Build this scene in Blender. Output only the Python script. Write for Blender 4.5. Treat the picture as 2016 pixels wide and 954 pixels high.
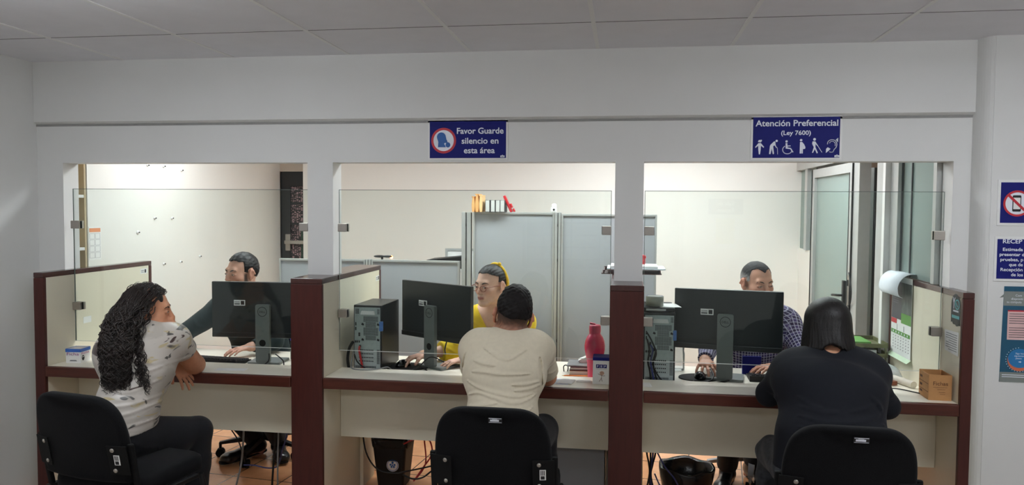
import bpy, bmesh, math, random
import numpy as np
from mathutils import Vector, Matrix

# ------------------------------------------------------------------ camera, world, lights, exposure
SC = bpy.context.scene
COL = SC.collection
for _o in list(bpy.data.objects):
    bpy.data.objects.remove(_o)
random.seed(7)
RNG = np.random.default_rng(7)

cam_data = bpy.data.cameras.new('camera')
cam = bpy.data.objects.new('camera', cam_data)
COL.objects.link(cam)
cam_data.sensor_fit = 'HORIZONTAL'
cam_data.sensor_width = 36.0
cam_data.lens = 36.0 * 1486.0 / 2016.0
cam_data.clip_start = 0.05
cam_data.clip_end = 100
YAW, PITCH, ROLL = 0.1469, 0.0463, 0.0069
_f = Vector((-math.sin(YAW) * math.cos(PITCH), math.cos(YAW) * math.cos(PITCH), -math.sin(PITCH)))
_r = Vector((math.cos(YAW), math.sin(YAW), 0))
_u = _r.cross(_f)
_r2 = _r * math.cos(ROLL) + _u * math.sin(ROLL)
_u2 = -_r * math.sin(ROLL) + _u * math.cos(ROLL)
_m = Matrix(((_r2.x, _u2.x, -_f.x, 0.0), (_r2.y, _u2.y, -_f.y, -3.62), (_r2.z, _u2.z, -_f.z, 1.6329), (0, 0, 0, 1)))
cam.matrix_world = _m
SC.camera = cam

SC.view_settings.view_transform = 'Standard'
SC.view_settings.look = 'None'
SC.view_settings.exposure = 0.14
SC.view_settings.gamma = 1.0
SC.view_settings.use_curve_mapping = False
try:
    SC.cycles.max_bounces = 10
    SC.cycles.diffuse_bounces = 5
    SC.cycles.glossy_bounces = 4
    SC.cycles.transparent_max_bounces = 24
    SC.cycles.caustics_reflective = False
    SC.cycles.caustics_refractive = False
    SC.cycles.sample_clamp_indirect = 6.0
    SC.cycles.use_denoising = True
except Exception:
    pass

world = bpy.data.worlds.new('world')
SC.world = world
world.use_nodes = True
_wn = world.node_tree.nodes
_bg = _wn['Background']
_sky = _wn.new('ShaderNodeTexSky')
_sky.sky_type = 'HOSEK_WILKIE'
_sky.turbidity = 4.0
_sky.sun_direction = (0.3, -0.5, 0.6)
world.node_tree.links.new(_sky.outputs['Color'], _bg.inputs['Color'])
_bg.inputs['Strength'].default_value = 1.1

# lamp strengths (each ceiling light below is built with its own diffuser that emits)
OFFICE_LAMP = 16.0
HALL_LAMP = 13.5

# ------------------------------------------------------------------ helpers: colours and materials
def lin(c):
    c = c / 255.0
    return c / 12.92 if c <= 0.04045 else ((c + 0.055) / 1.055) ** 2.4

def rgb(r, g, b):
    return (lin(r), lin(g), lin(b), 1.0)

def mat(name, col, rough=0.5, metal=0.0, spec=0.5, var=0.06, vscale=30.0, bump=0.0, bscale=200.0, stretch=None, coat=0.0, sheen=0.0, emit=None, estr=0.0, sss=0.0, alpha=None, attr=None):
    m = bpy.data.materials.new(name)
    m.use_nodes = True
    nt = m.node_tree
    b = nt.nodes['Principled BSDF']
    b.inputs['Roughness'].default_value = rough
    b.inputs['Metallic'].default_value = metal
    b.inputs['Specular IOR Level'].default_value = spec
    if coat: b.inputs['Coat Weight'].default_value = coat; b.inputs['Coat Roughness'].default_value = 0.12
    if sheen:
        b.inputs['Sheen Weight'].default_value = sheen
        b.inputs['Sheen Roughness'].default_value = 0.5
    if sss:
        b.inputs['Subsurface Weight'].default_value = sss
        b.inputs['Subsurface Radius'].default_value = (0.012, 0.005, 0.003)
        b.inputs['Subsurface Scale'].default_value = 1.0
    if emit:
        b.inputs['Emission Color'].default_value = emit
        b.inputs['Emission Strength'].default_value = estr
    tc = nt.nodes.new('ShaderNodeTexCoord')
    mp = nt.nodes.new('ShaderNodeMapping')
    nt.links.new(tc.outputs['Object'], mp.inputs['Vector'])
    if stretch: mp.inputs['Scale'].default_value = stretch
    nz = nt.nodes.new('ShaderNodeTexNoise')
    nz.inputs['Scale'].default_value = vscale
    nz.inputs['Detail'].default_value = 4
    nt.links.new(mp.outputs['Vector'], nz.inputs['Vector'])
    if attr:
        a = nt.nodes.new('ShaderNodeAttribute')
        a.attribute_name = attr
        src = a.outputs['Color']
    else:
        c = nt.nodes.new('ShaderNodeRGB')
        c.outputs[0].default_value = col
        src = c.outputs[0]
    hs = nt.nodes.new('ShaderNodeHueSaturation')
    mr = nt.nodes.new('ShaderNodeMapRange')
    mr.inputs['From Min'].default_value = 0.3
    mr.inputs['From Max'].default_value = 0.7
    mr.inputs['To Min'].default_value = 1 - var
    mr.inputs['To Max'].default_value = 1 + var
    nt.links.new(nz.outputs['Fac'], mr.inputs['Value'])
    nt.links.new(mr.outputs['Result'], hs.inputs['Value'])
    nt.links.new(src, hs.inputs['Color'])
    nt.links.new(hs.outputs['Color'], b.inputs['Base Color'])
    if bump:
        n2 = nt.nodes.new('ShaderNodeTexNoise')
        n2.inputs['Scale'].default_value = bscale
        n2.inputs['Detail'].default_value = 3
        nt.links.new(mp.outputs['Vector'], n2.inputs['Vector'])
        bp = nt.nodes.new('ShaderNodeBump')
        bp.inputs['Strength'].default_value = bump
        bp.inputs['Distance'].default_value = 0.002
        nt.links.new(n2.outputs['Fac'], bp.inputs['Height'])
        nt.links.new(bp.outputs['Normal'], b.inputs['Normal'])
    return m

def glass_mat(name, tint, fres=1.45, rough=0.0, haze=0.0, hazecol=(0.8, 0.85, 0.83, 1)):
    """Thin clear sheet: tinted see-through plus a Fresnel reflection on each face."""
    m = bpy.data.materials.new(name)
    m.use_nodes = True
    nt = m.node_tree
    nt.nodes.clear()
    out = nt.nodes.new('ShaderNodeOutputMaterial')
    tr = nt.nodes.new('ShaderNodeBsdfTransparent')
    tr.inputs['Color'].default_value = tint
    gl = nt.nodes.new('ShaderNodeBsdfGlossy')
    gl.inputs['Roughness'].default_value = rough
    gl.inputs['Color'].default_value = (0.9, 0.95, 0.93, 1)
    fr = nt.nodes.new('ShaderNodeFresnel')
    fr.inputs['IOR'].default_value = fres
    # noise keeps the sheet's very slight unevenness
    nz = nt.nodes.new('ShaderNodeTexNoise'); nz.inputs['Scale'].default_value = 1.2
    bp = nt.nodes.new('ShaderNodeBump'); bp.inputs['Strength'].default_value = 0.02; bp.inputs['Distance'].default_value = 0.01
    nt.links.new(nz.outputs['Fac'], bp.inputs['Height'])
    nt.links.new(bp.outputs['Normal'], gl.inputs['Normal'])
    mx = nt.nodes.new('ShaderNodeMixShader')
    nt.links.new(fr.outputs[0], mx.inputs[0])
    nt.links.new(tr.outputs[0], mx.inputs[1])
    nt.links.new(gl.outputs[0], mx.inputs[2])
    last = mx.outputs[0]
    if haze:
        df = nt.nodes.new('ShaderNodeBsdfDiffuse'); df.inputs['Color'].default_value = hazecol
        m2 = nt.nodes.new('ShaderNodeMixShader'); m2.inputs[0].default_value = haze
        nt.links.new(last, m2.inputs[1]); nt.links.new(df.outputs[0], m2.inputs[2])
        last = m2.outputs[0]
    nt.links.new(last, out.inputs['Surface'])
    return m

M = {}
M['wall'] = mat('wall_paint', rgb(226, 226, 224), 0.55, var=0.015, vscale=3, bump=0.05, bscale=60)
M['wall_office'] = mat('office_wall_paint', rgb(236, 234, 228), 0.6, var=0.015, vscale=2, bump=0.04, bscale=50)
M['wall_tan'] = mat('tan_wall_paint', rgb(196, 184, 170), 0.6, var=0.02, vscale=3)
M['ceil'] = mat('ceiling_panel', rgb(230, 230, 236), 0.45, var=0.02, vscale=8, bump=0.06, bscale=120)
M['tbar'] = mat('ceiling_bar', rgb(235, 235, 235), 0.4, var=0.01)
M['wood'] = mat('brown_wood', rgb(72, 31, 26), 0.42, spec=0.35, var=0.14, vscale=9, stretch=(8, 8, 0.7), coat=0.1)
M['wood_h'] = mat('brown_wood_edge', rgb(80, 38, 28), 0.38, spec=0.35, var=0.18, vscale=9, stretch=(0.7, 8, 8), coat=0.1)
M['wood_y'] = mat('brown_wood_cap', rgb(72, 40, 36), 0.25, var=0.14, vscale=9, stretch=(8, 0.7, 8), coat=0.3)
M['cream'] = mat('cream_laminate', rgb(230, 223, 202), 0.42, var=0.015, vscale=4)
M['cream_top'] = mat('cream_top', rgb(243, 238, 222), 0.32, var=0.02, vscale=6, stretch=(1, 14, 1))
M['steel'] = mat('brushed_steel', rgb(176, 170, 162), 0.38, metal=0.85, var=0.04, stretch=(1, 1, 40))
M['alu'] = mat('aluminium', rgb(188, 190, 188), 0.42, metal=0.45, var=0.03)
M['alu_dark'] = mat('dark_aluminium', rgb(70, 72, 74), 0.6)  # plain dark tone for ceiling joints, gaskets and column gaps
M['black'] = mat('black_plastic', rgb(17, 17, 19), 0.5, spec=0.4, var=0.08)
M['black_gloss'] = mat('black_gloss_plastic', rgb(14, 14, 16), 0.12, var=0.03)
M['rubber'] = mat('black_rubber', rgb(12, 12, 13), 0.75, spec=0.25)
M['fabric_black'] = mat('black_chair_fabric', rgb(20, 20, 22), 0.95, spec=0.1, var=0.3, vscale=380, bump=0.5, bscale=420, sheen=0.04)
M['panel_grey'] = mat('grey_panel', rgb(168, 172, 176), 0.4, var=0.02, vscale=5)
M['white'] = mat('white_plastic', rgb(236, 236, 234), 0.45, var=0.01)
M['paper'] = mat('white_paper', rgb(240, 240, 238), 0.8, var=0.015)
M['paper_blue'] = mat('cool_paper', rgb(226, 232, 240), 0.8, var=0.02)
M['navy'] = mat('navy_print', rgb(26, 30, 112), 0.6, spec=0.2, var=0.04)
M['white_ink'] = mat('white_ink', rgb(236, 240, 250), 0.5, var=0.0)
M['red_ink'] = mat('red_ink', rgb(196, 42, 56), 0.5, var=0.03)
M['blue_ink'] = mat('blue_ink', rgb(24, 92, 168), 0.5, var=0.03)
M['black_ink'] = mat('black_ink', rgb(24, 24, 28), 0.6, var=0.0)
M['grey_ink'] = mat('grey_ink', rgb(120, 120, 126), 0.7, var=0.0)
M['glass'] = glass_mat('clear_screen_glass', (0.945, 0.972, 0.960, 1), 1.36)
M['glass_edge'] = mat('cut_glass_edge', rgb(150, 162, 156), 0.15, var=0.02)
M['glass_arris'] = mat('ground_glass_arris', rgb(112, 122, 118), 0.3, var=0.02)
M['glass_arris_pale'] = mat('pale_ground_arris', rgb(222, 228, 224), 0.3, var=0.02)
M['strip_grey'] = mat('grey_strip', rgb(150, 149, 147), 0.7, var=0.05)
M['glass_green'] = glass_mat('frosted_green_glass', (0.70, 0.80, 0.77, 1), 1.45, 0.05, haze=0.42, hazecol=(0.50, 0.60, 0.57, 1))
M['glass_win'] = glass_mat('window_glass', (0.92, 0.96, 0.95, 1), 1.45)
M['cardboard'] = mat('kraft_cardboard', rgb(188, 138, 88), 0.8, var=0.05, vscale=40)
M['orange_env'] = mat('manila_envelope', rgb(226, 168, 104), 0.7, var=0.06)
M['silver'] = mat('galvanised_steel', rgb(172, 184, 184), 0.38, metal=0.35, var=0.06, vscale=60)
M['mesh_dark'] = mat('vent_holes', rgb(38, 40, 42), 0.6)

# ------------------------------------------------------------------ helpers: geometry
class Geo:
    """Collects shapes and links them as ONE mesh object."""
    def __init__(s):
        s.v = []; s.f = []; s.m = []; s.sm = []; s.mats = []; s.cur = 0; s.smooth = False
    def use(s, material, smooth=None):
        if material not in s.mats: s.mats.append(material)
        s.cur = s.mats.index(material)
        if smooth is not None: s.smooth = smooth
        return s
    def add(s, verts, faces, smooth=None):
        o = len(s.v)
        s.v += [tuple(map(float, p)) for p in verts]
        for f in faces:
            s.f.append([o + i for i in f]); s.m.append(s.cur); s.sm.append(s.smooth if smooth is None else smooth)
        return s
    def box(s, lo, hi, b=0.0):
        x0, y0, z0 = lo; x1, y1, z1 = hi
        if b <= 0:
            v = [(x0,y0,z0),(x1,y0,z0),(x1,y1,z0),(x0,y1,z0),(x0,y0,z1),(x1,y0,z1),(x1,y1,z1),(x0,y1,z1)]
            return s.add(v, [(0,3,2,1),(4,5,6,7),(0,1,5,4),(1,2,6,5),(2,3,7,6),(3,0,4,7)], False)
        bm = bmesh.new()
        bmesh.ops.create_cube(bm, size=1)
        for p in bm.verts:
            p.co = Vector(((x0+x1)/2 + p.co.x*(x1-x0), (y0+y1)/2 + p.co.y*(y1-y0), (z0+z1)/2 + p.co.z*(z1-z0)))
        b = min(b, 0.49*min(abs(x1-x0), abs(y1-y0), abs(z1-z0)))
        bmesh.ops.bevel(bm, geom=list(bm.edges), offset=b, segments=2, affect='EDGES', profile=0.6)
        return s.from_bm(bm)
    def from_bm(s, bm, smooth=None):
        bm.verts.index_update()
        s.add([p.co.copy() for p in bm.verts], [[q.index for q in f.verts] for f in bm.faces], smooth)
        bm.free(); return s
    def obox(s, c, ax, ay, az, size, b=0.0):
        """box of SIZE centred at C along axes ax, ay, az"""
        g = Geo(); g.box((-size[0]/2, -size[1]/2, -size[2]/2), (size[0]/2, size[1]/2, size[2]/2), b)
        ax, ay, az = Vector(ax).normalized(), Vector(ay).normalized(), Vector(az).normalized()
        c = Vector(c)
        return s.add([c + ax*p[0] + ay*p[1] + az*p[2] for p in g.v], g.f, False)
    def cyl(s, p0, p1, r0, r1=None, n=16, caps=True, smooth=True):
        r1 = r0 if r1 is None else r1
        p0, p1 = Vector(p0), Vector(p1)
        a = (p1-p0).normalized()
        t = Vector((0,0,1)) if abs(a.z) < 0.9 else Vector((1,0,0))
        u = a.cross(t).normalized(); w = a.cross(u)
        v = []
        for p, r in ((p0, r0), (p1, r1)):
            for i in range(n):
                q = 2*math.pi*i/n
                v.append(p + u*math.cos(q)*r + w*math.sin(q)*r)
        s.add(v, [(i, n+i, n+(i+1)%n, (i+1)%n) for i in range(n)], smooth)
        if caps:
            s.add(v[:n], [tuple(range(n))], False); s.add(v[n:], [tuple(reversed(range(n)))], False)
        return s
    def tube(s, pts, r, n=8, closed=False, smooth_path=True, sub=6):
        pts = [Vector(p) for p in pts]
        if smooth_path and len(pts) > 2: pts = catmull(pts, sub, closed)
        rs = r if isinstance(r, (list, tuple)) else [r]*len(pts)
        if len(rs) != len(pts):
            rs = [rs[min(len(rs)-1, int(i*len(rs)/len(pts)))] for i in range(len(pts))]
        rings = []; up = None
        N = len(pts)
        for i, p in enumerate(pts):
            a = (pts[(i+1) % N] if (closed or i < N-1) else p) - (pts[i-1] if (closed or i > 0) else p)
            if a.length < 1e-9: a = Vector((0,0,1))
            a.normalize()
            if up is None:
                t = Vector((0,0,1)) if abs(a.z) < 0.9 else Vector((1,0,0))
                up = a.cross(t).normalized()
            up = (up - a*up.dot(a))
            if up.length < 1e-6: up = a.orthogonal()
            up.normalize(); w = a.cross(up)
            rings.append([p + up*math.cos(2*math.pi*k/n)*rs[i] + w*math.sin(2*math.pi*k/n)*rs[i] for k in range(n)])
        v = [q for ring in rings for q in ring]
        f = []
        for i in range(N if closed else N-1):
            for k in range(n):
                j = (i+1) % N
                f.append((i*n+k, i*n+(k+1)%n, j*n+(k+1)%n, j*n+k))
        s.add(v, f, True)
        if not closed:
            s.add(rings[0], [tuple(reversed(range(n)))], False); s.add(rings[-1], [tuple(range(n))], False)
        return s
    def lathe(s, prof, c=(0,0,0), n=24, smooth=True):
        v = []
        for r, z in prof:
            for i in range(n):
                q = 2*math.pi*i/n
                v.append((c[0]+r*math.cos(q), c[1]+r*math.sin(q), c[2]+z))
        f = []
        for j in range(len(prof)-1):
            for i in range(n):
                f.append((j*n+i, j*n+(i+1)%n, (j+1)*n+(i+1)%n, (j+1)*n+i))
        s.add(v, f, smooth)
        if prof[0][0] > 1e-6: s.add(v[:n], [tuple(reversed(range(n)))], False)
        if prof[-1][0] > 1e-6: s.add(v[-n:], [tuple(range(n))], False)
        return s
    def prism(s, poly, o, R, U, depth, smooth=False):
        """2-D polygon laid on the plane o + R*x + U*y, DEPTH thick along R x U"""
        o, R, U = Vector(o), Vector(R), Vector(U)
        N = R.cross(U).normalized()*depth
        n = len(poly)
        a = [o + R*p[0] + U*p[1] for p in poly]
        b = [p + N for p in a]
        s.add(a + b, [tuple(reversed(range(n))), tuple(range(n, 2*n))] + [(i, (i+1)%n, n+(i+1)%n, n+i) for i in range(n)], smooth)
        return s
    def ring(s, c, R, U, r0, r1, depth, n=40):
        c, R, U = Vector(c), Vector(R), Vector(U); N = R.cross(U).normalized()*depth
        v = []
        for r in (r0, r1):
            for k in (0, 1):
                for i in range(n):
                    q = 2*math.pi*i/n
                    v.append(c + R*math.cos(q)*r + U*math.sin(q)*r + N*k)
        f = []
        for i in range(n):
            j = (i+1) % n
            f += [(n+i, 3*n+i, 3*n+j, n+j), (2*n+i, 2*n+j, 3*n+j, 3*n+i)[::1], (i, n+i, n+j, j)]
        s.add(v, f, False); return s
    def sphere(s, c, r, n=16, m=10, sc=(1,1,1)):
        v = []; f = []
        for j in range(m+1):
            t = math.pi*j/m
            for i in range(n):
                q = 2*math.pi*i/n
                v.append((c[0]+r*sc[0]*math.sin(t)*math.cos(q), c[1]+r*sc[1]*math.sin(t)*math.sin(q), c[2]+r*sc[2]*math.cos(t)))
        for j in range(m):
            for i in range(n):
                f.append((j*n+i, (j+1)*n+i, (j+1)*n+(i+1)%n, j*n+(i+1)%n))
        s.add(v, f, True); return s
    def text(s, body, o, R, U, w=None, h=None, align='l', bold=0.0, depth=0.0006):
        """lettering on the plane o + R*x + U*y; fitted to width W and/or glyph height H"""
        cu = bpy.data.curves.new('lettering', 'FONT')
        cu.body = body; cu.size = 1.0; cu.offset = bold; cu.resolution_u = 3
        ob = bpy.data.objects.new('lettering', cu)
        me = bpy.data.meshes.new_from_object(ob)
        P = np.array([p.co[:] for p in me.vertices]); F = [list(p.vertices) for p in me.polygons]
        bpy.data.objects.remove(ob); bpy.data.curves.remove(cu); bpy.data.meshes.remove(me)
        if len(P) == 0: return s
        x0, x1 = P[:,0].min(), P[:,0].max()
        cap = 0.70
        sy = (h/cap) if h else w/(x1-x0)
        sx = (w/(x1-x0)) if w else sy
        if not h: sy = sx
        P[:,0] = (P[:,0]-x0)*sx; P[:,1] *= sy
        W = (x1-x0)*sx
        dx = {'l':0, 'c':-W/2, 'r':-W}[align]
        o, R, U = Vector(o), Vector(R).normalized(), Vector(U).normalized(); N = R.cross(U)*depth
        s.add([o + R*(p[0]+dx) + U*p[1] + N for p in P], F, False)
        return s
    def build(s, name, parent=None, world=False, tagged=None):
        v = np.array(s.v, dtype=float).reshape(-1, 3)
        loc = Vector((0,0,0))
        if parent is None:
            lo, hi = v.min(0), v.max(0)
            loc = Vector(((lo[0]+hi[0])/2, (lo[1]+hi[1])/2, lo[2]))
        elif world:
            p = parent
            while p.parent: p = p.parent
            loc = p.location
        me = bpy.data.meshes.new(name)
        me.from_pydata((v - np.array(loc)).tolist(), [], s.f)
        for m_ in s.mats: me.materials.append(m_)
        me.polygons.foreach_set('material_index', s.m)
        me.polygons.foreach_set('use_smooth', s.sm)
        me.update()
        o = bpy.data.objects.new(name, me)
        COL.objects.link(o)
        if parent is None: o.location = loc
        else: o.parent = parent
        if tagged: tag(o, *tagged)
        return o

def catmull(pts, sub=6, closed=False):
    out = []; n = len(pts)
    for i in range(n if closed else n-1):
        p0 = pts[(i-1) % n] if (closed or i > 0) else pts[0]
        p1 = pts[i]; p2 = pts[(i+1) % n]
        p3 = pts[(i+2) % n] if (closed or i+2 < n) else pts[-1]
        for k in range(sub):
            t = k/sub
            out.append(0.5*((2*p1) + (p2-p0)*t + (2*p0-5*p1+4*p2-p3)*t*t + (3*p1-p0-3*p2+p3)*t*t*t))
    if not closed: out.append(pts[-1])
    return out

def tag(o, label, cat, group=None, kind=None):
    if label: o['label'] = label
    if cat: o['category'] = cat
    if group: o['group'] = group
    if kind: o['kind'] = kind
    return o

def thing(name, label, cat, loc=(0,0,0), rotz=0.0, group=None):
    o = bpy.data.objects.new(name, None)
    o.empty_display_size = 0.1
    COL.objects.link(o)
    o.location = loc; o.rotation_euler = (0, 0, rotz)
    return tag(o, label, cat, group)

def struct(g, name, parent=None):
    o = g.build(name, parent, world=parent is not None)
    if parent is None: o['kind'] = 'structure'
    return o

KIDS = {}
def dup(root, loc, rotz, label, group=None):
    """a copy of a thing with copies of its parts and sub-parts"""
    r = root.copy(); COL.objects.link(r)
    r.location = loc; r.rotation_euler = (0, 0, rotz); r['label'] = label
    if group: r['group'] = group
    def rec(src, dst):
        for ch in list(src.children):
            c = ch.copy(); COL.objects.link(c); c.parent = dst
            rec(ch, c)
    rec(root, r)
    return r

def rrect(w, h, r, n=6, cx=0.0, cy=0.0):
    pts = []
    for sx, sy, a0 in ((1,1,0), (-1,1,90), (-1,-1,180), (1,-1,270)):
        for i in range(n+1):
            a = math.radians(a0 + 90*i/n)
            pts.append((cx + sx*(w/2-r) + r*math.cos(a), cy + sy*(h/2-r) + r*math.sin(a)))
    return pts
X_, Y_, Z_ = Vector((1,0,0)), Vector((0,1,0)), Vector((0,0,1))
# ------------------------------------------------------------------ the setting
ZC = 2.4248          # ceiling height
XL, XR = -3.282, 4.0 # waiting room
YR = -5.6            # rear wall of the waiting room
YW, YW2 = 0.22, 0.34 # service wall
XOL, XOR, YO = -3.3, 1.5, 3.2

def tile_mat():
    m = bpy.data.materials.new('terracotta_tile')
    m.use_nodes = True
    nt = m.node_tree; b = nt.nodes['Principled BSDF']
    tc = nt.nodes.new('ShaderNodeTexCoord')
    mp = nt.nodes.new('ShaderNodeMapping'); mp.inputs['Rotation'].default_value = (0, 0, 0.12)
    br = nt.nodes.new('ShaderNodeTexBrick')
    br.offset = 0.0
    br.inputs['Scale'].default_value = 1.0
    br.inputs['Brick Width'].default_value = 0.33; br.inputs['Row Height'].default_value = 0.33
    br.inputs['Mortar Size'].default_value = 0.004
    br.inputs['Color1'].default_value = rgb(236, 178, 132); br.inputs['Color2'].default_value = rgb(222, 162, 116)
    br.inputs['Mortar'].default_value = rgb(96, 66, 50)
    nz = nt.nodes.new('ShaderNodeTexNoise'); nz.inputs['Scale'].default_value = 7; nz.inputs['Detail'].default_value = 6
    mx = nt.nodes.new('ShaderNodeMixRGB'); mx.blend_type = 'MULTIPLY'; mx.inputs[0].default_value = 0.45
    cr = nt.nodes.new('ShaderNodeValToRGB')
    cr.color_ramp.elements[0].position = 0.35; cr.color_ramp.elements[0].color = (0.62, 0.5, 0.42, 1)
    cr.color_ramp.elements[1].position = 0.62; cr.color_ramp.elements[1].color = (1, 1, 1, 1)
    L = nt.links.new
    L(tc.outputs['Object'], mp.inputs['Vector']); L(mp.outputs['Vector'], br.inputs['Vector'])
    L(tc.outputs['Object'], nz.inputs['Vector']); L(nz.outputs['Fac'], cr.inputs['Fac'])
    L(br.outputs['Color'], mx.inputs[1]); L(cr.outputs['Color'], mx.inputs[2]); L(mx.outputs[0], b.inputs['Base Color'])
    b.inputs['Roughness'].default_value = 0.22
    bp = nt.nodes.new('ShaderNodeBump'); bp.inputs['Strength'].default_value = 0.25; bp.inputs['Distance'].default_value = 0.002
    iv = nt.nodes.new('ShaderNodeInvert')
    L(br.outputs['Fac'], iv.inputs['Color']); L(iv.outputs[0], bp.inputs['Height']); L(bp.outputs['Normal'], b.inputs['Normal'])
    return m
M['tile'] = tile_mat()
M['tile_hall'] = mat('grey_hall_tile', rgb(170, 156, 144), 0.3, var=0.03, vscale=5)
g = Geo().use(M['tile']); g.box((-4.6, 0.02, -0.1), (4.4, 5.2, 0.0)); g.use(M['tile_hall']); g.box((-4.6, YR-0.3, -0.1), (4.4, 0.02, 0.0)); struct(g, 'floor')

# ceiling: panels and the bars of its grid
g = Geo().use(M['ceil']); g.box((-4.6, YR-0.3, ZC), (4.4, 5.2, ZC+0.08))
g.use(M['tbar'])
bars_x = [-2.72 + 0.645*i for i in range(-1, 12)]
for x in bars_x:
    if XL < x < XR: g.box((x-0.009, YR, ZC-0.004), (x+0.009, YW-0.04, ZC+0.001))
bars_y = [-0.345 - 0.645*i for i in range(0, 9)]
g.use(M['alu_dark'])
for y in bars_y: g.box((XL, y-0.0015, ZC-0.0012), (XR, y+0.0015, ZC+0.001))
struct(g, 'ceiling')

# service wall with its three openings and two white pillars, and the beam that runs above it
P1 = (-3.134, -3.075); P2 = (-1.674, -1.506); P3 = (-0.0605, 0.1002); P4 = (1.507, 1.5545)
ZT = 1.2665; ZL = 1.8655; ZB = 2.0924
g = Geo().use(M['wall'])
g.box((XL-0.15, YW, ZL), (1.70, YW2, ZC))                       # lintel
g.box((XL-0.15, YW, 0), (-3.122, YW2, ZL))                      # left end
g.box((-1.675, YW, ZT), (-1.533, YW2, ZL))                      # pillar
g.box((-0.046, YW, ZT), (0.096, YW2, ZL))                       # pillar
g.box((1.535, YW, 0), (1.70, YW2, ZL))                          # right end
struct(g, 'wall_front')
g = Geo().use(M['wall']); g.prism([(-YW, ZB-0.012), (-YW, ZC), (-YW+0.022, ZC), (-YW+0.022, ZB)][::-1], (XL+0.001, 0, 0), -Y_, Z_, -(1.668-XL)); t1 = struct(g, 'trim_1')
g = Geo().use(M['strip_grey']); g.box((XL+0.001, YW-0.004, ZB-0.0235), (1.61, YW, ZB-0.0125)); g.build('beam_strip', t1, world=True)  # thin grey strip along the wall just below the beam
g = Geo().use(M['wall']); g.smooth = True; pr = [(1.612, YW)] + [(1.668-0.056*math.cos(a), YW-0.105*math.sin(a)) for a in [math.radians(9*i) for i in range(1, 11)]] + [(1.668, YW)]
for i in range(len(pr)): a, b = pr[i], pr[(i+1) % len(pr)]; g.add([(a[0],a[1],0),(b[0],b[1],0),(b[0],b[1],ZC),(a[0],a[1],ZC)], [(0,1,2,3)], True)
struct(g, 'trim_2')
g = Geo().use(M['wall']); g.box((1.656, 0.115, 0), (XR, YW2, ZC)); struct(g, 'wall_right_front')
g = Geo().use(M['wall']); g.box((XL-0.15, YR-0.15, 0), (XL, YW, ZC)); struct(g, 'wall_left')
g = Geo().use(M['wall']); g.box((XR, YR-0.15, 0), (XR+0.15, YW2, ZC)); struct(g, 'wall_right')
# rear wall of the waiting room, with a barred window
WX0, WX1, WZ0, WZ1 = -1.3, 0.75, 0.85, 1.95
g = Geo().use(M['wall'])
g.box((XL-0.15, YR-0.15, 0), (WX0, YR, ZC)); g.box((WX1, YR-0.15, 0), (XR+0.15, YR, ZC))
g.box((WX0, YR-0.15, 0), (WX1, YR, WZ0)); g.box((WX0, YR-0.15, WZ1), (WX1, YR, ZC))
struct(g, 'wall_rear')
g = Geo().use(M['alu'])
g.box((WX0, YR-0.09, WZ0), (WX1, YR-0.05, WZ0+0.05)); g.box((WX0, YR-0.09, WZ1-0.05), (WX1, YR-0.05, WZ1))
for x in (WX0, -0.30, WX1-0.05): g.box((x, YR-0.09, WZ0+0.05), (x+0.05, YR-0.05, WZ1-0.05))
w1 = struct(g, 'window_1')
g = Geo().use(M['black'])
for i in range(6):
    z = WZ0 + 0.1 + i*0.16; g.box((WX0, YR-0.13, z), (WX1, YR-0.115, z+0.018))
for i in range(5):
    x = WX0 + 0.25 + i*0.37; g.box((x, YR-0.115, WZ0), (x+0.018, YR-0.10, WZ1))
g.build('window_grille', w1, world=True)
g = Geo().use(M['glass_win']); g.box((WX0+0.05, YR-0.073, WZ0+0.05), (WX1-0.05, YR-0.067, WZ1-0.05)); g.build('window_pane', w1, world=True)

# office behind the glass
g = Geo().use(M['wall_office'])
g.box((XOL-0.12, 0.64, 0), (XOL, YO+0.1, ZC)); struct(g, 'wall_office_left')
g = Geo().use(M['wall_office'])
g.box((-4.4, 0.34, 0), (-4.3, 5.0, ZC)); g.box((-4.4, 0.34, 0), (-3.43, 0.40, ZC)); struct(g, 'wall_office_far_left')
g = Geo().use(M['wall_office'])
g.box((-3.02, YO, 0), (XOR+0.02, YO+0.1, ZC)); struct(g, 'wall_office_back')
g = Geo().use(M['wall_tan'])
g.box((XOL-0.1, YO+0.1, 1.965), (-2.2, YO+0.2, ZC)); struct(g, 'wall_office_lintel')
g = Geo().use(M['wall_tan']); g.box((-4.4, 4.9, 0), (4.2, 5.0, ZC)); struct(g, 'wall_corridor_back')
g = Geo().use(M['wall_office']); g.box((3.4, 0.34, 0), (3.5, 5.0, ZC)); struct(g, 'wall_corridor_right')

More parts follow.
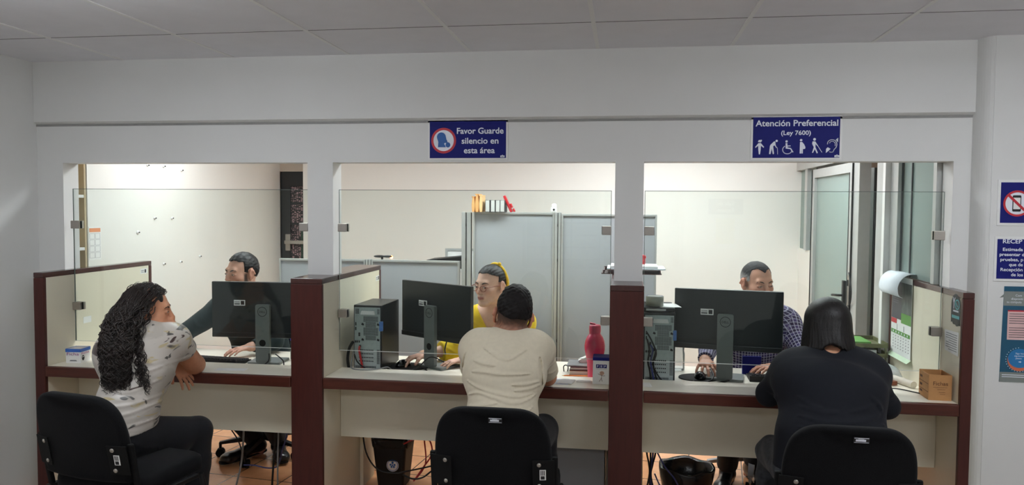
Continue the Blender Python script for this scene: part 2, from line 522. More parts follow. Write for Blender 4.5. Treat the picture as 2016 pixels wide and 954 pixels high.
# black metal door with expanded mesh, in the gap of the back wall
M['door_black'] = mat('black_door_paint', rgb(34, 36, 38), 0.45, var=0.05)
def mesh_mat():
    m = bpy.data.materials.new('expanded_metal_mesh'); m.use_nodes = True
    nt = m.node_tree; b = nt.nodes['Principled BSDF']
    tc = nt.nodes.new('ShaderNodeTexCoord'); mp = nt.nodes.new('ShaderNodeMapping')
    mp.inputs['Scale'].default_value = (1, 1, 2.0)
    vo = nt.nodes.new('ShaderNodeTexVoronoi'); vo.feature = 'DISTANCE_TO_EDGE'; vo.inputs['Scale'].default_value = 44; vo.inputs['Randomness'].default_value = 0.25
    cr = nt.nodes.new('ShaderNodeValToRGB'); cr.color_ramp.interpolation = 'CONSTANT'
    cr.color_ramp.elements[0].color = rgb(50, 44, 46); cr.color_ramp.elements[1].position = 0.16; cr.color_ramp.elements[1].color = rgb(206, 168, 172)
    L = nt.links.new
    L(tc.outputs['Object'], mp.inputs['Vector']); L(mp.outputs['Vector'], vo.inputs['Vector']); L(vo.outputs['Distance'], cr.inputs['Fac']); L(cr.outputs['Color'], b.inputs['Base Color'])
    b.inputs['Roughness'].default_value = 0.6
    return m
M['mesh_pink'] = mesh_mat()
DY = YO + 0.12
g = Geo().use(M['door_black'])
dx0, dx1 = XOL, XOL+0.95
g.box((dx0, DY, 0), (dx0+0.095, DY+0.05, 1.965)); g.box((dx1-0.1, DY, 0), (dx1, DY+0.05, 1.965))
g.box((dx0+0.095, DY, 1.82), (dx1-0.1, DY+0.05, 1.965)); g.box((dx0+0.095, DY, 0), (dx1-0.1, DY+0.05, 0.25))
for z in (1.66, 1.46, 1.28, 1.09, 0.86, 0.65): g.box((dx0+0.095, DY+0.005, z-0.012), (dx1-0.1, DY+0.045, z+0.012))
d1 = struct(g, 'door_1')
g = Geo().use(M['mesh_pink']); g.box((dx0+0.095, DY+0.02, 0.25), (dx1-0.1, DY+0.026, 1.82)); g.build('door_mesh', d1, world=True)
g = Geo().use(M['steel'])
g.box((dx0+0.05, DY-0.02, 1.20), (dx0+0.10, DY, 1.36), 0.004); g.box((dx0+0.05, DY-0.045, 1.265), (dx0+0.30, DY-0.02, 1.30), 0.005)
g.cyl((dx0+0.06, DY-0.02, 1.03), (dx0+0.06, DY, 1.03), 0.022, n=14)
g.build('door_bolt', d1, world=True)
M['green_print'] = mat('dark_green_print', rgb(42, 76, 60), 0.5, var=0.35, vscale=18)
g = Geo().use(M['green_print']); g.box((dx0+0.20, DY+0.008, 1.10), (dx0+0.34, DY+0.016, 1.46)); g.build('door_notice', d1, world=True)

# glass wall along the right side of the office: low wall, mullions, fixed panes, leaf and corridor
g = Geo().use(M['wall_office'])
g.box((XOR, 2.70, 0), (XOR+0.10, YO, 1.12)); g.box((XOR, 2.70, 1.12), (XOR+0.10, YO, 1.30))
struct(g, 'wall_office_low')
GX = XOR
g = Geo().use(M['alu'])
g.box((GX-0.03, 0.345, 1.965), (GX+0.09, 3.2, 2.045))              # header
g.box((GX-0.02, 2.86, 1.30), (GX+0.06, 2.94, 1.965))
g.box((GX+0.01, 0.345, 1.27), (GX+0.06, 0.385, 1.965))
g.box((GX+0.0, 0.84, 1.27), (GX+0.06, 0.95, 1.965))
w2 = struct(g, 'window_2')
g = Geo().use(M['alu_dark']); g.box((GX+0.018, 0.834, 1.27), (GX+0.027, 0.8395, 1.965)); g.box((GX+0.022, 0.70, 1.27), (GX+0.028, 0.71, 1.965)); g.build('gasket', w2, world=True)
g = Geo().use(M['glass_green']); g.box((GX+0.03, 0.385, 1.27), (GX+0.038, 0.834, 1.965)); g.build('window_pane', w2, world=True)
g = Geo().use(M['glass_green']); g.box((GX+0.01, 2.70, 1.30), (GX+0.018, 3.2, 1.965)); g.build('window_pane', w2, world=True)
# leaf
g = Geo().use(M['alu'])
a0, a1 = 1.60, 2.66
for y in (a0, a1-0.06): g.box((GX-0.025, y, 0.02), (GX+0.025, y+0.06, 1.945))
g.box((GX-0.025, a0+0.06, 1.88), (GX+0.025, a1-0.06, 1.945)); g.box((GX-0.025, a0+0.06, 0.02), (GX+0.025, a1-0.06, 0.12))
d2 = struct(g, 'door_2')
g = Geo().use(M['glass_green']); g.box((GX-0.004, a0+0.06, 0.12), (GX+0.004, a1-0.06, 1.88)); g.build('door_pane', d2, world=True)
g = Geo().use(M['black']); g.box((GX-0.028, a0+0.06, 0.12), (GX-0.02, a0+0.068, 1.88)); g.box((GX-0.03, a1+0.002, 0.02), (GX+0.02, a1+0.012, 1.945))
g.box((GX-0.03, a0-0.012, 0.02), (GX+0.02, a0-0.002, 1.945)); g.build('door_gasket', d2, world=True)
g = Geo().use(M['black'])
g.box((GX-0.045, a0+0.075, 0.93), (GX-0.025, a0+0.115, 1.16), 0.006)
g.tube([(GX-0.04, a0+0.095, 1.06), (GX-0.075, a0+0.10, 1.06), (GX-0.08, a0+0.16, 1.055), (GX-0.08, a0+0.21, 1.05)], 0.008)
g.build('door_handle', d2, world=True)
g = Geo().use(M['steel']); g.box((GX-0.028, a0+0.012, 0.90), (GX-0.024, a0+0.045, 1.20)); g.build('lock_plate', d2, world=True)
g = Geo().use(M['black'])
for z in (0.95, 1.13): g.box((GX-0.031, a0+0.02, z), (GX-0.027, a0+0.038, z+0.04))
g.tube([(GX-0.03, a0+0.01, 1.22), (GX-0.035, a0-0.07, 1.12), (GX-0.035, a0-0.06, 1.03), (GX-0.03, a0+0.01, 1.0)], 0.004)
g.build('lock_lever', d2, world=True)
# jambs of the doorway and the strip beside it
g = Geo().use(M['alu'])
g.box((GX-0.02, 1.47, 0), (GX+0.05, 1.59, 1.965)); g.box((GX-0.02, 1.0, 0), (GX+0.10, 1.13, 1.965))
g.use(M['white']); g.box((GX-0.03, 0.955, 0), (GX+0.10, 0.995, 1.965))
struct(g, 'trim_3')
# second door, standing open in the corridor beyond
dd = Vector((-0.39, 0.92, 0)).normalized(); dn = Vector((dd.y, -dd.x, 0)); de = Vector((1.872, 2.40, 0))
def leaf_box(g, u0, u1, z0, z1, th, off=0.0): g.obox(de + dd*(u0+u1)/2 + dn*off + Z_*(z0+z1)/2, dd, dn, Z_, (u1-u0, th, z1-z0)); return g
g = Geo().use(M['alu'])
leaf_box(g, 0.0, 0.085, 0.02, 1.95, 0.045); leaf_box(g, 0.565, 0.65, 0.02, 1.95, 0.045); leaf_box(g, 0.085, 0.565, 1.86, 1.95, 0.045); leaf_box(g, 0.085, 0.565, 0.02, 0.14, 0.045)
d3 = struct(g, 'door_3')
leaf_box(Geo().use(M['glass_green']), 0.085, 0.565, 0.14, 1.86, 0.008).build('door_pane', d3, world=True)
for z in (0.98, 1.16):
    g = Geo().use(M['steel']); g.cyl(de+dd*0.05-dn*0.06+Z_*z, de+dd*0.60-dn*0.06+Z_*z, 0.012, n=12)
    for u in (0.05, 0.60): g.cyl(de+dd*u-dn*0.06+Z_*z, de+dd*u+Z_*z, 0.008, n=10)
    g.build('push_bar', d3, world=True)
leaf_box(Geo().use(M['black']), -0.012, -0.001, 0.02, 1.95, 0.04).build('door_gasket', d3, world=True)

# ceiling lights: a housing and the diffuser that gives the light
def ceiling_light(x, y, sx, sy, strength, label, group, tint, drop=False):
    t = thing('ceiling_light', label, 'ceiling light', (x, y, ZC))
    t['group'] = group
    g = Geo().use(M['white'])
    if drop: g.box((-sx/2+0.05, -sy/2+0.05, -0.05), (sx/2-0.05, sy/2-0.05, 0.0))
    for a, b in () if drop else (((-sx/2-0.02, -sy/2-0.02), (sx/2+0.02, -sy/2)), ((-sx/2-0.02, sy/2), (sx/2+0.02, sy/2+0.02)), ((-sx/2-0.02, -sy/2), (-sx/2, sy/2)), ((sx/2, -sy/2), (sx/2+0.02, sy/2))):
        g.box((a[0], a[1], -0.05), (b[0], b[1], -0.0))
    g.build('housing', t)
    key = 'lamp_%s' % group
    if key not in M: M[key] = mat('lamp_diffuser', (1, 1, 1, 1), 0.5, emit=tint, estr=strength)
    g = Geo().use(M[key])
    if drop: g.box((-sx/2, -sy/2, -0.085), (sx/2, sy/2, -0.0505), 0.008)
    else: g.box((-sx/2, -sy/2, -0.045), (sx/2, sy/2, -0.03))
    g.build('diffuser', t)
for i, (x, y) in enumerate([(-2.5, 1.3), (-1.3, 1.1), (0.02, 1.1), (1.0, 1.75), (0.2, 2.25)]):
    ceiling_light(x, y, 1.2, 0.3, OFFICE_LAMP, 'fluorescent ceiling light above the office desks', 'office ceiling lights', (0.91, 0.975, 1.0, 1))
for i, (x, y) in enumerate([(-1.9, -1.46), (1.45, -1.36), (-0.5, -4.3), (2.6, -4.3)]):
    ceiling_light(x, y, 1.2, 0.3, HALL_LAMP, 'fluorescent ceiling light in the waiting room', 'waiting room ceiling lights', (0.90, 0.955, 1.0, 1), True)
ceiling_light(2.4, 2.6, 0.6, 0.6, OFFICE_LAMP*0.6, 'ceiling light in the corridor behind the glass', 'corridor ceiling lights', (1.0, 0.98, 0.95, 1))
# ------------------------------------------------------------------ counter: partitions, ledges, desks, glass
def partition(px, depth, label, sticker=None):
    x0, x1 = px
    t = thing('counter_partition', label, 'partition', ((x0+x1)/2, depth/2, 0))
    g = Geo().use(M['cream']); g.box((x0+0.002, 0.022, 0), (x1-0.002, depth-0.03, ZT-0.028)); g.build('panel', t, world=True)
    g = Geo().use(M['wood']); g.box((x0, 0, 0), (x1, 0.022, ZT-0.0285), 0.003); g.build('front_post', t, world=True)
    g = Geo().use(M['wood_y']); g.box((x0, 0, ZT-0.028), (x1, depth, ZT), 0.004); g.build('top_rail', t, world=True)
    g = Geo().use(M['wood']); g.box((x0, depth-0.03, 0), (x1, depth, ZT-0.0285), 0.002); g.build('rear_post', t, world=True)
    if sticker:
        g = Geo().use(M['paper']); y, z = sticker
        g.box((x1-0.002, y-0.035, z-0.016), (x1-0.0012, y+0.035, z+0.016))
        g.use(M['black_ink']); g.box((x1-0.0012, y+0.008, z-0.011), (x1-0.0008, y+0.024, z+0.011))
        for k in range(3): g.box((x1-0.0012, y-0.028, z-0.009+0.007*k), (x1-0.0008, y+0.002, z-0.0065+0.007*k))
        g.build('inventory_sticker', t, world=True)
    return t
partition(P1, 0.94, 'cream partition with brown wooden edges at the left end of the counter', (0.86, 1.205))
partition(P2, 0.94, 'thick brown-edged partition between the left and middle counter windows', (0.88, 1.19))
partition(P3, 0.94, 'thick brown-edged partition between the middle and right counter windows, papers tray on top')
partition(P4, 0.94, 'cream partition with brown wooden edges at the right end, calendar hung over it')

BAYS = ((P1[1], P2[0], 'left'), (P2[1], P3[0], 'middle'), (P3[1], P4[0], 'right'))
WHO = {'left': 'where the woman with long curly hair sits', 'middle': 'where the man in the beige shirt sits', 'right': 'where the woman in black sits'}
WHOD = {'left': 'desk of the bearded clerk in dark green', 'middle': 'desk of the clerk in yellow', 'right': 'desk of the clerk in the plaid shirt'}
for x0, x1, nm in BAYS:
    e = 0.0006
    t = thing('counter_ledge', 'cream counter ledge with brown wooden front edge %s' % WHO[nm], 'counter', ((x0+x1)/2, 0.13, 0.38))
    g = Geo().use(M['cream_top']); g.box((x0+e, 0.024, 0.728), (x1-e, 0.268, 0.76), 0.002); g.build('worktop', t, world=True)
    g = Geo().use(M['wood_h']); g.box((x0+e+0.003, -0.004, 0.706), (x1-e-0.002, 0.0238, 0.7605), 0.005); g.build('front_edge', t, world=True)
    g = Geo().use(M['cream']); g.box((x0+e, 0.25, 0.387), (x1-e, 0.268, 0.7275)); g.build('modesty_panel', t, world=True)
    g = Geo().use(M['steel'])
    for x in (x0+0.06, x1-0.06):
        g = Geo().use(M['steel']); g.box((x-0.012, 0.10, 0.716), (x+0.012, 0.2495, 0.7275)); g.build('bracket', t, world=True)
    t = thing('staff_desk', 'cream staff work surface behind the glass, %s' % WHOD[nm], 'desk', ((x0+x1)/2, 0.51, 0))
    g = Geo().use(M['cream_top']); g.box((x0+e, 0.269, 0.708), (x1-e, 0.772, 0.732), 0.002); g.build('desktop', t, world=True)
    for x in (x0+e, x1-e-0.02):
        g = Geo().use(M['cream']); g.box((x, 0.55, 0), (x+0.02, 0.74, 0.7075)); g.build('side_panel', t, world=True)

def clip(parent, x0, x1, z, right):
    g = Geo().use(M['steel'])
    g.box((x0, 0.212, z-0.022), (x1, 0.2296, z+0.022), 0.003); g.box((x0, 0.2404, z-0.022), (x1, 0.256, z+0.022), 0.003)
    o = g.build('clamp', parent, world=True)
    g = Geo().use(M['rubber']); xe = x0 if right else x1
    g.box((xe-0.002, 0.2255, z-0.02), (xe+0.002, 0.2294, z+0.02)); g.build('clamp_gasket', o, world=True)
GL = {'left': (P1[1]+0.002, P2[0]-0.002), 'middle': (P2[1]+0.002, P3[0]-0.002), 'right': (P3[1]+0.002, P4[0]-0.002)}
GLAB = {'left': 'clear glass screen in front of the bearded clerk, left counter window', 'middle': 'clear glass screen in front of the clerk in yellow, middle counter window', 'right': 'clear glass screen in front of the clerk in plaid, right counter window'}
for nm, (x0, x1) in GL.items():
    t = thing('glass_screen', GLAB[nm], 'glass screen', ((x0+x1)/2, 0.235, 0.86))
    g = Geo().use(M['glass'])
    zb, zt = 0.860, 1.7215
    ya, yb = 0.2305, 0.2395
    g.add([(x0,ya,zb),(x1,ya,zb),(x1,ya,zt),(x0,ya,zt)], [(0,1,2,3)]); g.add([(x0,yb,zb),(x1,yb,zb),(x1,yb,zt),(x0,yb,zt)], [(3,2,1,0)])
    g.use(M['glass_edge'])
    g.add([(x0,ya,zb),(x1,ya,zb),(x1,yb,zb),(x0,yb,zb)], [(3,2,1,0)]); g.add([(x0,ya,zt),(x1,ya,zt),(x1,yb,zt),(x0,yb,zt)], [(0,1,2,3)])
    g.add([(x0,ya,zb),(x0,yb,zb),(x0,yb,zt),(x0,ya,zt)], [(3,2,1,0)]); g.add([(x1,ya,zb),(x1,yb,zb),(x1,yb,zt),(x1,ya,zt)], [(0,1,2,3)])
    g.use(M['glass_arris']); e_ = 0.0028; yf = ya-0.0004
    for a_, b_ in (((x0, zt-e_), (x1, zt)), ((x0, zb+e_), (x0+e_, zt-e_)), ((x1-e_, zb+e_), (x1, zt-e_))): g.add([(a_[0],yf,a_[1]),(b_[0],yf,a_[1]),(b_[0],yf,b_[1]),(a_[0],yf,b_[1])], [(0,1,2,3)])
    g.use(M['glass_arris_pale']); g.add([(x0,yf,zb),(x1,yf,zb),(x1,yf,zb+e_),(x0,yf,zb+e_)], [(0,1,2,3)])
    g.build('pane', t, world=True)
    for z in (1.52, 1.061):
        if nm == 'left' and z > 1.3: clip(t, x0-0.003, x0+0.048, z, False)
        else: clip(t, x0-0.0005, x0+0.048, z, False)
        clip(t, x1-0.046, x1+0.0005, z - (0.006 if nm == 'right' else 0), True)

# ------------------------------------------------------------------ signs on the walls
def board(name, label, x0, x1, z0, z1, y, margin, inner, depth=0.004, cat='sign'):
    t = thing(name, label, cat, ((x0+x1)/2, y, z0))
    g = Geo().use(M['white']); g.box((x0, y-depth, z0), (x1, y, z1), 0.001); g.build('backing', t, world=True)
    if inner:
        g = Geo().use(inner); g.box((x0+margin, y-depth-0.001, z0+margin), (x1-margin, y-depth, z1-margin)); g.build('printed_face', t, world=True)
    return t, y-depth-0.0011
t, y = board('silence_sign', 'blue sign asking visitors to keep silence, red ringed head symbol, above middle window', -1.013, -0.592, 1.876, 2.084, YW, 0.010, M['navy'])
c = (-0.929, y, 1.976)
g = Geo().use(M['red_ink']); g.ring(c, X_, Z_, 0.054, 0.066, 0.0006); g.build('red_ring', t, world=True)
g = Geo().use(M['white_ink']); g.prism([(0.0542*math.cos(a), 0.0542*math.sin(a)) for a in [2*math.pi*i/48 for i in range(48)]], c, X_, Z_, 0.0005); g.build('white_disc', t, world=True)
head = [(-0.030,-0.034),(-0.028,-0.006)] + [(-0.012+0.0235*math.cos(a), 0.019+0.0235*math.sin(a)) for a in [math.radians(200-20*i) for i in range(10)]] + [(0.014,0.010),(0.018,-0.010),(0.016,-0.012),(0.010,-0.012),(0.004,-0.013),(0.003,-0.018),(0.008,-0.024),(0.012,-0.034)]
g = Geo().use(M['blue_ink']); g.prism(head, (c[0], y-0.0008, c[2]), X_, Z_, 0.0006)
g.prism([(0.023+0.0125*math.cos(a), -0.022+0.0135*math.sin(a)) for a in [2*math.pi*i/24 for i in range(24)]], (c[0], y-0.0008, c[2]), X_, Z_, 0.0006)
g.prism([(0.012,0.006),(0.017,0.004),(0.022,-0.012),(0.016,-0.012)], (c[0], y-0.0008, c[2]), X_, Z_, 0.0006)
g.build('silence_symbol', t, world=True)
def line(t, body, x, yy, z, **k):
    g = Geo().use(k.pop('ink', M['white_ink'])); g.text(body, (x, yy, z), k.pop('R', X_), Z_, **k); return g.build('lettering', t, world=True)
line(t, 'Favor Guarde', -0.859, y, 2.011, w=0.244, h=0.030, bold=0.018)
line(t, 'silencio en', -0.834, y, 1.960, w=0.193, h=0.030, bold=0.018)
line(t, 'esta área', -0.822, y, 1.911, w=0.162, h=0.030, bold=0.018)
def crest(t, x, z, y):
    g = Geo().use(M['white_ink']); g.prism([(0,0),(0.022,0),(0.022,0.009),(0.018,0.010),(0.014,0.010),(0.011,0.014),(0.008,0.010),(0.003,0.010),(0,0.009)], (x, y, z), X_, Z_, 0.0005)
    g.use(M['grey_ink']); g.box((x+0.003, y-0.0009, z+0.002), (x+0.019, y-0.0005, z+0.0035)); g.box((x+0.004, y-0.0009, z+0.0055), (x+0.018, y-0.0005, z+0.007))
    g.build('emblem', t, world=True)
crest(t, -0.631, 1.889, y)

t, y = board('priority_sign', 'blue sign for preferential attention with six white figures, above right window', 0.607, 1.031, 1.872, 2.089, YW, 0.0105, M['navy'])
line(t, 'Atención Preferencial', 0.820, y, 2.036, w=0.383, h=0.029, align='c', bold=0.018)
line(t, '(Ley 7600)', 0.818, y, 1.993, w=0.138, h=0.021, align='c', bold=0.018)
S = 0.0002785
def icon(cx, polys, circles=(), rings=(), strokes=()):
    """white figure drawn in sign units (crop pixels of the panel), centred at CX"""
    g = Geo().use(M['white_ink'])
    o = Vector((0.618 - 203*S, y, 2.075 + 112*S))
    def P(p): return (p[0]*S, -p[1]*S)
    for pl in polys: 
        q = [P(p) for p in pl]
        a = sum(q[i][0]*q[(i+1)%len(q)][1]-q[(i+1)%len(q)][0]*q[i][1] for i in range(len(q)))
        if a < 0: q.reverse()
        g.prism(q, o, X_, Z_, 0.0005)
    for (x, yy, r) in circles: g.prism([(x*S + r*S*math.cos(a), -yy*S + r*S*math.sin(a)) for a in [2*math.pi*i/20 for i in range(20)]], o, X_, Z_, 0.0005)
    for pts, w in strokes:
        pts = [Vector((p[0]*S, -p[1]*S, 0)) for p in pts]
        if len(pts) > 2: pts = catmull(pts, 5)
        for a, b in zip(pts[:-1], pts[1:]):
            d = (b-a); 
            if d.length < 1e-9: continue
            n = Vector((-d.y, d.x, 0)).normalized()*w*S/2; d = d.normalized()*w*S*0.15
            g.prism([((a-d)+n)[:2][::1], ((a-d)-n)[:2], ((b+d)-n)[:2], ((b+d)+n)[:2]], o, X_, Z_, 0.0005)
    return g
icon(315, [[(285,525),(300,492),(350,486),(356,500),(338,532)], [(295,545),(337,545),(392,610),(384,628),(340,590),(336,660),(326,740),(306,740),(296,660),(292,590),(250,628),(242,612)]]).build('child_figure', t, world=True)
icon(555, [[(560,515),(580,520),(586,580),(606,622),(598,632),(568,585),(545,600),(562,725),(556,738),(540,736),(522,640),(505,730),(498,738),(478,734),(490,600),(500,575)]], [(602,508,20)], strokes=[([(595,628),(615,630),(622,740)], 8)]).build('elder_figure', t, world=True)
icon(795, [[(752,548),(782,548),(784,590),(836,588),(838,602),(786,606),(788,622),(842,632),(888,702),(870,712),(832,652),(756,642)]], [(768,518,20)], strokes=[([(740,600),(708,640),(712,690),(745,724),(795,732),(838,716),(852,692)], 14)]).build('wheelchair_figure', t, world=True)
icon(1035, [[(992,530),(1028,530),(1062,570),(1084,620),(1078,648),(1044,652),(1042,728),(1022,728),(1018,650),(1014,728),(990,728)]], [(1010,498,21)]).build('pregnant_figure', t, world=True)
icon(1270, [[(1200,520),(1245,520),(1290,590),(1282,602),(1250,565),(1250,620),(1292,715),(1276,730),(1240,655),(1212,718),(1196,716),(1222,620),(1194,560)]], [(1232,485,23)], strokes=[([(1284,590),(1360,710)], 8)]).build('cane_figure', t, world=True)
icon(1525, [[(1622,460),(1582,492),(1620,540)], [(1424,720),(1426,650),(1452,622),(1500,650),(1460,690)]], strokes=[([(1446,570),(1460,520),(1510,494),(1570,508),(1600,560),(1592,620),(1560,660),(1540,700),(1510,708),(1480,700)], 14), ([(1480,552),(1500,526),(1540,524),(1572,552),(1574,600)], 12)]).build('ear_symbol', t, world=True)
crest(t, 0.998, 1.885, y)

YS = 0.115
t, y = board('no_phone_sign', 'blue sign with a crossed-out mobile phone on the right wall', 1.683, 1.905, 1.566, 1.775, YS, 0.0125, M['navy'])
c = (1.765, y, 1.667)
g = Geo().use(M['white_ink']); g.prism([(0.052*math.cos(a), 0.052*math.sin(a)) for a in [2*math.pi*i/48 for i in range(48)]], c, X_, Z_, 0.0004); g.build('white_disc', t, world=True)
g = Geo().use(M['black_ink']); g.prism(rrect(0.036, 0.074, 0.005), (c[0]-0.002, y-0.0005, c[2]), X_, Z_, 0.0004)
g.use(M['paper']); g.prism(rrect(0.029, 0.052, 0.001), (c[0]-0.002, y-0.001, c[2]), X_, Z_, 0.0004); g.build('phone_symbol', t, world=True)
g = Geo().use(M['red_ink']); g.ring((c[0], y-0.001, c[2]), X_, Z_, 0.050, 0.059, 0.0006)
g.obox((c[0], y-0.0017, c[2]), (0.707,0,-0.707), Y_, (0.707,0,0.707), (0.104, 0.0006, 0.011)); g.build('prohibition_ring', t, world=True)
t, y = board('reception_sign', 'blue text sign about reception below the crossed-out phone sign', 1.677, 1.905, 1.312, 1.516, YS, 0.0115, M['navy'])
for body, x, z, w, h in (('RECEP', 1.711, 1.486, 0.081, 0.0185), ('Estimada', 1.712, 1.451, 0.084, 0.0145), ('presentar d', 1.699, 1.428, 0.104, 0.0145), ('pruebas, p', 1.703, 1.405, 0.096, 0.0145), ('que de', 1.740, 1.382, 0.058, 0.0145), ('Recepción', 1.705, 1.359, 0.093, 0.0145), ('de los', 1.750, 1.336, 0.050, 0.0145)):
    line(t, body, x, y, z, w=w, h=h, bold=0.016)
M['poster_teal'] = mat('teal_poster', rgb(22, 84, 112), 0.45, var=0.05)
M['poster_grey'] = mat('poster_grey_band', rgb(132, 138, 134), 0.5, var=0.05)
M['poster_pink'] = mat('poster_pink_box', rgb(226, 188, 186), 0.6, var=0.03)
M['poster_blue'] = mat('poster_blue_disc', rgb(32, 118, 176), 0.5, var=0.05)
M['poster_orange'] = mat('poster_orange_arc', rgb(214, 112, 78), 0.5, var=0.05)
t = thing('poster', 'teal and grey information poster hanging lowest on the right wall', 'poster', (1.80, YS, 0.848))
y = YS
g = Geo().use(M['poster_teal']); g.prism([(1.718-1.8,0),(1.93-1.8,0),(1.93-1.8,0.441),(1.726-1.8,0.441)], (1.8, y, 0.848), X_, Z_, 0.002)
g.use(M['poster_grey']); g.prism([(1.7185-1.8,0.0),(1.93-1.8,0.0),(1.93-1.8,0.046),(1.719-1.8,0.046)], (1.8, y-0.002, 0.848), X_, Z_, 0.0004)
g.prism([(1.7245-1.8,0.352),(1.93-1.8,0.352),(1.93-1.8,0.418),(1.7255-1.8,0.418)], (1.8, y-0.002, 0.848), X_, Z_, 0.0004); g.build('sheet', t, world=True)
g = Geo().use(M['poster_pink']); g.box((1.744, y-0.0026, 1.044), (1.915, y-0.002, 1.178)); g.use(M['red_ink']); g.box((1.744, y-0.0028, 1.174), (1.915, y-0.0025, 1.180))
g.use(M['black_ink'])
for i in range(11):
    if i != 5: g.box((1.751, y-0.003, 1.162-i*0.0107), (1.908-(0.05 if i in (4, 10) else 0), y-0.0026, 1.1645-i*0.0107))
g.build('text_box', t, world=True)
g = Geo().use(M['poster_orange']); g.prism([(0.05*math.cos(a), 0.05*math.sin(a)) for a in [2*math.pi*i/40 for i in range(40)]], (1.800, y-0.0021, 0.950), X_, Z_, 0.0004)
g.use(M['poster_blue']); g.prism([(0.049*math.cos(a), 0.044*math.sin(a)) for a in [2*math.pi*i/40 for i in range(40)]], (1.801, y-0.0026, 0.959), X_, Z_, 0.0004)
g.use(M['white_ink']); g.text('Siga los', (1.800, y-0.0031, 0.978), X_, Z_, w=0.034, h=0.0075, align='c'); g.text('siguientes', (1.800, y-0.0031, 0.967), X_, Z_, w=0.044, h=0.0075, align='c'); g.text('pasos:', (1.797, y-0.0031, 0.956), X_, Z_, w=0.026, h=0.0075, align='c')
g.prism([(0,0.0015),(0.006,0.0015),(0.006,0.004),(0.012,0),(0.006,-0.004),(0.006,-0.0015),(0,-0.0015)][::-1], (1.797, y-0.0031, 0.943), X_, Z_, 0.0004)
for i in range(22):
    a = math.radians(95 + i*12); g.box((1.8+0.057*math.cos(a)-0.0015, y-0.0026, 0.953+0.055*math.sin(a)-0.0015), (1.8+0.057*math.cos(a)+0.0015, y-0.002, 0.953+0.055*math.sin(a)+0.0015))
g.build('steps_badge', t, world=True)
line(t, 'Com', 1.774, y-0.0026, 1.243, w=0.026, h=0.010); line(t, 'dispositi', 1.756, y-0.0026, 1.228, w=0.05, h=0.010); line(t, 'su computa', 1.738, y-0.0026, 1.213, w=0.062, h=0.010)
g = Geo().use(M['white_ink'])
for i in range(2): g.box((1.728, y-0.003, 0.880-i*0.009), (1.90, y-0.0024, 0.883-i*0.009))
g.build('small_print', t, world=True)
g = Geo().use(M['poster_grey']); g.prism([(0,0),(-0.018,-0.004),(-0.002,0.012)][::-1], (1.726, y-0.001, 1.240), X_, Z_, 0.001); g.build('torn_corner', t, world=True)
# faded wall anchor hole on the lintel
g = Geo().use(M['black']); g.cyl((1.628, YW-0.002, 2.065), (1.628, YW+0.004, 2.065), 0.005, n=12); g.build('anchor_hole', None, tagged=('small dark screw hole in the white wall at the upper right corner', 'screw hole'))

# ------------------------------------------------------------------ behind the camera: what the glass mirrors
t = thing('waiting_room_sign', 'blue waiting room name sign on the rear wall, mirrored in the right glass', 'sign', (1.25, YR, 1.565))
g = Geo().use(M['navy']); g.box((1.04, YR, 1.565), (1.462, YR+0.004, 1.758), 0.001); g.build('board', t, world=True)
line(t, 'Sala de', 1.25, YR+0.0045, 1.676, R=-X_, h=0.052, align='c', bold=0.018); line(t, 'Espera', 1.25, YR+0.0045, 1.592, R=-X_, h=0.052, align='c', bold=0.018)
M['yellow_paper'] = mat('yellow_paper', rgb(224, 210, 120), 0.7)
g = Geo().use(M['yellow_paper']); g.box((1.138, YR, 1.2), (1.36, YR+0.002, 1.51)); g.build('notice_sheet', None, tagged=('yellow notice under the waiting room sign, mirrored in the right glass', 'notice'))
M['poster_pale'] = mat('pale_poster', rgb(176, 180, 186), 0.6, var=0.2, vscale=9)
for y0, y1, z0, z1, lb in ((-1.66, -1.36, 1.20, 1.66, 'tall pale poster on the left wall, mirrored in the left glass'), (-2.03, -1.77, 1.20, 1.66, 'smaller pale poster on the left wall, mirrored in the left glass')):
    g = Geo().use(M['poster_pale']); g.box((XL, y0, z0), (XL+0.002, y1, z1)); g.build('poster', None, tagged=(lb, 'poster'))

# ------------------------------------------------------------------ grey cubicle panels and what stands on them
def cubicle(x0, x1, h, y, label, post_left=True, post_right=True):
    t = thing('office_divider', label, 'office divider', ((x0+x1)/2, y, 0))
    g = Geo().use(M['panel_grey']); g.box((x0+0.012, y-0.012, 0.02), (x1-0.012, y+0.012, h-0.015)); g.build('infill', t, world=True)
    g = Geo().use(M['alu'])
    for x in ([x0+0.006] if post_left else []) + ([x1-0.006] if post_right else []):
        g.box((x-0.006, y-0.022, 0), (x+0.006, y+0.022, h), 0.002)
    g.box((x0+0.012, y-0.022, h-0.015), (x1-0.012, y+0.022, h), 0.002); g.box((x0+0.012, y-0.018, 0.0), (x1-0.012, y+0.018, 0.02))
    g.build('frame', t, world=True)
    return t
def post(x, y, h, w, t):
    g = Geo().use(M['alu'])
    for k in (-1, 1): g.box((x+k*w/4-w/5.2, y-0.026, 0), (x+k*w/4+w/5.2, y+0.026, h), 0.003)
    t = g.build('column', t, world=True)
    g = Geo().use(M['alu_dark']); g.box((x-w/2.2, y-0.018, 0.001), (x+w/2.2, y+0.018, h-0.004)); g.build('gap', t, world=True)
    g = Geo().use(M['black'])
    for z in (h-0.10, h-0.34, h-0.9): g.box((x-0.003, y-0.0275, z), (x+0.003, y-0.0255, z+0.02))
    g.build('slots', t, world=True)
da = cubicle(-1.045, -0.475, 1.600, 1.6, 'tall grey cubicle panel behind the clerk in yellow, books on top')
cubicle(-0.425, 0.222, 1.592, 1.6, 'tall grey cubicle panel passing behind the right white pillar', True, True)
dc = cubicle(-1.79, -1.145, 1.252, 1.6, 'low grey cubicle panel behind the middle monitor and tower')
cubicle(-2.03, -1.835, 1.252, 1.6, 'narrow low grey panel just right of the left white pillar')
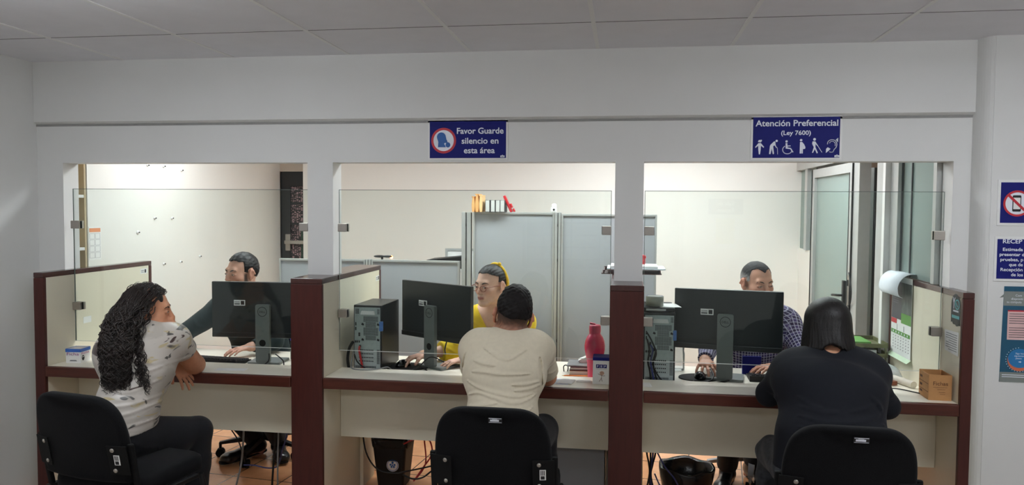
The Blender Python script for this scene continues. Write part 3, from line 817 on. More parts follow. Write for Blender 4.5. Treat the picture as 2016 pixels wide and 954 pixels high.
cubicle(-2.50, -2.06, 1.248, 1.62, 'low grey panel beside the black door, left of the white pillar')
post(-1.095, 1.6, 1.598, 0.075, da)
post(-0.45, 1.6, 1.602, 0.045, da)
post(-1.812, 1.6, 1.255, 0.04, dc)
# book row
def book(x0, x1, h, d, y, z, colr, spine, label, tilt=0.0, grp=None, name='book', cat='book'):
    t = thing(name, label, cat, ((x0+x1)/2, y, z), 0, grp)
    w = x1-x0
    R = Matrix.Rotation(tilt, 3, 'Y')
    def put(g): g.v = [tuple(R @ Vector(p) + Vector((0, 0, abs(math.sin(tilt))*w/2))) for p in g.v]; return g
    g = Geo().use(colr); c = 0.0022
    g.box((-w/2, -d/2, 0), (-w/2+c, d/2, h)); g.box((w/2-c, -d/2, 0), (w/2, d/2, h)); g.box((-w/2+c, d/2-c, 0), (w/2-c, d/2, h)); put(g).build('cover', t)
    g = Geo().use(spine); g.box((-w/2+c, -d/2+0.002, 0.003), (w/2-c, d/2-c, h-0.003)); put(g).build('pages', t)
    return t
M['book_dark'] = mat('dark_book_cover', rgb(58, 60, 62), 0.6)
M['pages'] = mat('page_block', rgb(206, 208, 204), 0.85, var=0.08, vscale=300, stretch=(6, 1, 0.02))
for i, x in enumerate((-0.936, -0.899, -0.864, -0.832)):
    book(x-0.017, x+0.015, 0.083, 0.12, 1.6, 1.6005, M['book_dark'], M['pages'], ['first', 'second', 'third', 'fourth'][i] + ' grey-paged book from the left on the tall panel', 0.0, 'grey-paged books on the tall panel')
def envelope(x, h, label, w, mk):
    t = thing('envelope', label, 'envelope', (x, 1.6, 1.6005), 0, 'manila envelopes on the tall panel')
    g = Geo().use(mk); n = 8
    v = []; 
    for j in range(n+1):
        z = h*j/n; b = w*(0.5+0.5*math.sin(math.pi*min(1, j/n+0.1)))
        v += [(-b/2, -0.07, z), (b/2, -0.07, z), (b/2, 0.07, z), (-b/2, 0.07, z)]
    f = [(0,3,2,1), tuple(range(4*n, 4*n+4))]
    for j in range(n):
        for k in range(4): f.append((4*j+k, 4*j+(k+1)%4, 4*j+4+(k+1)%4, 4*j+4+k))
    g.add(v, f, False); g.build('body', t)
    g = Geo().use(mk); g.box((-w*0.5, -0.072, h-0.004), (w*0.35, 0.07, h+0.003)); g.build('flap', t)
M['env2'] = mat('light_manila', rgb(238, 196, 140), 0.7, var=0.05)
envelope(-1.036, 0.105, 'shorter orange envelope standing leftmost on the tall panel', 0.022, M['orange_env'])
envelope(-1.010, 0.122, 'taller orange envelope standing next to the grey books', 0.026, M['orange_env'])
envelope(-0.983, 0.115, 'pale envelope standing between orange envelope and grey books', 0.022, M['env2'])
t = thing('stapler', 'red stapler leaning against the books on the tall panel', 'stapler', (-0.79, 1.6, 1.6005))
M['red_plastic'] = mat('red_plastic', rgb(196, 30, 40), 0.35)
g = Geo().use(M['red_plastic']); d = Vector((0.42, 0, -0.9)).normalized(); n = Vector((0.9, 0, 0.42)).normalized()
g.obox((-0.012, 0, 0.057), n, Y_, d, (0.017, 0.04, 0.125), 0.004); g.obox((0.012, 0, 0.045), n, Y_, d, (0.012, 0.036, 0.03), 0.003); g.build('body', t)
g = Geo().use(M['red_plastic']); g.obox((0.030, 0, 0.014), n, Y_, d, (0.012, 0.036, 0.024), 0.003); g.build('base', t)
t = thing('air_freshener', 'small white dispenser standing at the right end of the tall panel', 'dispenser', (-0.482, 1.6, 1.6025))
g = Geo().use(M['white']); g.box((-0.02, -0.018, 0), (0.02, 0.018, 0.034), 0.005); g.build('body', t)
g = Geo().use(M['white']); g.lathe([(0.016,0.034),(0.018,0.045),(0.014,0.056),(0.004,0.060),(0,0.0605)], (0.003,0,0)); g.build('cap', t)
g = Geo().use(M['black']); g.cyl((0.003,-0.0195,0.017), (0.003,-0.018,0.017), 0.009, n=4); g.build('nozzle', t)
t = thing('desk_lamp', 'small dark lamp with orange glow behind the low grey panel', 'lamp', (-1.755, 1.66, 1.19))
g = Geo().use(M['black']); g.sphere((-0.02, 0, 0.078), 0.03, sc=(1.5, 0.6, 0.32)); g.sphere((0.04, 0, 0.078), 0.03, sc=(1.3, 0.6, 0.28)); g.cyl((0,0,0.02),(0,0,0.07),0.008); g.lathe([(0.05,0),(0.05,0.012),(0.01,0.02)]); g.build('lamp_body', t)
M['orange_led'] = mat('orange_indicator', rgb(255, 120, 50), 0.4, emit=(1.0, 0.30, 0.08, 1), estr=14.0)
g = Geo().use(M['orange_led']); g.sphere((0.065, 0.02, 0.072), 0.011, 10, 8); g.build('bulb', t)
t = thing('back_shelf', 'white storage shelf standing behind the low grey panels', 'shelf', (-1.45, 1.80, 0))
g = Geo().use(M['white']); g.box((-0.55, -0.14, 1.165), (0.30, 0.14, 1.189), 0.003); g.build('top', t)
for x in (-0.54, 0.27):
    g = Geo().use(M['white']); g.box((x, -0.13, 0), (x+0.02, 0.13, 1.1645)); g.build('side', t)
bpy.data.objects['desk_lamp'].location = (-1.755, 1.72, 1.1895)
t = thing('printer', 'black printer lid showing above the low grey panel', 'printer', (-1.28, 1.80, 1.1895))
g = Geo().use(M['black']); g.prism([(-0.13,0),(0.135,0),(0.135,0.088),(-0.13,0.060)], (0, 0.12, 0), X_, Z_, 0.24); g.build('case', t)
g = Geo().use(M['rubber']); g.box((-0.10, -0.122, 0.02), (0.10, -0.1205, 0.04)); g.build('paper_slot', t)
t = thing('whiteboard', 'grey framed board standing behind the black printer', 'board', (-1.22, 2.02, 0))
g = Geo().use(M['alu']); g.box((-0.13, -0.008, 1.30), (0.20, 0.008, 1.318)); g.box((-0.13, -0.008, 0.0), (-0.112, 0.008, 1.30)); g.box((0.182, -0.008, 0.0), (0.20, 0.008, 1.30)); g.build('rails', t)
g = Geo().use(M['white']); g.box((-0.112, -0.003, 0.4), (0.182, 0.003, 1.30)); g.build('sheet', t)
# tray of papers across the middle-right partition
t = thing('letter_tray', 'dark brown letter tray lying across the partition behind the right pillar', 'tray', (0.055, 0.72, ZT+0.0005))
M['tray'] = mat('dark_tray', rgb(70, 40, 40), 0.35)
g = Geo().use(M['tray']); g.box((-0.175, -0.12, 0), (0.155, 0.12, 0.006), 0.002); g.box((-0.165, 0.112, 0.006), (0.15, 0.12, 0.026)); g.box((0.143, -0.12, 0.006), (0.15, 0.112, 0.022)); g.box((-0.165, -0.12, 0.006), (-0.158, 0.112, 0.022)); g.build('tray_body', t)
g = Geo().use(M['paper_blue']); g.box((-0.15, -0.13, 0.0), (0.17, 0.10, 0.008), 0.002)
o = g.build('paper_stack', None, tagged=('thick stack of white papers lying in the brown letter tray', 'papers')); o.location = (0.07, 0.70, ZT+0.027)
g = Geo().use(M['paper']); g.box((-0.13, -0.10, 0), (0.13, 0.10, 0.012), 0.004); o = g.build('paper_roll', None, tagged=('folded white papers on top of the stack in the letter tray', 'papers')); o.location = (0.06, 0.70, ZT+0.0355)
g = Geo().use(M['red_plastic']); g.lathe([(0.012,0),(0.012,0.03),(0.017,0.04),(0.012,0.052),(0,0.054)], n=14); o = g.build('rubber_stamp', None, tagged=('small red stamp standing on the papers beside the right pillar', 'stamp')); o.location = (0.112, 0.75, ZT+0.048)

# ------------------------------------------------------------------ left: bookcase, wall plugs, calendar
t = thing('bookcase', 'tan bookcase in the niche at the far left behind the glass', 'bookcase', (-3.36, 0.52, 0))
M['tan'] = mat('tan_board', rgb(190, 172, 140), 0.6, var=0.04, vscale=8)
g = Geo().use(M['tan']); g.box((-0.065, -0.115, 0), (-0.05, 0.115, 2.1)); g.box((-0.05, 0.10, 0), (0.055, 0.115, 2.1)); g.box((-0.05, -0.115, 0), (0.055, -0.10, 2.1)); g.build('case', t)
for z in (0.3, 0.65, 1.0, 1.35, 1.675, 1.98):
    g = Geo().use(M['white']); g.box((-0.05, -0.10, z), (0.052, 0.10, z+0.018)); g.build('shelf', t)
g = Geo().use(M['paper']); g.box((-0.03, -0.06, 0), (0.03, 0.05, 0.24), 0.003); o = g.build('paper_bundle', None, tagged=('white paper bundle standing on a shelf of the tan bookcase', 'papers')); o.location = (-3.34, 0.52, 1.0185)
hooks = [(1.243,1.91,'topmost left'), (1.431,1.913,'topmost middle'), (1.653,1.895,'topmost right'), (1.315,1.54,'middle row left'), (1.522,1.537,'middle row right'), (1.125,1.445,'lone larger'), (1.415,1.207,'lowest row left'), (1.624,1.207,'lowest row middle'), (1.886,1.233,'lowest row right')]
for y, z, nm in hooks:
    g = Geo().use(M['white']); r = 0.013 if nm == 'lone larger' else 0.010
    g.lathe([(r,0),(r,0.004),(r*0.5,0.010),(0,0.011)], n=12); g.use(M['rubber']); g.box((-0.004, -0.004, 0.0108), (0.004, 0.004, 0.016))
    g.v = [(p[2], p[1], p[0]) for p in g.v]
    o = g.build('wall_hook', None, tagged=('%s white hook stuck on the office side wall' % nm, 'hook', 'white hooks on the office side wall')); o.location = (XOL+0.0082, y, z-r)
t = thing('wall_calendar', 'small month calendar with orange header at the left end of office wall', 'calendar', (XOL, 0.70, 1.285))
M['orange_ink'] = mat('orange_ink', rgb(232, 150, 104), 0.6)
g = Geo().use(M['paper']); g.box((0, -0.055, 0), (0.002, 0.055, 0.21)); g.build('sheet', t)
g = Geo().use(M['orange_ink']); g.box((0.002, -0.05, 0.175), (0.0026, 0.05, 0.20)); g.build('header', t)
g = Geo().use(M['grey_ink'])
for i in range(2):
    for j in range(4):
        y0, z0 = -0.048+0.05*i, 0.012+0.04*j
        for a in ((0, 0, 0.044, 0.0012), (0, 0.034, 0.044, 0.0012), (0, 0, 0.0012, 0.034), (0.043, 0, 0.0012, 0.034)): g.box((0.002, y0+a[0], z0+a[1]), (0.0024, y0+a[0]+a[2], z0+a[1]+a[3]))
g.build('month_grid', t)
# ------------------------------------------------------------------ monitors, towers, keyboards
M['mon_back'] = mat('monitor_back_plastic', rgb(34, 38, 41), 0.30, var=0.03, vscale=12)
M['mon_neck'] = mat('monitor_stand_grey', rgb(112, 118, 116), 0.42, metal=0.1, var=0.04)
M['screen_lit'] = mat('monitor_screen', rgb(40, 46, 56), 0.2, emit=(0.55, 0.62, 0.7, 1), estr=0.25)
def monitor(x, y, rz, label, w=0.55, zc=1.050, nx=0.0, st=-0.11, hole=True):
    t = thing('monitor', label, 'monitor', (x, y, 0.732), rz)
    z0, z1 = zc-0.732-0.160, zc-0.732+0.160
    g = Geo().use(M['mon_back']); g.box((-w/2, -0.014, z0), (w/2, 0.012, z1), 0.005); g.box((-w/2+0.004, -0.022, z0+0.002), (w/2-0.004, -0.0135, z0+0.03), 0.004)
    g.build('housing', t)
    g = Geo().use(M['screen_lit']); g.box((-w/2+0.006, 0.012, z0+0.016), (w/2-0.006, 0.0135, z1-0.006)); g.build('screen', t)
    # column, foot, ring mark
    g = Geo().use(M['mon_neck']); zt = zc-0.732+0.035
    g.prism(rrect(0.082, zt-0.014, 0.010, cx=nx, cy=(zt+0.014)/2), (0, -0.026, 0), X_, Z_, 0.022); nk = g.build('stand_column', t)
    g = Geo().use(M['mon_neck']); g.prism(rrect(0.23, 0.18, 0.012, cx=nx, cy=0.03), (0, 0, 0.0), X_, Y_, 0.0); g = Geo().use(M['mon_neck']); g.prism(rrect(0.19, 0.16, 0.012, cx=nx, cy=0.035), (0, 0, 0.0005), X_, Y_, 0.013); g.build('foot', t)
    yb = -0.0485
    g = Geo().use(M['black']); g.ring((nx, yb, zt-0.040), X_, Z_, 0.0245, 0.0275, 0.0006)
    g.build('logo_ring', nk)
    g = Geo().use(M['black_ink']); g.text('DELL', (nx, yb, zt-0.046), X_, Z_, w=0.036, h=0.0115, align='c', bold=0.012); g.build('logo_lettering', nk)
    if hole:
        g = Geo().use(M['rubber']); g.cyl((nx, yb+0.0, 0.125), (nx, yb+0.003, 0.125), 0.019, n=24); g.build('cable_hole', nk)
    g = Geo().use(M['paper']); g.box((st-0.033, -0.0258, zc-0.732+0.025), (st+0.033, -0.0241, zc-0.732+0.057)); s = g.build('inventory_sticker', t)
    g = Geo().use(M['black_ink']); g.box((st+0.008, -0.0262, zc-0.732+0.030), (st+0.028, -0.0258, zc-0.732+0.052))
    for k in range(3): g.box((st-0.029, -0.0262, zc-0.732+0.031+0.007*k), (st+0.002, -0.0258, zc-0.732+(0.036 if k == 0 else 0.0335)+0.007*k))
    g.build('sticker_print', s)
    return t
monitor(-2.055, 0.415, 0.06, 'black monitor seen from behind, in front of the bearded clerk', zc=1.040, nx=0.038, st=-0.105)
monitor(-1.03, 0.475, -0.56, 'angled black monitor seen from behind, in front of the clerk in yellow', nx=-0.01, st=-0.085)
monitor(0.548, 0.455, -0.17, 'black monitor seen from behind, in front of the clerk in plaid', nx=-0.01, st=-0.105, hole=False)

M['blue_latch'] = mat('blue_latch_plastic', rgb(84, 130, 200), 0.4)
M['red_cable'] = mat('red_cable', rgb(190, 44, 44), 0.4)
M['blue_cable'] = mat('blue_cable', rgb(52, 60, 120), 0.4)
M['grey_cable'] = mat('grey_cable', rgb(120, 122, 124), 0.45)
M['tower_black'] = mat('black_tower_steel', rgb(24, 24, 27), 0.35, var=0.05)
def tower(x, y, rz, label):
    t = thing('computer_tower', label, 'computer', (x, y, 0.7325), rz)
    W, H, D = 0.160, 0.365, 0.30
    g = Geo().use(M['tower_black']); g.box((-W/2, 0.004, 0.006), (W/2, D, H), 0.004)
    for sx in (-1, 1): g.box((sx*0.06-0.012, 0.02, 0), (sx*0.06+0.012, D-0.02, 0.0065))
    g.build('case', t)
    g = Geo().use(M['silver']); g.box((-W/2+0.006, -0.001, 0.008), (W/2-0.008, 0.0045, H-0.012)); rp = g.build('rear_panel', t)
    def holes(x0, x1, z0, z1, nx, nz, f=0.72):
        g = Geo().use(M['mesh_dark']); dx, dz = (x1-x0)/nx, (z1-z0)/nz
        for i in range(nx):
            for j in range(nz):
                g.box((x0+i*dx, -0.0016, z0+j*dz), (x0+(i+f)*dx, -0.001, z0+(j+f)*dz))
        return g
    holes(-0.022, 0.062, 0.275, 0.305, 14, 5).build('fan_vent', rp); holes(-0.010, 0.050, 0.245, 0.274, 10, 5).build('fan_vent', rp)
    holes(-0.022, 0.062, 0.200, 0.244, 14, 7).build('fan_vent', rp); holes(-0.010, 0.050, 0.175, 0.199, 10, 4).build('fan_vent', rp)
    holes(-0.068, -0.046, 0.318, 0.346, 4, 5).build('corner_vent', rp); holes(0.056, 0.070, 0.318, 0.346, 3, 5).build('corner_vent', rp)
    holes(0.054, 0.070, 0.045, 0.125, 4, 14).build('side_vent', rp); holes(-0.068, 0.050, 0.012, 0.034, 16, 4).build('foot_vent', rp)
    for z in (0.120, 0.100, 0.080, 0.060):
        g = Geo().use(M['silver']); g.box((-0.055, -0.004, z-0.007), (0.044, -0.001, z+0.007), 0.001); sl = g.build('slot_cover', rp)
        g = Geo().use(M['mesh_dark'])
        for i in range(9): g.box((-0.048+i*0.0095, -0.0046, z-0.003), (-0.0415+i*0.0095, -0.004, z+0.003))
        g.build('slot_holes', rp)
    g = Geo().use(M['white']); g.prism([(-0.036,0.315),(0.046,0.315),(0.040,0.334),(-0.030,0.334)], (0, -0.001, 0), X_, Z_, 0.012); g.build('handle_plate', rp)
    g = Geo().use(M['blue_latch']); g.box((0.068, -0.007, 0.226), (0.086, 0.010, 0.278), 0.003); g.box((0.072, -0.009, 0.245), (0.084, -0.0065, 0.250)); g.build('side_latch', rp)
    g = Geo().use(M['black'])
    for px, z in ((-0.026, 0.262), (0.062, 0.262), (-0.026, 0.178), (0.062, 0.178)): g.prism([(px-0.008,z-0.004),(px+0.004,z-0.008),(px+0.007,z),(px-0.004,z+0.007)], (0,-0.001,0), X_, Z_, 0.003)
    g.build('fan_clips', rp)
    for nm, px, z, w, h in (('display_port', -0.066, 0.262, 0.006, 0.018), ('display_port', -0.066, 0.236, 0.006, 0.018), ('serial_port', -0.046, 0.205, 0.010, 0.020), ('usb_port', -0.066, 0.165, 0.008, 0.012), ('usb_port', -0.056, 0.165, 0.006, 0.012), ('usb_port', -0.046, 0.165, 0.006, 0.012), ('network_port', -0.042, 0.142, 0.012, 0.012)):
        g = Geo().use(M['black']); g.box((px-w/2, -0.0035, z-h/2), (px+w/2, -0.001, z+h/2), 0.001); g.build(nm, rp)
    return t
tower(-1.372, 0.302, -0.02, 'black computer tower beside the left side of the middle monitor')
tower(0.189, 0.302, -0.02, 'black computer tower with tape roll on top, beside the right pillar partition')
def cable(pts, r, mk, label, name='cable', n=7):
    g = Geo().use(M[mk]); g.tube(pts, r, n); return g.build(name, None, tagged=(label, 'cable'))
def plug_cable(pts, r, mk, label): return cable(pts, r, mk, label)
cable([(-1.415,0.296,0.872),(-1.412,0.284,0.85),(-1.405,0.290,0.80),(-1.400,0.292,0.77),(-1.398,0.296,0.736)], 0.006, 'red_cable', 'thick red network cable down the back of the tower by the middle monitor')
cable([(-1.447,0.285,0.90),(-1.468,0.28,0.86),(-1.478,0.285,0.80),(-1.472,0.292,0.74)], 0.008, 'black', 'thick black cable down the left side of the middle tower')
cable([(-1.440,0.285,0.83),(-1.42,0.270,0.795),(-1.385,0.272,0.765),(-1.35,0.276,0.748),(-1.31,0.29,0.739)], 0.0035, 'black', 'thin black cable crossing the back of the middle tower')
cable([(-1.443,0.29,0.86),(-1.45,0.27,0.80),(-1.44,0.235,0.768),(-1.40,0.212,0.7635),(-1.34,0.215,0.7635),(-1.29,0.24,0.765),(-1.25,0.274,0.769),(-1.22,0.30,0.745),(-1.14,0.32,0.737)], 0.003, 'grey_cable', 'grey cable looping onto the ledge below the middle tower')
for k, (dx, mk, nm) in enumerate(((0.0, 'black', 'leftmost'), (0.017, 'blue_cable', 'blue middle'), (0.034, 'black', 'rightmost'))):
    cable([(0.126+dx,0.285,0.965-0.03*k),(0.138+dx,0.277,0.91),(0.132+dx*0.8,0.276,0.85),(0.142+dx*0.7,0.281,0.80),(0.150+dx,0.29,0.736)], 0.0045, mk, '%s hanging cable on the back of the right tower' % nm)
cable([(0.124,0.284,1.00),(0.15,0.278,0.955),(0.172,0.274,0.90),(0.165,0.276,0.862),(0.158,0.28,0.83),(0.19,0.28,0.77),(0.225,0.284,0.742),(0.275,0.30,0.736)], 0.004, 'black', 'long black cable curling across the back of the right tower')

M['key_black'] = mat('black_keys', rgb(34, 35, 38), 0.5, var=0.08)
def keyboard(x, y, rz, label, z=0.7325):
    t = thing('keyboard', label, 'keyboard', (x, y, z), rz)
    g = Geo().use(M['black']); g.prism([(-0.075,0.0),(0.075,0.0),(0.075,0.030),(-0.075,0.012)], (-0.22, 0, 0), Y_, Z_, 0.44); g.build('base', t)
    for nm, cols in (('keys', range(0, 15)), ('number_pad', range(16, 19))):
        g = Geo().use(M['key_black'])
        for j in range(6):
            for i in cols:
                xx = -0.212 + i*0.0224; yy = -0.066 + j*0.0225
                zz = 0.012 + (yy+0.075)/0.15*0.018
                g.add([(xx,yy,zz),(xx+0.019,yy,zz),(xx+0.019,yy+0.018,zz+0.002),(xx,yy+0.018,zz+0.002),(xx+0.002,yy+0.002,zz+0.007),(xx+0.017,yy+0.002,zz+0.007),(xx+0.017,yy+0.016,zz+0.009),(xx+0.002,yy+0.016,zz+0.009)], [(4,5,6,7),(0,1,5,4),(1,2,6,5),(2,3,7,6),(3,0,4,7)], False)
        g.build(nm, t)
    return t

keyboard(-2.352, 0.400, math.pi-0.10, 'black keyboard pushed against the ledge left of the left monitor')
keyboard(-0.665, 0.53, math.pi+0.25, 'black keyboard on the desk of the clerk in yellow')
keyboard(0.885, 0.50, math.pi-0.03, 'black keyboard on the desk of the clerk in plaid')
def mouse(x, y, rz, label, z):
    t = thing('computer_mouse', label, 'mouse', (x, y, z), rz)
    g = Geo().use(M['black_gloss'])
    g.sphere((0, 0, 0.0), 1, 20, 12, (0.031, 0.055, 0.036)); 
    g.v = [(p[0], p[1], max(p[2], 0.0)) for p in g.v]; g.build('body', t)
    g = Geo().use(M['grey_cable']); g.cyl((-0.004, 0.026, 0.030), (0.004, 0.026, 0.030), 0.007, n=12); g.build('wheel', t)
def mouse_pad(x, y, rz, sx, sy, label):
    g = Geo().use(M['rubber']); g.prism([(sx*math.cos(a), sy*math.sin(a)*(1 if math.sin(a) > 0 else 0.8)) for a in [2*math.pi*i/40 for i in range(40)]], (0, 0, 0), X_, Y_, 0.004)
    o = g.build('mouse_pad', None, tagged=(label, 'mouse pad')); o.location = (x, y, 0.7325); o.rotation_euler.z = rz
mouse_pad(-1.20, 0.47, 0.1, 0.13, 0.11, 'round black mouse pad under the mouse of the clerk in yellow')
mouse(-1.222, 0.47, math.pi-0.4, 'shiny black mouse under the hand of the clerk in yellow', 0.737)
mouse_pad(0.405, 0.475, 0.0, 0.105, 0.10, 'round black mouse pad under the mouse of the clerk in plaid')
mouse(0.412, 0.455, math.pi, 'black mouse under the hand of the clerk in plaid', 0.737)
cable([(-1.12,0.40,0.737),(-1.09,0.42,0.736),(-1.06,0.37,0.736),(-1.10,0.32,0.736),(-1.16,0.30,0.736),(-1.19,0.36,0.736)], 0.004, 'black', 'black cable loop on the desk between mouse and middle monitor stand')
cable([(-0.99,0.53,0.80),(-0.975,0.45,0.845),(-0.96,0.44,0.90)], 0.004, 'black', 'black cable hanging below the edge of the angled monitor')
cable([(-0.975,0.43,0.775),(-1.04,0.385,0.81),(-1.10,0.36,0.76),(-1.14,0.33,0.737)], 0.0035, 'black', 'black cable draped across the middle monitor stand')
cable([(0.29,0.33,0.736),(0.36,0.30,0.737),(0.45,0.31,0.740),(0.52,0.36,0.742),(0.56,0.42,0.738)], 0.005, 'black', 'thick black cable along the desk in front of the right mouse pad')
cable([(0.33,0.34,0.736),(0.40,0.33,0.739),(0.455,0.35,0.748),(0.475,0.41,0.765),(0.465,0.47,0.785)], 0.004, 'black', 'black cable rising behind the right monitor stand')
cable([(0.37,0.35,0.745),(0.36,0.30,0.737),(0.41,0.29,0.740),(0.46,0.305,0.744),(0.485,0.30,0.736),(0.47,0.28,0.736)], 0.003, 'black', 'thin black cable loop below the right mouse pad')
cable([(0.64,0.33,0.736),(0.63,0.30,0.736),(0.68,0.285,0.736),(0.78,0.29,0.736),(0.90,0.31,0.736)], 0.003, 'black', 'thin black cable on the desk right of the right monitor stand')
for k, (a, b) in enumerate((((-1.97,0.36,0.80), (-1.99,0.30,0.736)), ((-1.95,0.40,0.79), (-1.86,0.31,0.736)))):
    cable([a, ((a[0]+b[0])/2+0.02, (a[1]+b[1])/2, 0.765), b], 0.0035, 'black', ['short black cable crossing the left monitor stand', 'black cable right of the left monitor stand'][k])
cable([(-1.78,0.50,0.86),(-1.80,0.45,0.81),(-1.83,0.38,0.77),(-1.80,0.32,0.738),(-1.74,0.30,0.738),(-1.70,0.36,0.75)], 0.0045, 'black', 'tangled black cable at the right end of the left desk')
cable([(-1.73,0.45,0.90),(-1.76,0.40,0.84),(-1.79,0.35,0.79),(-1.82,0.33,0.745),(-1.90,0.30,0.737)], 0.004, 'black', 'black cable hanging beside the left thick partition')
cable([(-1.70,0.33,0.77),(-1.73,0.30,0.745),(-1.77,0.295,0.737),(-1.79,0.34,0.737),(-1.75,0.38,0.737)], 0.004, 'black', 'black cable coil at the foot of the left thick partition')

# ------------------------------------------------------------------ things on the ledges and desks
def open_box(name, label, cat, loc, rz, size, body, rim=None, inner=None, parts=()):
    t = thing(name, label, cat, loc, rz)
    sx, sy, sz = size; w = 0.0025
    g = Geo().use(body)
    g.box((-sx/2, -sy/2, 0), (sx/2, sy/2, w)); g.box((-sx/2, -sy/2, w), (sx/2, -sy/2+w, sz)); g.box((-sx/2, sy/2-w, w), (sx/2, sy/2, sz))
    g.box((-sx/2, -sy/2+w, w), (-sx/2+w, sy/2-w, sz)); g.box((sx/2-w, -sy/2+w, w), (sx/2, sy/2-w, sz)); g.build('box_body', t)
    return t
t = open_box('ticket_box', 'small white open box with blue rim on the left ledge', 'box', (-2.997, 0.153, 0.7605), 0.10, (0.084, 0.088, 0.076), M['white'])
M['rim_blue'] = mat('blue_tape', rgb(52, 104, 190), 0.4)
g = Geo().use(M['rim_blue'])
for a in (((-0.0435,-0.0455,0.060),(0.0435,-0.0442,0.078)), ((0.0422,-0.0442,0.060),(0.0435,0.0455,0.078)), ((-0.0435,-0.0442,0.060),(-0.0422,0.0455,0.078)), ((-0.0422,0.0442,0.060),(0.0422,0.0455,0.078))): g.box(*a)
g.build('rim_tape', t)
g = Geo().use(M['cardboard']); g.box((-0.0392,-0.0412,0.003),(0.0392,0.0412,0.055)); g.build('ticket_stack', t)
M['violet_ink'] = mat('violet_marker', rgb(150, 44, 130), 0.6); M['pink_ink'] = mat('pink_marker', rgb(206, 84, 160), 0.6)
g = Geo().use(M['violet_ink']); g.text('Ficha', (-0.036, -0.0445, 0.042), X_, Z_, w=0.068, h=0.016); g.build('handwriting', t)
g = Geo().use(M['pink_ink']); g.text('Ficha', (0.0425, -0.036, 0.046), Y_, Z_, w=0.068, h=0.011); g.build('handwriting', t)
g = Geo().use(M['black_ink']); g.prism([(0.011*math.cos(a)-0.022, 0.015*math.sin(a)+0.026) for a in [2*math.pi*i/20 for i in range(20)]], (0.0422, 0, 0), Y_, Z_, 0.0006)
g.use(M['paper']); g.prism([(-0.028,0.028),(-0.016,0.032),(-0.018,0.036),(-0.029,0.032)], (0.0429, 0, 0), Y_, Z_, 0.0004); g.build('printed_mark', t)
g = Geo().use(M['grey_ink']); g.prism([(-0.022,0.010),(0.022,0.010),(0.016,0.016),(-0.016,0.016)], (0, -0.0442, 0), X_, Z_, 0.0004); g.build('faint_print', t)
t = open_box('card_file_box', 'brown cardboard box with handwriting on the right ledge', 'box', (1.4505, 0.130, 0.7605), -0.04, (0.098, 0.13, 0.118), M['cardboard'])
M['brown_ink'] = mat('dark_brown_pen', rgb(92, 56, 32), 0.7)
g = Geo().use(M['brown_ink']); g.text('Fichas', (-0.030, -0.0656, 0.070), X_, Z_, w=0.062, h=0.018)
g.build('handwriting', t)
g = Geo().use(M['brown_ink'])
for z, x0, x1 in ((0.060,-0.03,0.03),(0.050,-0.012,0.022),(0.038,-0.006,0.022),(0.028,0.0,0.022)): g.box((x0, -0.0656, z), (x1, -0.0651, z+0.0012))
for z in (0.035, 0.072): g.box((-0.0496, -0.06, z), (-0.0491, 0.06, z+0.002))
for z in (0.02, 0.05, 0.088): g.box((-0.0496, 0.02, z), (-0.0491, 0.05, z+0.010))
g.build('ruled_print', t)
t = thing('form_box', 'white box with blue lid and PEP letters on the middle ledge', 'box', (-0.1035, 0.158, 0.7605))
g = Geo().use(M['white']); g.prism([(-0.040,0),(0.041,0),(0.041,0.118),(-0.0385,0.118)], (0, 0.045, 0), X_, Z_, 0.090); g.build('box_body', t)
g = Geo().use(M['navy']); g.box((-0.040, -0.047, 0.118), (0.0425, 0.047, 0.134), 0.002); g.build('lid', t)
for k, ch in enumerate('PEP'):
    g = Geo().use(M['navy']); x0 = -0.023+k*0.018; g.box((x0, -0.0456, 0.081), (x0+0.0168, -0.0450, 0.099)); b = g.build('letter_tile', t)
    g = Geo().use(M['white_ink']); g.text(ch, (x0+0.0084, -0.0458, 0.0845), X_, Z_, h=0.011, align='c', bold=0.012); g.build('letter', b)
g = Geo().use(M['grey_ink']); g.box((-0.023, -0.0455, 0.076), (0.031, -0.045, 0.0772)); g.build('underline', t)
M['tan_ink'] = mat('tan_print', rgb(196, 160, 140), 0.6)
g = Geo().use(M['tan_ink']); g.prism([(0.006+0.0115*math.cos(a), 0.056+0.010*math.sin(a)) for a in [2*math.pi*i/20 for i in range(20)]], (0, -0.045, 0), X_, Z_, 0.0005); g.use(M['brown_ink'])
for pts in ([(0.006,0.047),(0.004,0.032)],[(0.006,0.044),(-0.008,0.049),(-0.013,0.053)],[(0.006,0.044),(0.016,0.043),(0.021,0.044)],[(0.004,0.032),(-0.004,0.018),(-0.007,0.014)],[(0.004,0.032),(0.006,0.020),(0.009,0.015)]):
    for a, b in zip(pts[:-1], pts[1:]): g.cyl((a[0],-0.0452,a[1]), (b[0],-0.0452,b[1]), 0.0011, n=6)
for x, z in ((0.001,0.058),(0.006,0.060),(0.011,0.057),(0.004,0.052)): g.cyl((x,-0.0457,z),(x,-0.0454,z),0.0016,n=8)
g.build('stick_figure', t)
M['bottle_red'] = mat('raspberry_bottle', rgb(214, 44, 92), 0.22, var=0.03, sss=0.0)
t = thing('water_bottle', 'raspberry red plastic bottle standing beside the white PEP box', 'bottle', (-0.142, 0.335, 0.7325))
g = Geo().use(M['bottle_red']); g.lathe([(0.030,0),(0.034,0.004),(0.036,0.02),(0.037,0.05),(0.040,0.09),(0.047,0.125),(0.0535,0.16),(0.0540,0.18),(0.050,0.205),(0.042,0.225),(0.033,0.238),(0.029,0.243),(0.029,0.248)], n=32); g.build('body', t)
M['bottle_cap'] = mat('raspberry_cap', rgb(206, 48, 92), 0.35)
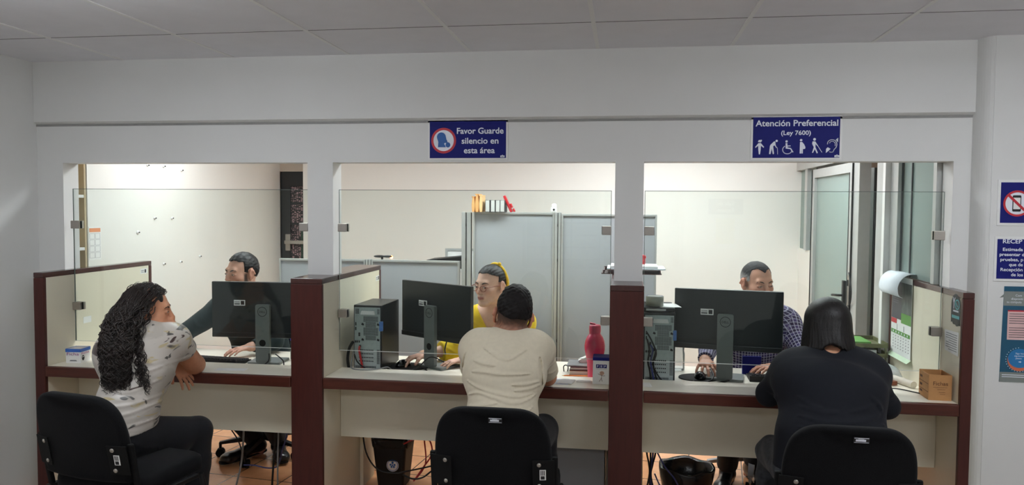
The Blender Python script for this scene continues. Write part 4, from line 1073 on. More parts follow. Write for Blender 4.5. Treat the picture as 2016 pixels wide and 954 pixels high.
g = Geo().use(M['bottle_cap']); g.lathe([(0.0305,0.2485),(0.031,0.27),(0.030,0.284),(0.0255,0.290),(0,0.291)], n=28); g.obox((-0.012,0,0.2955), (1,0,-0.2), Y_, (0.2,0,1), (0.03,0.018,0.008), 0.002); g.build('cap', t)
# note books and papers beside the bottle
M['book_brown'] = mat('brown_book_cover', rgb(120, 66, 42), 0.45, var=0.1); M['book_wine'] = mat('wine_book_cover', rgb(110, 60, 72), 0.45, var=0.1)
def flat_book(x, y, z, sx, sy, h, mk, label, rz=0.0):
    t = thing('book', label, 'book', (x, y, z), rz, 'closed books piled beside the red bottle')
    g = Geo().use(mk); g.box((-sx/2, -sy/2, 0), (sx/2, sy/2, 0.003)); g.box((-sx/2, -sy/2, h-0.003), (sx/2, sy/2, h)); g.box((-sx/2, sy/2-0.003, 0.003), (sx/2, sy/2, h-0.003)); g.build('cover', t)
    g = Geo().use(M['pages']); g.box((-sx/2+0.003, -sy/2+0.003, 0.003), (sx/2-0.003, sy/2-0.003, h-0.003)); g.build('pages', t)
M['pencil'] = mat('orange_pencil', rgb(226, 130, 50), 0.4)
g = Geo().use(M['pencil']); g.cyl((-0.305, 0.385, 0.7365), (-0.13, 0.385+0.02, 0.7365), 0.0038, n=6); g.use(M['env2']); g.cyl((-0.305, 0.385, 0.7365), (-0.318, 0.3835, 0.7365), 0.0038, 0.0005, n=6); g.build('pencil', None, tagged=('orange pencil lying on the desk in front of the brown books', 'pencil'))
flat_book(-0.205, 0.50, 0.7325, 0.15, 0.17, 0.026, M['book_brown'], 'brown book at the bottom of the pile beside the red bottle')
flat_book(-0.21, 0.505, 0.759, 0.14, 0.16, 0.016, M['book_wine'], 'wine coloured book on top of the brown book', 0.05)
g = Geo().use(M['grey_cable']); g.box((-0.075, -0.08, 0), (0.075, 0.08, 0.009), 0.003); o = g.build('folder', None, tagged=('grey folder lying on the wine coloured book', 'folder')); o.location = (-0.22, 0.51, 0.7755)
g = Geo().use(M['paper']); g.prism([(-0.05,0.012),(-0.035,0.0),(0.05,0.0),(0.055,0.034),(0.02,0.044)], (0, 0.03, 0), X_, Z_, 0.06); o = g.build('crumpled_paper', None, tagged=('white crumpled papers on the grey folder behind the bottle', 'papers')); o.location = (-0.185, 0.53, 0.785)
g = Geo().use(M['black']); g.tube([(-0.01,0,0.0),(-0.012,0,0.028),(0,0,0.036),(0.012,0,0.028),(0.010,0,0.002)], 0.003); o = g.build('binder_clip', None, tagged=('small black binder clip at the left of the book pile', 'clip')); o.location = (-0.305, 0.50, 0.7325)
def sheet(x, y, z, sx, sy, rz, mk, label, name='sheet_of_paper', cat='paper'):
    g = Geo().use(M[mk]); n = 6
    v = []; f = []
    for k in (0, 1):
        for i in range(n+1):
            for j in range(2):
                xx = -sx/2+sx*i/n; v.append((xx, (-sy/2, sy/2)[j], 0.0008*k + 0.0025*abs(math.sin(i*0.9))*(0.4 if 0 < i < n else 0)))
    m = 2*(n+1)
    for i in range(n):
        f.append((2*i, 2*i+1, 2*i+3, 2*i+2)); f.append((m+2*i, m+2*i+2, m+2*i+3, m+2*i+1))
    f += [(0,m,m+1,1),(2*n,2*n+1,m+2*n+1,m+2*n)] + [(2*i, 2*i+2, m+2*i+2, m+2*i) for i in range(n)] + [(2*i+1, m+2*i+1, m+2*i+3, 2*i+3) for i in range(n)]
    g.add(v, f, False); o = g.build(name, None, tagged=(label, cat)); o.location = (x, y, z); o.rotation_euler.z = rz; return o
sheet(-0.315, 0.135, 0.7605, 0.10, 0.13, 0.05, 'paper_blue', 'white form on the middle ledge just right of the man in beige')
sheet(-0.275, 0.13, 0.764, 0.075, 0.10, -0.15, 'paper', 'smaller white slip lying on the form on the middle ledge')
sheet(-0.19, 0.165, 0.7605, 0.075, 0.05, 0.1, 'paper', 'clear document pouch on the middle ledge near the PEP box')
sheet(-2.06, 0.105, 0.7605, 0.16, 0.06, 0.1, 'paper', 'white paper strip on the left ledge beside the elbow')
sheet(0.125, 0.14, 0.7605, 0.04, 0.09, 0.1, 'paper', 'printed slip at the left end of the right ledge')
t = thing('plastic_water_bottle', 'clear water bottle with blue label behind the left desk cables', 'bottle', (-1.90, 0.56, 0.7325))
M['clear_pet'] = glass_mat('clear_bottle_plastic', (0.86, 0.90, 0.92, 1), 1.3, 0.1, haze=0.12)
g = Geo().use(M['clear_pet']); g.lathe([(0.030,0.0005),(0.033,0.004),(0.033,0.05),(0.030,0.07),(0.033,0.09),(0.033,0.14),(0.022,0.175),(0.012,0.19),(0.012,0.197)], n=24); g.build('body', t)
M['label_blue'] = mat('blue_bottle_label', rgb(40, 60, 180), 0.4)
g = Geo().use(M['label_blue']); g.lathe([(0.0335,0.112),(0.0335,0.138)], n=24); g.build('label', t); g = Geo().use(M['white']); g.lathe([(0.0135,0.1975),(0.0135,0.212),(0,0.2125)], n=18); g.build('cap', t)
t = thing('plastic_water_bottle', 'clear water bottle with blue label behind the right tower', 'bottle', (0.307, 0.665, 0.7325))
g = Geo().use(M['clear_pet']); g.lathe([(0.036,0.0005),(0.040,0.004),(0.040,0.09),(0.036,0.11),(0.040,0.14),(0.040,0.21),(0.026,0.26),(0.013,0.28),(0.013,0.29)], n=24); g.build('body', t)
g = Geo().use(M['label_blue']); g.lathe([(0.0405,0.145),(0.0405,0.205)], n=24); g.build('label', t); g = Geo().use(M['white']); g.lathe([(0.0145,0.2905),(0.0145,0.305),(0,0.3055)], n=18); g.build('cap', t)
# on top of the right tower
t = thing('network_device', 'flat black device lying on the right tower under the tape roll', 'device', (0.19, 0.44, 1.0985))
g = Geo().use(M['black']); g.box((-0.085, -0.13, 0.004), (0.075, 0.12, 0.026), 0.005); 
for sx in (-0.06, 0.05):
    for sy in (-0.10, 0.09): g.cyl((sx, sy, 0), (sx, sy, 0.005), 0.008, n=10)
g.build('case', t)
g = Geo().use(M['alu']); g.box((-0.07, -0.1315, 0.010), (0.03, -0.1298, 0.019)); g.build('port_strip', t)
sheet(0.235, 0.40, 1.125, 0.11, 0.15, 0.15, 'paper', 'white paper under the tape roll on the right tower')
t = thing('tape_roll', 'grey-green roll of wide packing tape on the right tower', 'tape', (0.165, 0.365, 1.1275))
M['tape_side'] = mat('packing_tape', rgb(158, 160, 148), 0.3, var=0.06, vscale=60, stretch=(1, 1, 9)); M['tape_core'] = mat('blue_tape_core', rgb(40, 60, 140), 0.5)
g = Geo().use(M['tape_side']); g.lathe([(0.041,0),(0.0455,0.0005),(0.0455,0.0505),(0.041,0.051)], n=36); g.build('tape', t)
g = Geo().use(M['tape_core']); g.lathe([(0.0412,0.0),(0.0412,0.0515),(0.0385,0.0515),(0.0385,0.0)], n=36); g.build('core', t)

# ------------------------------------------------------------------ right end: calendar, stickers, piles
t = thing('hanging_calendar', 'large wall calendar flipped over the top of the right end partition', 'calendar', (P4[0], 0.73, 0.83))
xw = P4[0]-0.0015
M['cal_green'] = mat('calendar_green', rgb(92, 152, 66), 0.5, var=0.06); M['cal_dark'] = mat('calendar_charcoal', rgb(66, 66, 74), 0.45, var=0.25, vscale=14); M['cal_pale'] = mat('calendar_pale_green', rgb(204, 226, 196), 0.6); M['cal_photo'] = mat('calendar_photo_print', rgb(82, 92, 88), 0.5, var=0.6, vscale=22)
YA, YB = 0.885, 0.590
def strip(g, y0, y1, z0, z1, off=0.0): 
    g.add([(xw-0.004-off, y0, z0), (xw-0.004-off, y1, z0), (xw-0.004-off, y1, z1), (xw-0.004-off, y0, z1), (xw-0.003-off, y0, z0), (xw-0.003-off, y1, z0), (xw-0.003-off, y1, z1), (xw-0.003-off, y0, z1)], [(0,1,2,3)[::-1],(4,5,6,7),(0,4,5,1)[::-1],(3,2,6,7)[::-1],(0,3,7,4)[::-1],(1,5,6,2)[::-1]], False); return g
g = strip(Geo().use(M['paper']), YB, YA, 0.842, ZT+0.004); g.build('page', t, world=True)
strip(Geo().use(M['cal_dark']), 0.735, YA-0.004, 1.035, 1.24, 0.0012).build('dark_header', t, world=True)
strip(Geo().use(M['cal_photo']), YB+0.002, 0.734, 1.075, 1.24, 0.0012).build('photo_print', t, world=True)
strip(Geo().use(M['cal_green']), YB+0.002, 0.734, 1.020, 1.0745, 0.0012).build('green_box', t, world=True)
strip(Geo().use(M['red_ink']), 0.80, YA-0.004, 1.008, 1.034, 0.0014).build('month_tag', t, world=True)
strip(Geo().use(M['cal_green']), YB+0.012, YA-0.006, 0.952, 0.972, 0.0013).build('weekday_bar', t, world=True)
g = Geo().use(M['white_ink'])
for i in range(6): strip(g, 0.63+0.042*i, 0.642+0.042*i, 0.957, 0.967, 0.0016)
g.build('weekday_letters', t, world=True)
g = Geo().use(M['grey_ink'])
for yy in (0.69, 0.79): strip(g, yy, yy+0.003, 0.975, 1.006, 0.0014)
for j in range(5):
    for i in range(7): strip(g, 0.615+0.038*i, 0.622+0.038*i, 0.872+0.016*j, 0.877+0.016*j, 0.0014)
g.build('date_grid', t, world=True)
g = Geo().use(M['white_ink']); g.text('JEDA', (xw-0.0056, 0.868, 1.168), -Y_, Z_, w=0.085, h=0.032, bold=0.015); g.build('heading', t, world=True)
g = Geo().use(M['grey_ink'])
for i in range(3): strip(g, 0.775, 0.865, 1.146-0.012*i, 1.149-0.012*i, 0.0016)
g.build('small_print', t, world=True)
# turned pages: a big curl of white paper over the rail
g = Geo().use(M['paper_blue'])
prof = [(0.055,0.002),(0.045,0.010),(0.02,0.016),(-0.01,0.016),(-0.035,0.006),(-0.058,-0.018),(-0.070,-0.050),(-0.070,-0.080),(-0.060,-0.100),(-0.045,-0.108)]
prof = [tuple(p) for p in catmull([Vector((a, 0, b)) for a, b in prof], 4)]
v = []; f = []
for k, (y0) in enumerate((YB+0.02, YA+0.02)):
    for p in prof: v.append((P4[0]+p[0], y0, ZT+0.010+p[2]))
n = len(prof)
dv = [(P4[0]+p[0], y0, ZT+0.0112+p[2]) for y0 in (YB+0.02, YA+0.02) for p in prof]
v += dv
for i in range(n-1): f += [(i, i+1, n+i+1, n+i), (2*n+i, 3*n+i, 3*n+i+1, 2*n+i+1), (i, 2*n+i, 2*n+i+1, i+1), (n+i, n+i+1, 3*n+i+1, 3*n+i)]
g.add(v, f, True); g.build('turned_pages', t, world=True)
g = strip(Geo().use(M['cal_pale']), YB-0.01, YA+0.005, 0.824, 0.8415, 0.0); 
g.v = [(p[0]-(0.022 if p[2] < 0.83 else 0.0), p[1], p[2]) for p in g.v]; g.build('bottom_strip', t, world=True)
# round black seal sticker, with letters and a phone handset mark
xs = P4[0]+0.0015
M['seal'] = mat('black_seal_sticker', rgb(30, 38, 42), 0.4); M['seal_teal'] = mat('teal_print', rgb(110, 190, 196), 0.5)
t = thing('seal_sticker', 'dark ribbon shaped sticker with white letter and teal ring, right partition', 'sticker', (xs, 0.07, 1.11))
def onx(g, poly, off, d=0.0004):  # polygon in (y to the left, z) on the partition's inner face
    g.prism([(p[0], p[1]) for p in poly], (xs-off, 0, 0), -Y_, Z_, d); return g
def circ(cy, cz, r, n=28): return [(-cy + r*math.cos(a), cz + r*1.0*math.sin(a)) for a in [2*math.pi*i/n for i in range(n)]]
g = Geo().use(M['seal']); onx(g, [(p[0]*1.0, p[1]) for p in circ(0.075, 1.205, 0.047)], 0.0016); onx(g, [(-0.122,1.118),(-0.108,1.122),(-0.098,1.112),(-0.028,1.112),(-0.028,1.205),(-0.122,1.205)], 0.0018); onx(g, circ(0.06, 1.128, 0.022), 0.0017); g.build('badge', t, world=True)
g = Geo().use(M['white_ink']); g.text('Y', (xs-0.0024, 0.108, 1.185), -Y_, Z_, w=0.03, h=0.05, bold=0.03); g.build('letter', t, world=True)
g = Geo().use(M['seal_teal']); g.ring((xs-0.0022, 0.060, 1.205), -Y_, Z_, 0.018, 0.024, 0.0004); g.prism([(0.008,0.010),(0.004,0.002),(-0.004,-0.006),(-0.010,-0.008),(-0.004,-0.012),(0.006,-0.006),(0.012,0.004)][::-1], (xs-0.0022, 0.06, 1.205), Y_, Z_, -0.0004)
g.build('phone_mark', t, world=True)
g = Geo().use(M['white_ink']); g.box((xs-0.0026, 0.045, 1.170), (xs-0.0020, 0.100, 1.178)); g.use(M['seal_teal']); g.box((xs-0.0026, 0.035, 1.140), (xs-0.0020, 0.112, 1.154)); g.build('banner_print', t, world=True)
t = thing('notice_sheet', 'white printed half-page notice below the dark seal sticker', 'notice', (xs, 0.108, 0.975))
g = Geo().use(M['paper']); g.prism([(-0.185,1.074),(-0.180,0.978),(-0.035,0.972),(-0.035,1.080)], (xs-0.0015, 0, 0), -Y_, Z_, 0.0005); g.build('sheet', t, world=True)
g = Geo().use(M['grey_ink'])
for i in range(8): g.box((xs-0.0026, 0.05, 0.988+0.0105*i), (xs-0.0019, 0.168-(0.03 if i in (0, 4) else 0), 0.9905+0.0105*i))
g.build('printed_lines', t, world=True)
# left partition: small faint sticker
g = Geo().use(M['paper']); g.box((P1[1]-0.0018, 0.30, 0.948), (P1[1]-0.0008, 0.365, 0.985)); g.build('sticker', None, tagged=('small pale sticker low on the left end partition', 'sticker'))
# corner clutter right of the woman in black
M['olive'] = mat('olive_tray', rgb(96, 98, 64), 0.5, var=0.3, vscale=20); M['bag'] = mat('translucent_bag', rgb(196, 202, 204), 0.35, var=0.18, vscale=18)
t = thing('side_table', 'cream side table in the office corner, right of the clerk in plaid', 'table', (1.305, 1.05, 0))
g = Geo().use(M['cream_top']); g.box((-0.19, -0.22, 0.706), (0.19, 0.25, 0.732), 0.003); g.build('top', t)
for x in (-0.17, 0.17):
    for y in (-0.2, 0.23):
        g = Geo().use(M['alu']); g.box((x-0.012, y-0.012, 0), (x+0.012, y+0.012, 0.7055)); g.build('leg', t)
t = thing('document_tray', 'olive two-level document tray stacked with papers in the right corner', 'tray', (1.29, 0.99, 0.7325))
for z in (0.07, 0.125):
    g = Geo().use(M['olive']); g.box((-0.19, -0.13, z), (0.19, 0.13, z+0.006)); g.box((-0.19, 0.124, z+0.006), (0.19, 0.13, z+0.028)); g.box((-0.19, -0.13, z+0.006), (-0.184, 0.124, z+0.028)); g.box((0.184, -0.13, z+0.006), (0.19, 0.124, z+0.028)); g.box((-0.184, -0.13, z+0.006), (0.184, -0.124, z+0.022)); g.build('tray_level', t)
g = Geo().use(M['olive'])
for x in (-0.18, 0.18):
    for y in (-0.12, 0.12): g.box((x-0.005, y-0.005, 0), (x+0.005, y+0.005, 0.15))
g.build('frame', t)
g = Geo().use(M['cal_green']); g.box((-0.12, -0.10, 0), (0.10, 0.10, 0.02), 0.003); o = g.build('folder', None, tagged=('green and white folder on the upper level of the olive tray', 'folder')); o.location = (1.29, 0.99, 0.7325+0.132)
g = Geo().use(M['paper']); g.box((-0.14, -0.10, 0), (0.14, 0.10, 0.03), 0.003); o = g.build('paper_stack', None, tagged=('white papers on the lower level of the olive tray', 'papers')); o.location = (1.29, 0.99, 0.7325+0.077)
g = Geo().use(M['bag']); n = 18
v = []; f = []
for j in range(n+1):
    for i in range(n+1):
        a, b = i/n*2-1, j/n*2-1
        h = 0.085*max(0, (1-a*a))**0.5*max(0, (1-b*b))**0.5 + 0.006*math.sin(9*a+4*b)*math.cos(7*b) + 0.004
        v.append((a*0.125, b*0.09, max(0.002, h)))
for j in range(n):
    for i in range(n): f.append((j*(n+1)+i, j*(n+1)+i+1, (j+1)*(n+1)+i+1, (j+1)*(n+1)+i))
g.add(v, f, True); g.add([(-0.125,-0.09,0),(0.125,-0.09,0),(0.125,0.09,0),(-0.125,0.09,0)], [(0,3,2,1)], False); o = g.build('plastic_bag', None, tagged=('crumpled grey plastic bag of papers right of the woman in black', 'bag')); o.location = (1.355, 0.655, 0.7325); o.rotation_euler.z = -0.1
g = Geo().use(M['black']); g.prism([(-0.055,0),(0.055,0.035),(-0.05,0.075)], (0, 0.02, 0), X_, Z_, 0.012); g.box((-0.05, -0.03, 0), (0.05, 0.06, 0.004)); o = g.build('desk_triangle', None, tagged=('small black triangular holder behind the hair of the woman in black', 'holder')); o.location = (1.165, 0.68, 0.7325)
M['roll_paper'] = mat('rolled_beige_paper', rgb(206, 200, 186), 0.6)
g = Geo().use(M['roll_paper']); g.cyl((1.415, 0.565, 0.7505), (1.462, 0.42, 0.7505), 0.018, n=18); g.build('paper_roll', None, tagged=('beige rolled paper lying on the desk by the right partition', 'paper roll'))
g = Geo().use(M['book_brown']); g.box((-0.05, -0.035, 0), (0.05, 0.035, 0.022), 0.002); o = g.build('wooden_block', None, tagged=('small brown wooden block on the desk below the hanging calendar', 'block')); o.location = (1.345, 0.49, 0.7325); o.rotation_euler.z = 0.4
g = Geo().use(M['paper_blue']); g.box((-0.07, -0.05, 0), (0.07, 0.05, 0.006), 0.001); o = g.build('notepad', None, tagged=('pale blue notepad on the desk left of the wooden block', 'notepad')); o.location = (1.16, 0.46, 0.7325); o.rotation_euler.z = 0.2
g = Geo().use(M['white']); g.sphere((0, 0, 0.014), 0.014, 12, 8, (1.4, 1, 1)); o = g.build('eraser', None, tagged=('small white eraser on the desk below the hanging calendar', 'eraser')); o.location = (1.26, 0.50, 0.7325)
cable([(1.30,0.36,0.736),(1.33,0.27,0.762),(1.39,0.20,0.7635),(1.43,0.15,0.7635),(1.435,0.19,0.764),(1.44,0.265,0.764),(1.45,0.32,0.738)], 0.003, 'black', 'thin black cable lying on the right ledge behind the cardboard box')

# ------------------------------------------------------------------ under the desks
t = thing('waste_bin', 'black square waste bin with round sticker under the middle desk', 'bin', (-1.325, 0.63, 0))
g = Geo().use(M['black'])
v = []
for z, w in ((0.0, 0.155), (0.27, 0.205), (0.285, 0.212), (0.285, 0.20), (0.01, 0.148)):
    q = rrect(w, w, 0.02, 5); v += [(p[0], p[1], z) for p in q]
n = len(rrect(1,1,0.1,5)); f = [tuple(reversed(range(n)))]
for j in range(4): f += [(j*n+i, j*n+(i+1)%n, (j+1)*n+(i+1)%n, (j+1)*n+i) for i in range(n)]
f.append(tuple(range(4*n, 5*n))); g.add(v, f, False); g.build('bin_body', t)
M['liner'] = mat('black_bin_liner', rgb(20, 20, 22), 0.22, var=0.1, bump=0.6, bscale=60)
g = Geo().use(M['liner']); v = []; 
for z, w in ((0.24, 0.206), (0.287, 0.217), (0.293, 0.212), (0.25, 0.192)):
    v += [(p[0]*(1+0.03*math.sin(i*1.7)), p[1]*(1+0.03*math.cos(i*2.3)), z+0.006*math.sin(i*2.1)) for i, p in enumerate(rrect(w, w, 0.02, 5))]
f = []
for j in range(3): f += [(j*n+i, j*n+(i+1)%n, (j+1)*n+(i+1)%n, (j+1)*n+i) for i in range(n)]
g.add(v, f, True); g.build('liner', t)
g = Geo().use(M['white']); g.cyl((0.02, -0.0925, 0.138), (0.02, -0.0885, 0.138), 0.036, n=28); st = g.build('round_sticker', t)
g = Geo().use(M['blue_ink']); g.ring((0.02, -0.0929, 0.138), X_, Z_, 0.030, 0.033, 0.0004)
for dx, dz, r in ((0,0.016,0.007),(-0.012,0.004,0.006),(0.012,0.004,0.006),(-0.006,-0.008,0.006),(0.008,-0.008,0.006),(0,0.002,0.005)): g.cyl((0.02+dx,-0.0932,0.138+dz),(0.02+dx,-0.0927,0.138+dz), r, n=10)
g.build('sticker_emblem', st)
t = thing('waste_bucket', 'round green bucket with black liner under the right desk', 'bin', (0.362, 0.60, 0))
M['green_bucket'] = mat('green_bucket', rgb(24, 124, 104), 0.4)
g = Geo().use(M['green_bucket']); g.lathe([(0.105,0.0),(0.112,0.004),(0.142,0.195),(0.148,0.198),(0.148,0.206),(0.138,0.206),(0.106,0.012),(0,0.010)], n=40); g.build('bucket_body', t)
g = Geo().use(M['liner']); v = []; f = []; n = 48
for z, r in ((0.085, 0.132), (0.14, 0.1425), (0.205, 0.153), (0.216, 0.150), (0.206, 0.130), (0.12, 0.112), (0.03, 0.094)):
    for i in range(n):
        a = 2*math.pi*i/n; k = 1+0.015*math.sin(a*9+z*40)
        v.append((r*k*math.cos(a), r*k*math.sin(a), z+0.006*math.sin(a*5)+(0.012*math.cos(a*2) if z < 0.1 else 0)))
for j in range(6): f += [(j*n+i, j*n+(i+1)%n, (j+1)*n+(i+1)%n, (j+1)*n+i) for i in range(n)]
f.append(tuple(range(6*n, 7*n)))
g.add(v, f, True); g.build('liner', t)
def floor_cable(pts, r, mk, label): return cable(pts, r, mk, label)
floor_cable([(-1.14,0.60,0.42),(-1.12,0.55,0.30),(-1.10,0.50,0.17),(-1.16,0.47,0.08),(-1.12,0.5,0.14),(-1.06,0.5,0.24),(-1.10,0.5,0.33),(-1.22,0.47,0.29)], 0.0045, 'red_cable', 'red cable looping under the middle desk beside the black bin')
floor_cable([(-1.46,0.46,0.38),(-1.43,0.44,0.24),(-1.36,0.43,0.15),(-1.26,0.44,0.13),(-1.20,0.45,0.14),(-1.05,0.45,0.18),(-0.90,0.46,0.23),(-0.80,0.48,0.26)], 0.0045, 'black', 'black cable sagging in front of the bin under the middle desk')
floor_cable([(-1.22,0.455,0.12),(-1.16,0.45,0.10),(-1.10,0.46,0.11),(-1.02,0.47,0.17),(-0.92,0.48,0.20)], 0.005, 'black', 'second black cable knotted right of the black bin')
for k, dx in enumerate((0.0, 0.022, 0.036, 0.05)):
    floor_cable([(0.128+dx,0.42,0.60),(0.135+dx,0.42,0.36),(0.150+dx*0.4,0.42,0.27),(0.152+dx*0.2,0.42,0.20),(0.118+dx*1.6,0.42,0.05),(0.100+dx*1.8,0.44,0.006)], 0.005, ['black','black','blue_cable','black'][k], ['leftmost black cable', 'second black cable', 'dark blue cable', 'rightmost black cable'][k] + ' hanging left of the green bucket')
floor_cable([(0.19,0.42,0.34),(0.235,0.415,0.26),(0.285,0.41,0.20),(0.31,0.41,0.14),(0.275,0.415,0.10),(0.22,0.42,0.14),(0.18,0.42,0.22)], 0.004, 'blue_cable', 'blue cable loop hanging in front of the green bucket')
floor_cable([(-2.17,0.44,0.70),(-2.17,0.44,0.38),(-2.175,0.44,0.25),(-2.19,0.44,0.12),(-2.215,0.43,0.006)], 0.0055, 'grey_cable', 'thick grey and black cable hanging under the left desk')
floor_cable([(-2.18,0.45,0.12),(-2.12,0.47,0.115),(-2.04,0.48,0.10),(-1.98,0.48,0.12),(-1.95,0.48,0.22),(-1.93,0.49,0.30),(-1.90,0.5,0.5)], 0.004, 'blue_cable', 'violet blue cable sagging under the left desk')
floor_cable([(-2.50,0.72,0.40),(-2.40,0.68,0.28),(-2.30,0.62,0.20),(-2.20,0.50,0.12)], 0.004, 'black', 'black cable slanting across the chair foot under the left desk')
floor_cable([(-1.93,0.36,0.60),(-1.94,0.36,0.30),(-1.955,0.36,0.10),(-1.965,0.37,0.006)], 0.006, 'black', 'black cable beside the left thick partition under the desk')
floor_cable([(-1.91,0.36,0.60),(-1.92,0.36,0.30),(-1.925,0.36,0.10),(-1.925,0.37,0.006)], 0.005, 'grey_cable', 'grey cable beside the left thick partition under the desk')
t = thing('drawer_pedestal', 'grey steel drawer unit under the right end of the middle desk', 'drawer unit', (-0.285, 0.55, 0))
g = Geo().use(M['panel_grey']); g.box((-0.20, -0.16, 0.03), (0.20, 0.17, 0.66), 0.004)
for sx in (-0.17, 0.17):
    for sy in (-0.13, 0.14): g.cyl((sx, sy, 0), (sx, sy, 0.031), 0.015, n=10)
g.build('cabinet', t)
for k in range(3):
    g = Geo().use(M['panel_grey']); g.box((-0.19, 0.17, 0.05+0.2*k), (0.19, 0.185, 0.235+0.2*k), 0.003); d = g.build('drawer', t)
    g = Geo().use(M['alu']); g.box((-0.06, 0.185, 0.19+0.2*k), (0.06, 0.198, 0.205+0.2*k), 0.003); g.build('drawer_handle', d)

# ------------------------------------------------------------------ visitor chairs
def bez(w, h, n=10):
    """backrest outline: broad rounded top, slightly narrower foot"""
    pts = []
    for sx in (1, -1):
        side = []
        side += [(w*0.42, 0.0), (w*0.475, 0.012), (w*0.495, 0.05), (w*0.50, h*0.35), (w*0.492, h*0.60), (w*0.455, h*0.80), (w*0.385, h*0.92), (w*0.28, h*0.985), (w*0.12, h)]
        if sx < 0: side = [(-p[0], p[1]) for p in side][::-1]
        pts += side
    c = catmull([Vector((p[0], p[1], 0)) for p in pts], 4, True)
    return [(p.x, p.y) for p in c]
def visitor_chair(loc, rz, label, back_sticker=True, side_sticker=True):
    t = thing('visitor_chair', label, 'chair', loc, rz, 'black visitor chairs at the counter')
    w, h = 0.462, 0.355
    out = bez(w, h)
    # padded back: layers from rear shell to front pad
    def layer(scale, off): return [((p[0])*scale, off, 0.475 + (p[1]-h/2)*scale + h/2) for p in out]
    def shape(g, layers):
        v = [q for L in layers for q in L]; n = len(out); f = [tuple(range(n))]
        for j in range(len(layers)-1): f += [(j*n+i, (j+1)*n+i, (j+1)*n+(i+1)%n, j*n+(i+1)%n) for i in range(n)]
        f.append(tuple(reversed(range((len(layers)-1)*n, len(layers)*n)))); g.add(v, f, True)
        return g
    def lean(g):  # the back leans and bows a little
        g.v = [(p[0], p[1] - 0.20*(p[2]-0.48) - 0.24 + 0.55*p[0]*p[0], p[2]) for p in g.v]; return g
    g = shape(Geo().use(M['fabric_black']), [layer(0.93, -0.022), layer(0.975, -0.020), layer(0.997, -0.012), layer(1.0, 0.0), layer(0.997, 0.014), layer(0.97, 0.026), layer(0.88, 0.034)])
    bk = lean(g).build('backrest', t)
    # seat
    g = Geo().use(M['fabric_black'])
    q = rrect(0.47, 0.45, 0.09, 8)
    L = [(0.95, 0.405), (1.0, 0.415), (1.0, 0.44), (0.985, 0.462), (0.93, 0.472)]
    v = [(p[0]*s, p[1]*s, z - 0.02*max(0, p[1]*s-0.12)) for s, z in L for p in q]; n = len(q)
    f = [tuple(reversed(range(n)))]
    for j in range(len(L)-1): f += [(j*n+i, j*n+(i+1)%n, (j+1)*n+(i+1)%n, (j+1)*n+i) for i in range(n)]
    f.append(tuple(range((len(L)-1)*n, len(L)*n))); g.add(v, f, True); g.build('seat', t)
    for sx in (-1, 1):
        g = Geo().use(M['rubber'])
        g.box((sx*0.243-0.011, -0.020, 0.41), (sx*0.243+0.011, 0.002, 0.640), 0.007); 
        g.v = [(p[0], p[1]-0.20*(p[2]-0.48)-0.20, p[2]) for p in g.v]; g.build('upright', t)
        g = Geo().use(M['rubber']); g.box((min(sx*0.243, sx*0.16), -0.0275, 0.515), (max(sx*0.243, sx*0.16), -0.022, 0.635), 0.002); lean(g)
        br = g.build('back_bracket', t)
        for z in (0.533, 0.617):
            g = Geo().use(M['steel']); g.sphere((sx*0.185, -0.029, z), 0.0085, 14, 8, (1, 0.6, 1)); lean(g).build('bolt', br)
        g = Geo().use(M['black']); g.box((sx*0.25-0.012, -0.21, 0.392), (sx*0.25+0.012, 0.12, 0.410), 0.004); g.build('seat_rail', t)
        for sy, y0 in ((-1, -0.19), (1, 0.20)):
            g = Geo().use(M['black']); g.tube([(sx*0.235, y0*0.8, 0.395), (sx*0.245, y0, 0.22), (sx*0.25, y0*1.12, 0.0)], 0.012, 10); g.build('leg', t)
    ZS = 1.045
    if back_sticker:
        g = Geo().use(M['black_ink']); g.box((-0.005, -0.0245, 0.778), (0.048, -0.023, 0.800)); lean(g); s = g.build('inventory_label', bk)
        g = Geo().use(M['white_ink'])
        for a in ((-0.003, 0.7955, 0.046, 0.7975), (-0.003, 0.7805, 0.046, 0.782), (0.002, 0.785, 0.036, 0.792), (0.010, 0.7935, 0.030, 0.7948)): g.box((a[0], -0.0250, a[1]), (a[2], -0.0245, a[3]))
        lean(g); g.build('label_print', s)
    if side_sticker:
        g = Geo().use(M['paper']); g.box((0.187, -0.0290, 0.557), (0.211, -0.0277, 0.598)); lean(g); s = g.build('barcode_sticker', bk)
        g = Geo().use(M['black_ink']); g.box((0.191, -0.0295, 0.560), (0.206, -0.0291, 0.573))
        for k in range(3): g.box((0.191+0.006*k, -0.0295, 0.576), (0.194+0.006*k, -0.0291, 0.595))
        lean(g); g.build('sticker_print', s)
    def stretch(o):
        for v in o.data.vertices: v.co.z *= ZS
        for c in o.children: stretch(c)
    for c in t.children: stretch(c)
    return t
visitor_chair((-2.155, -0.585, 0), -0.19, 'black visitor chair turned to the counter under the woman with long curly hair', False, True)
visitor_chair((-0.495, -0.50, 0), 0.0, 'black visitor chair seen from behind the man in the beige shirt', True, True)
visitor_chair((0.825, -0.525, 0), -0.03, 'black visitor chair seen from behind the woman in the black top', True, False)

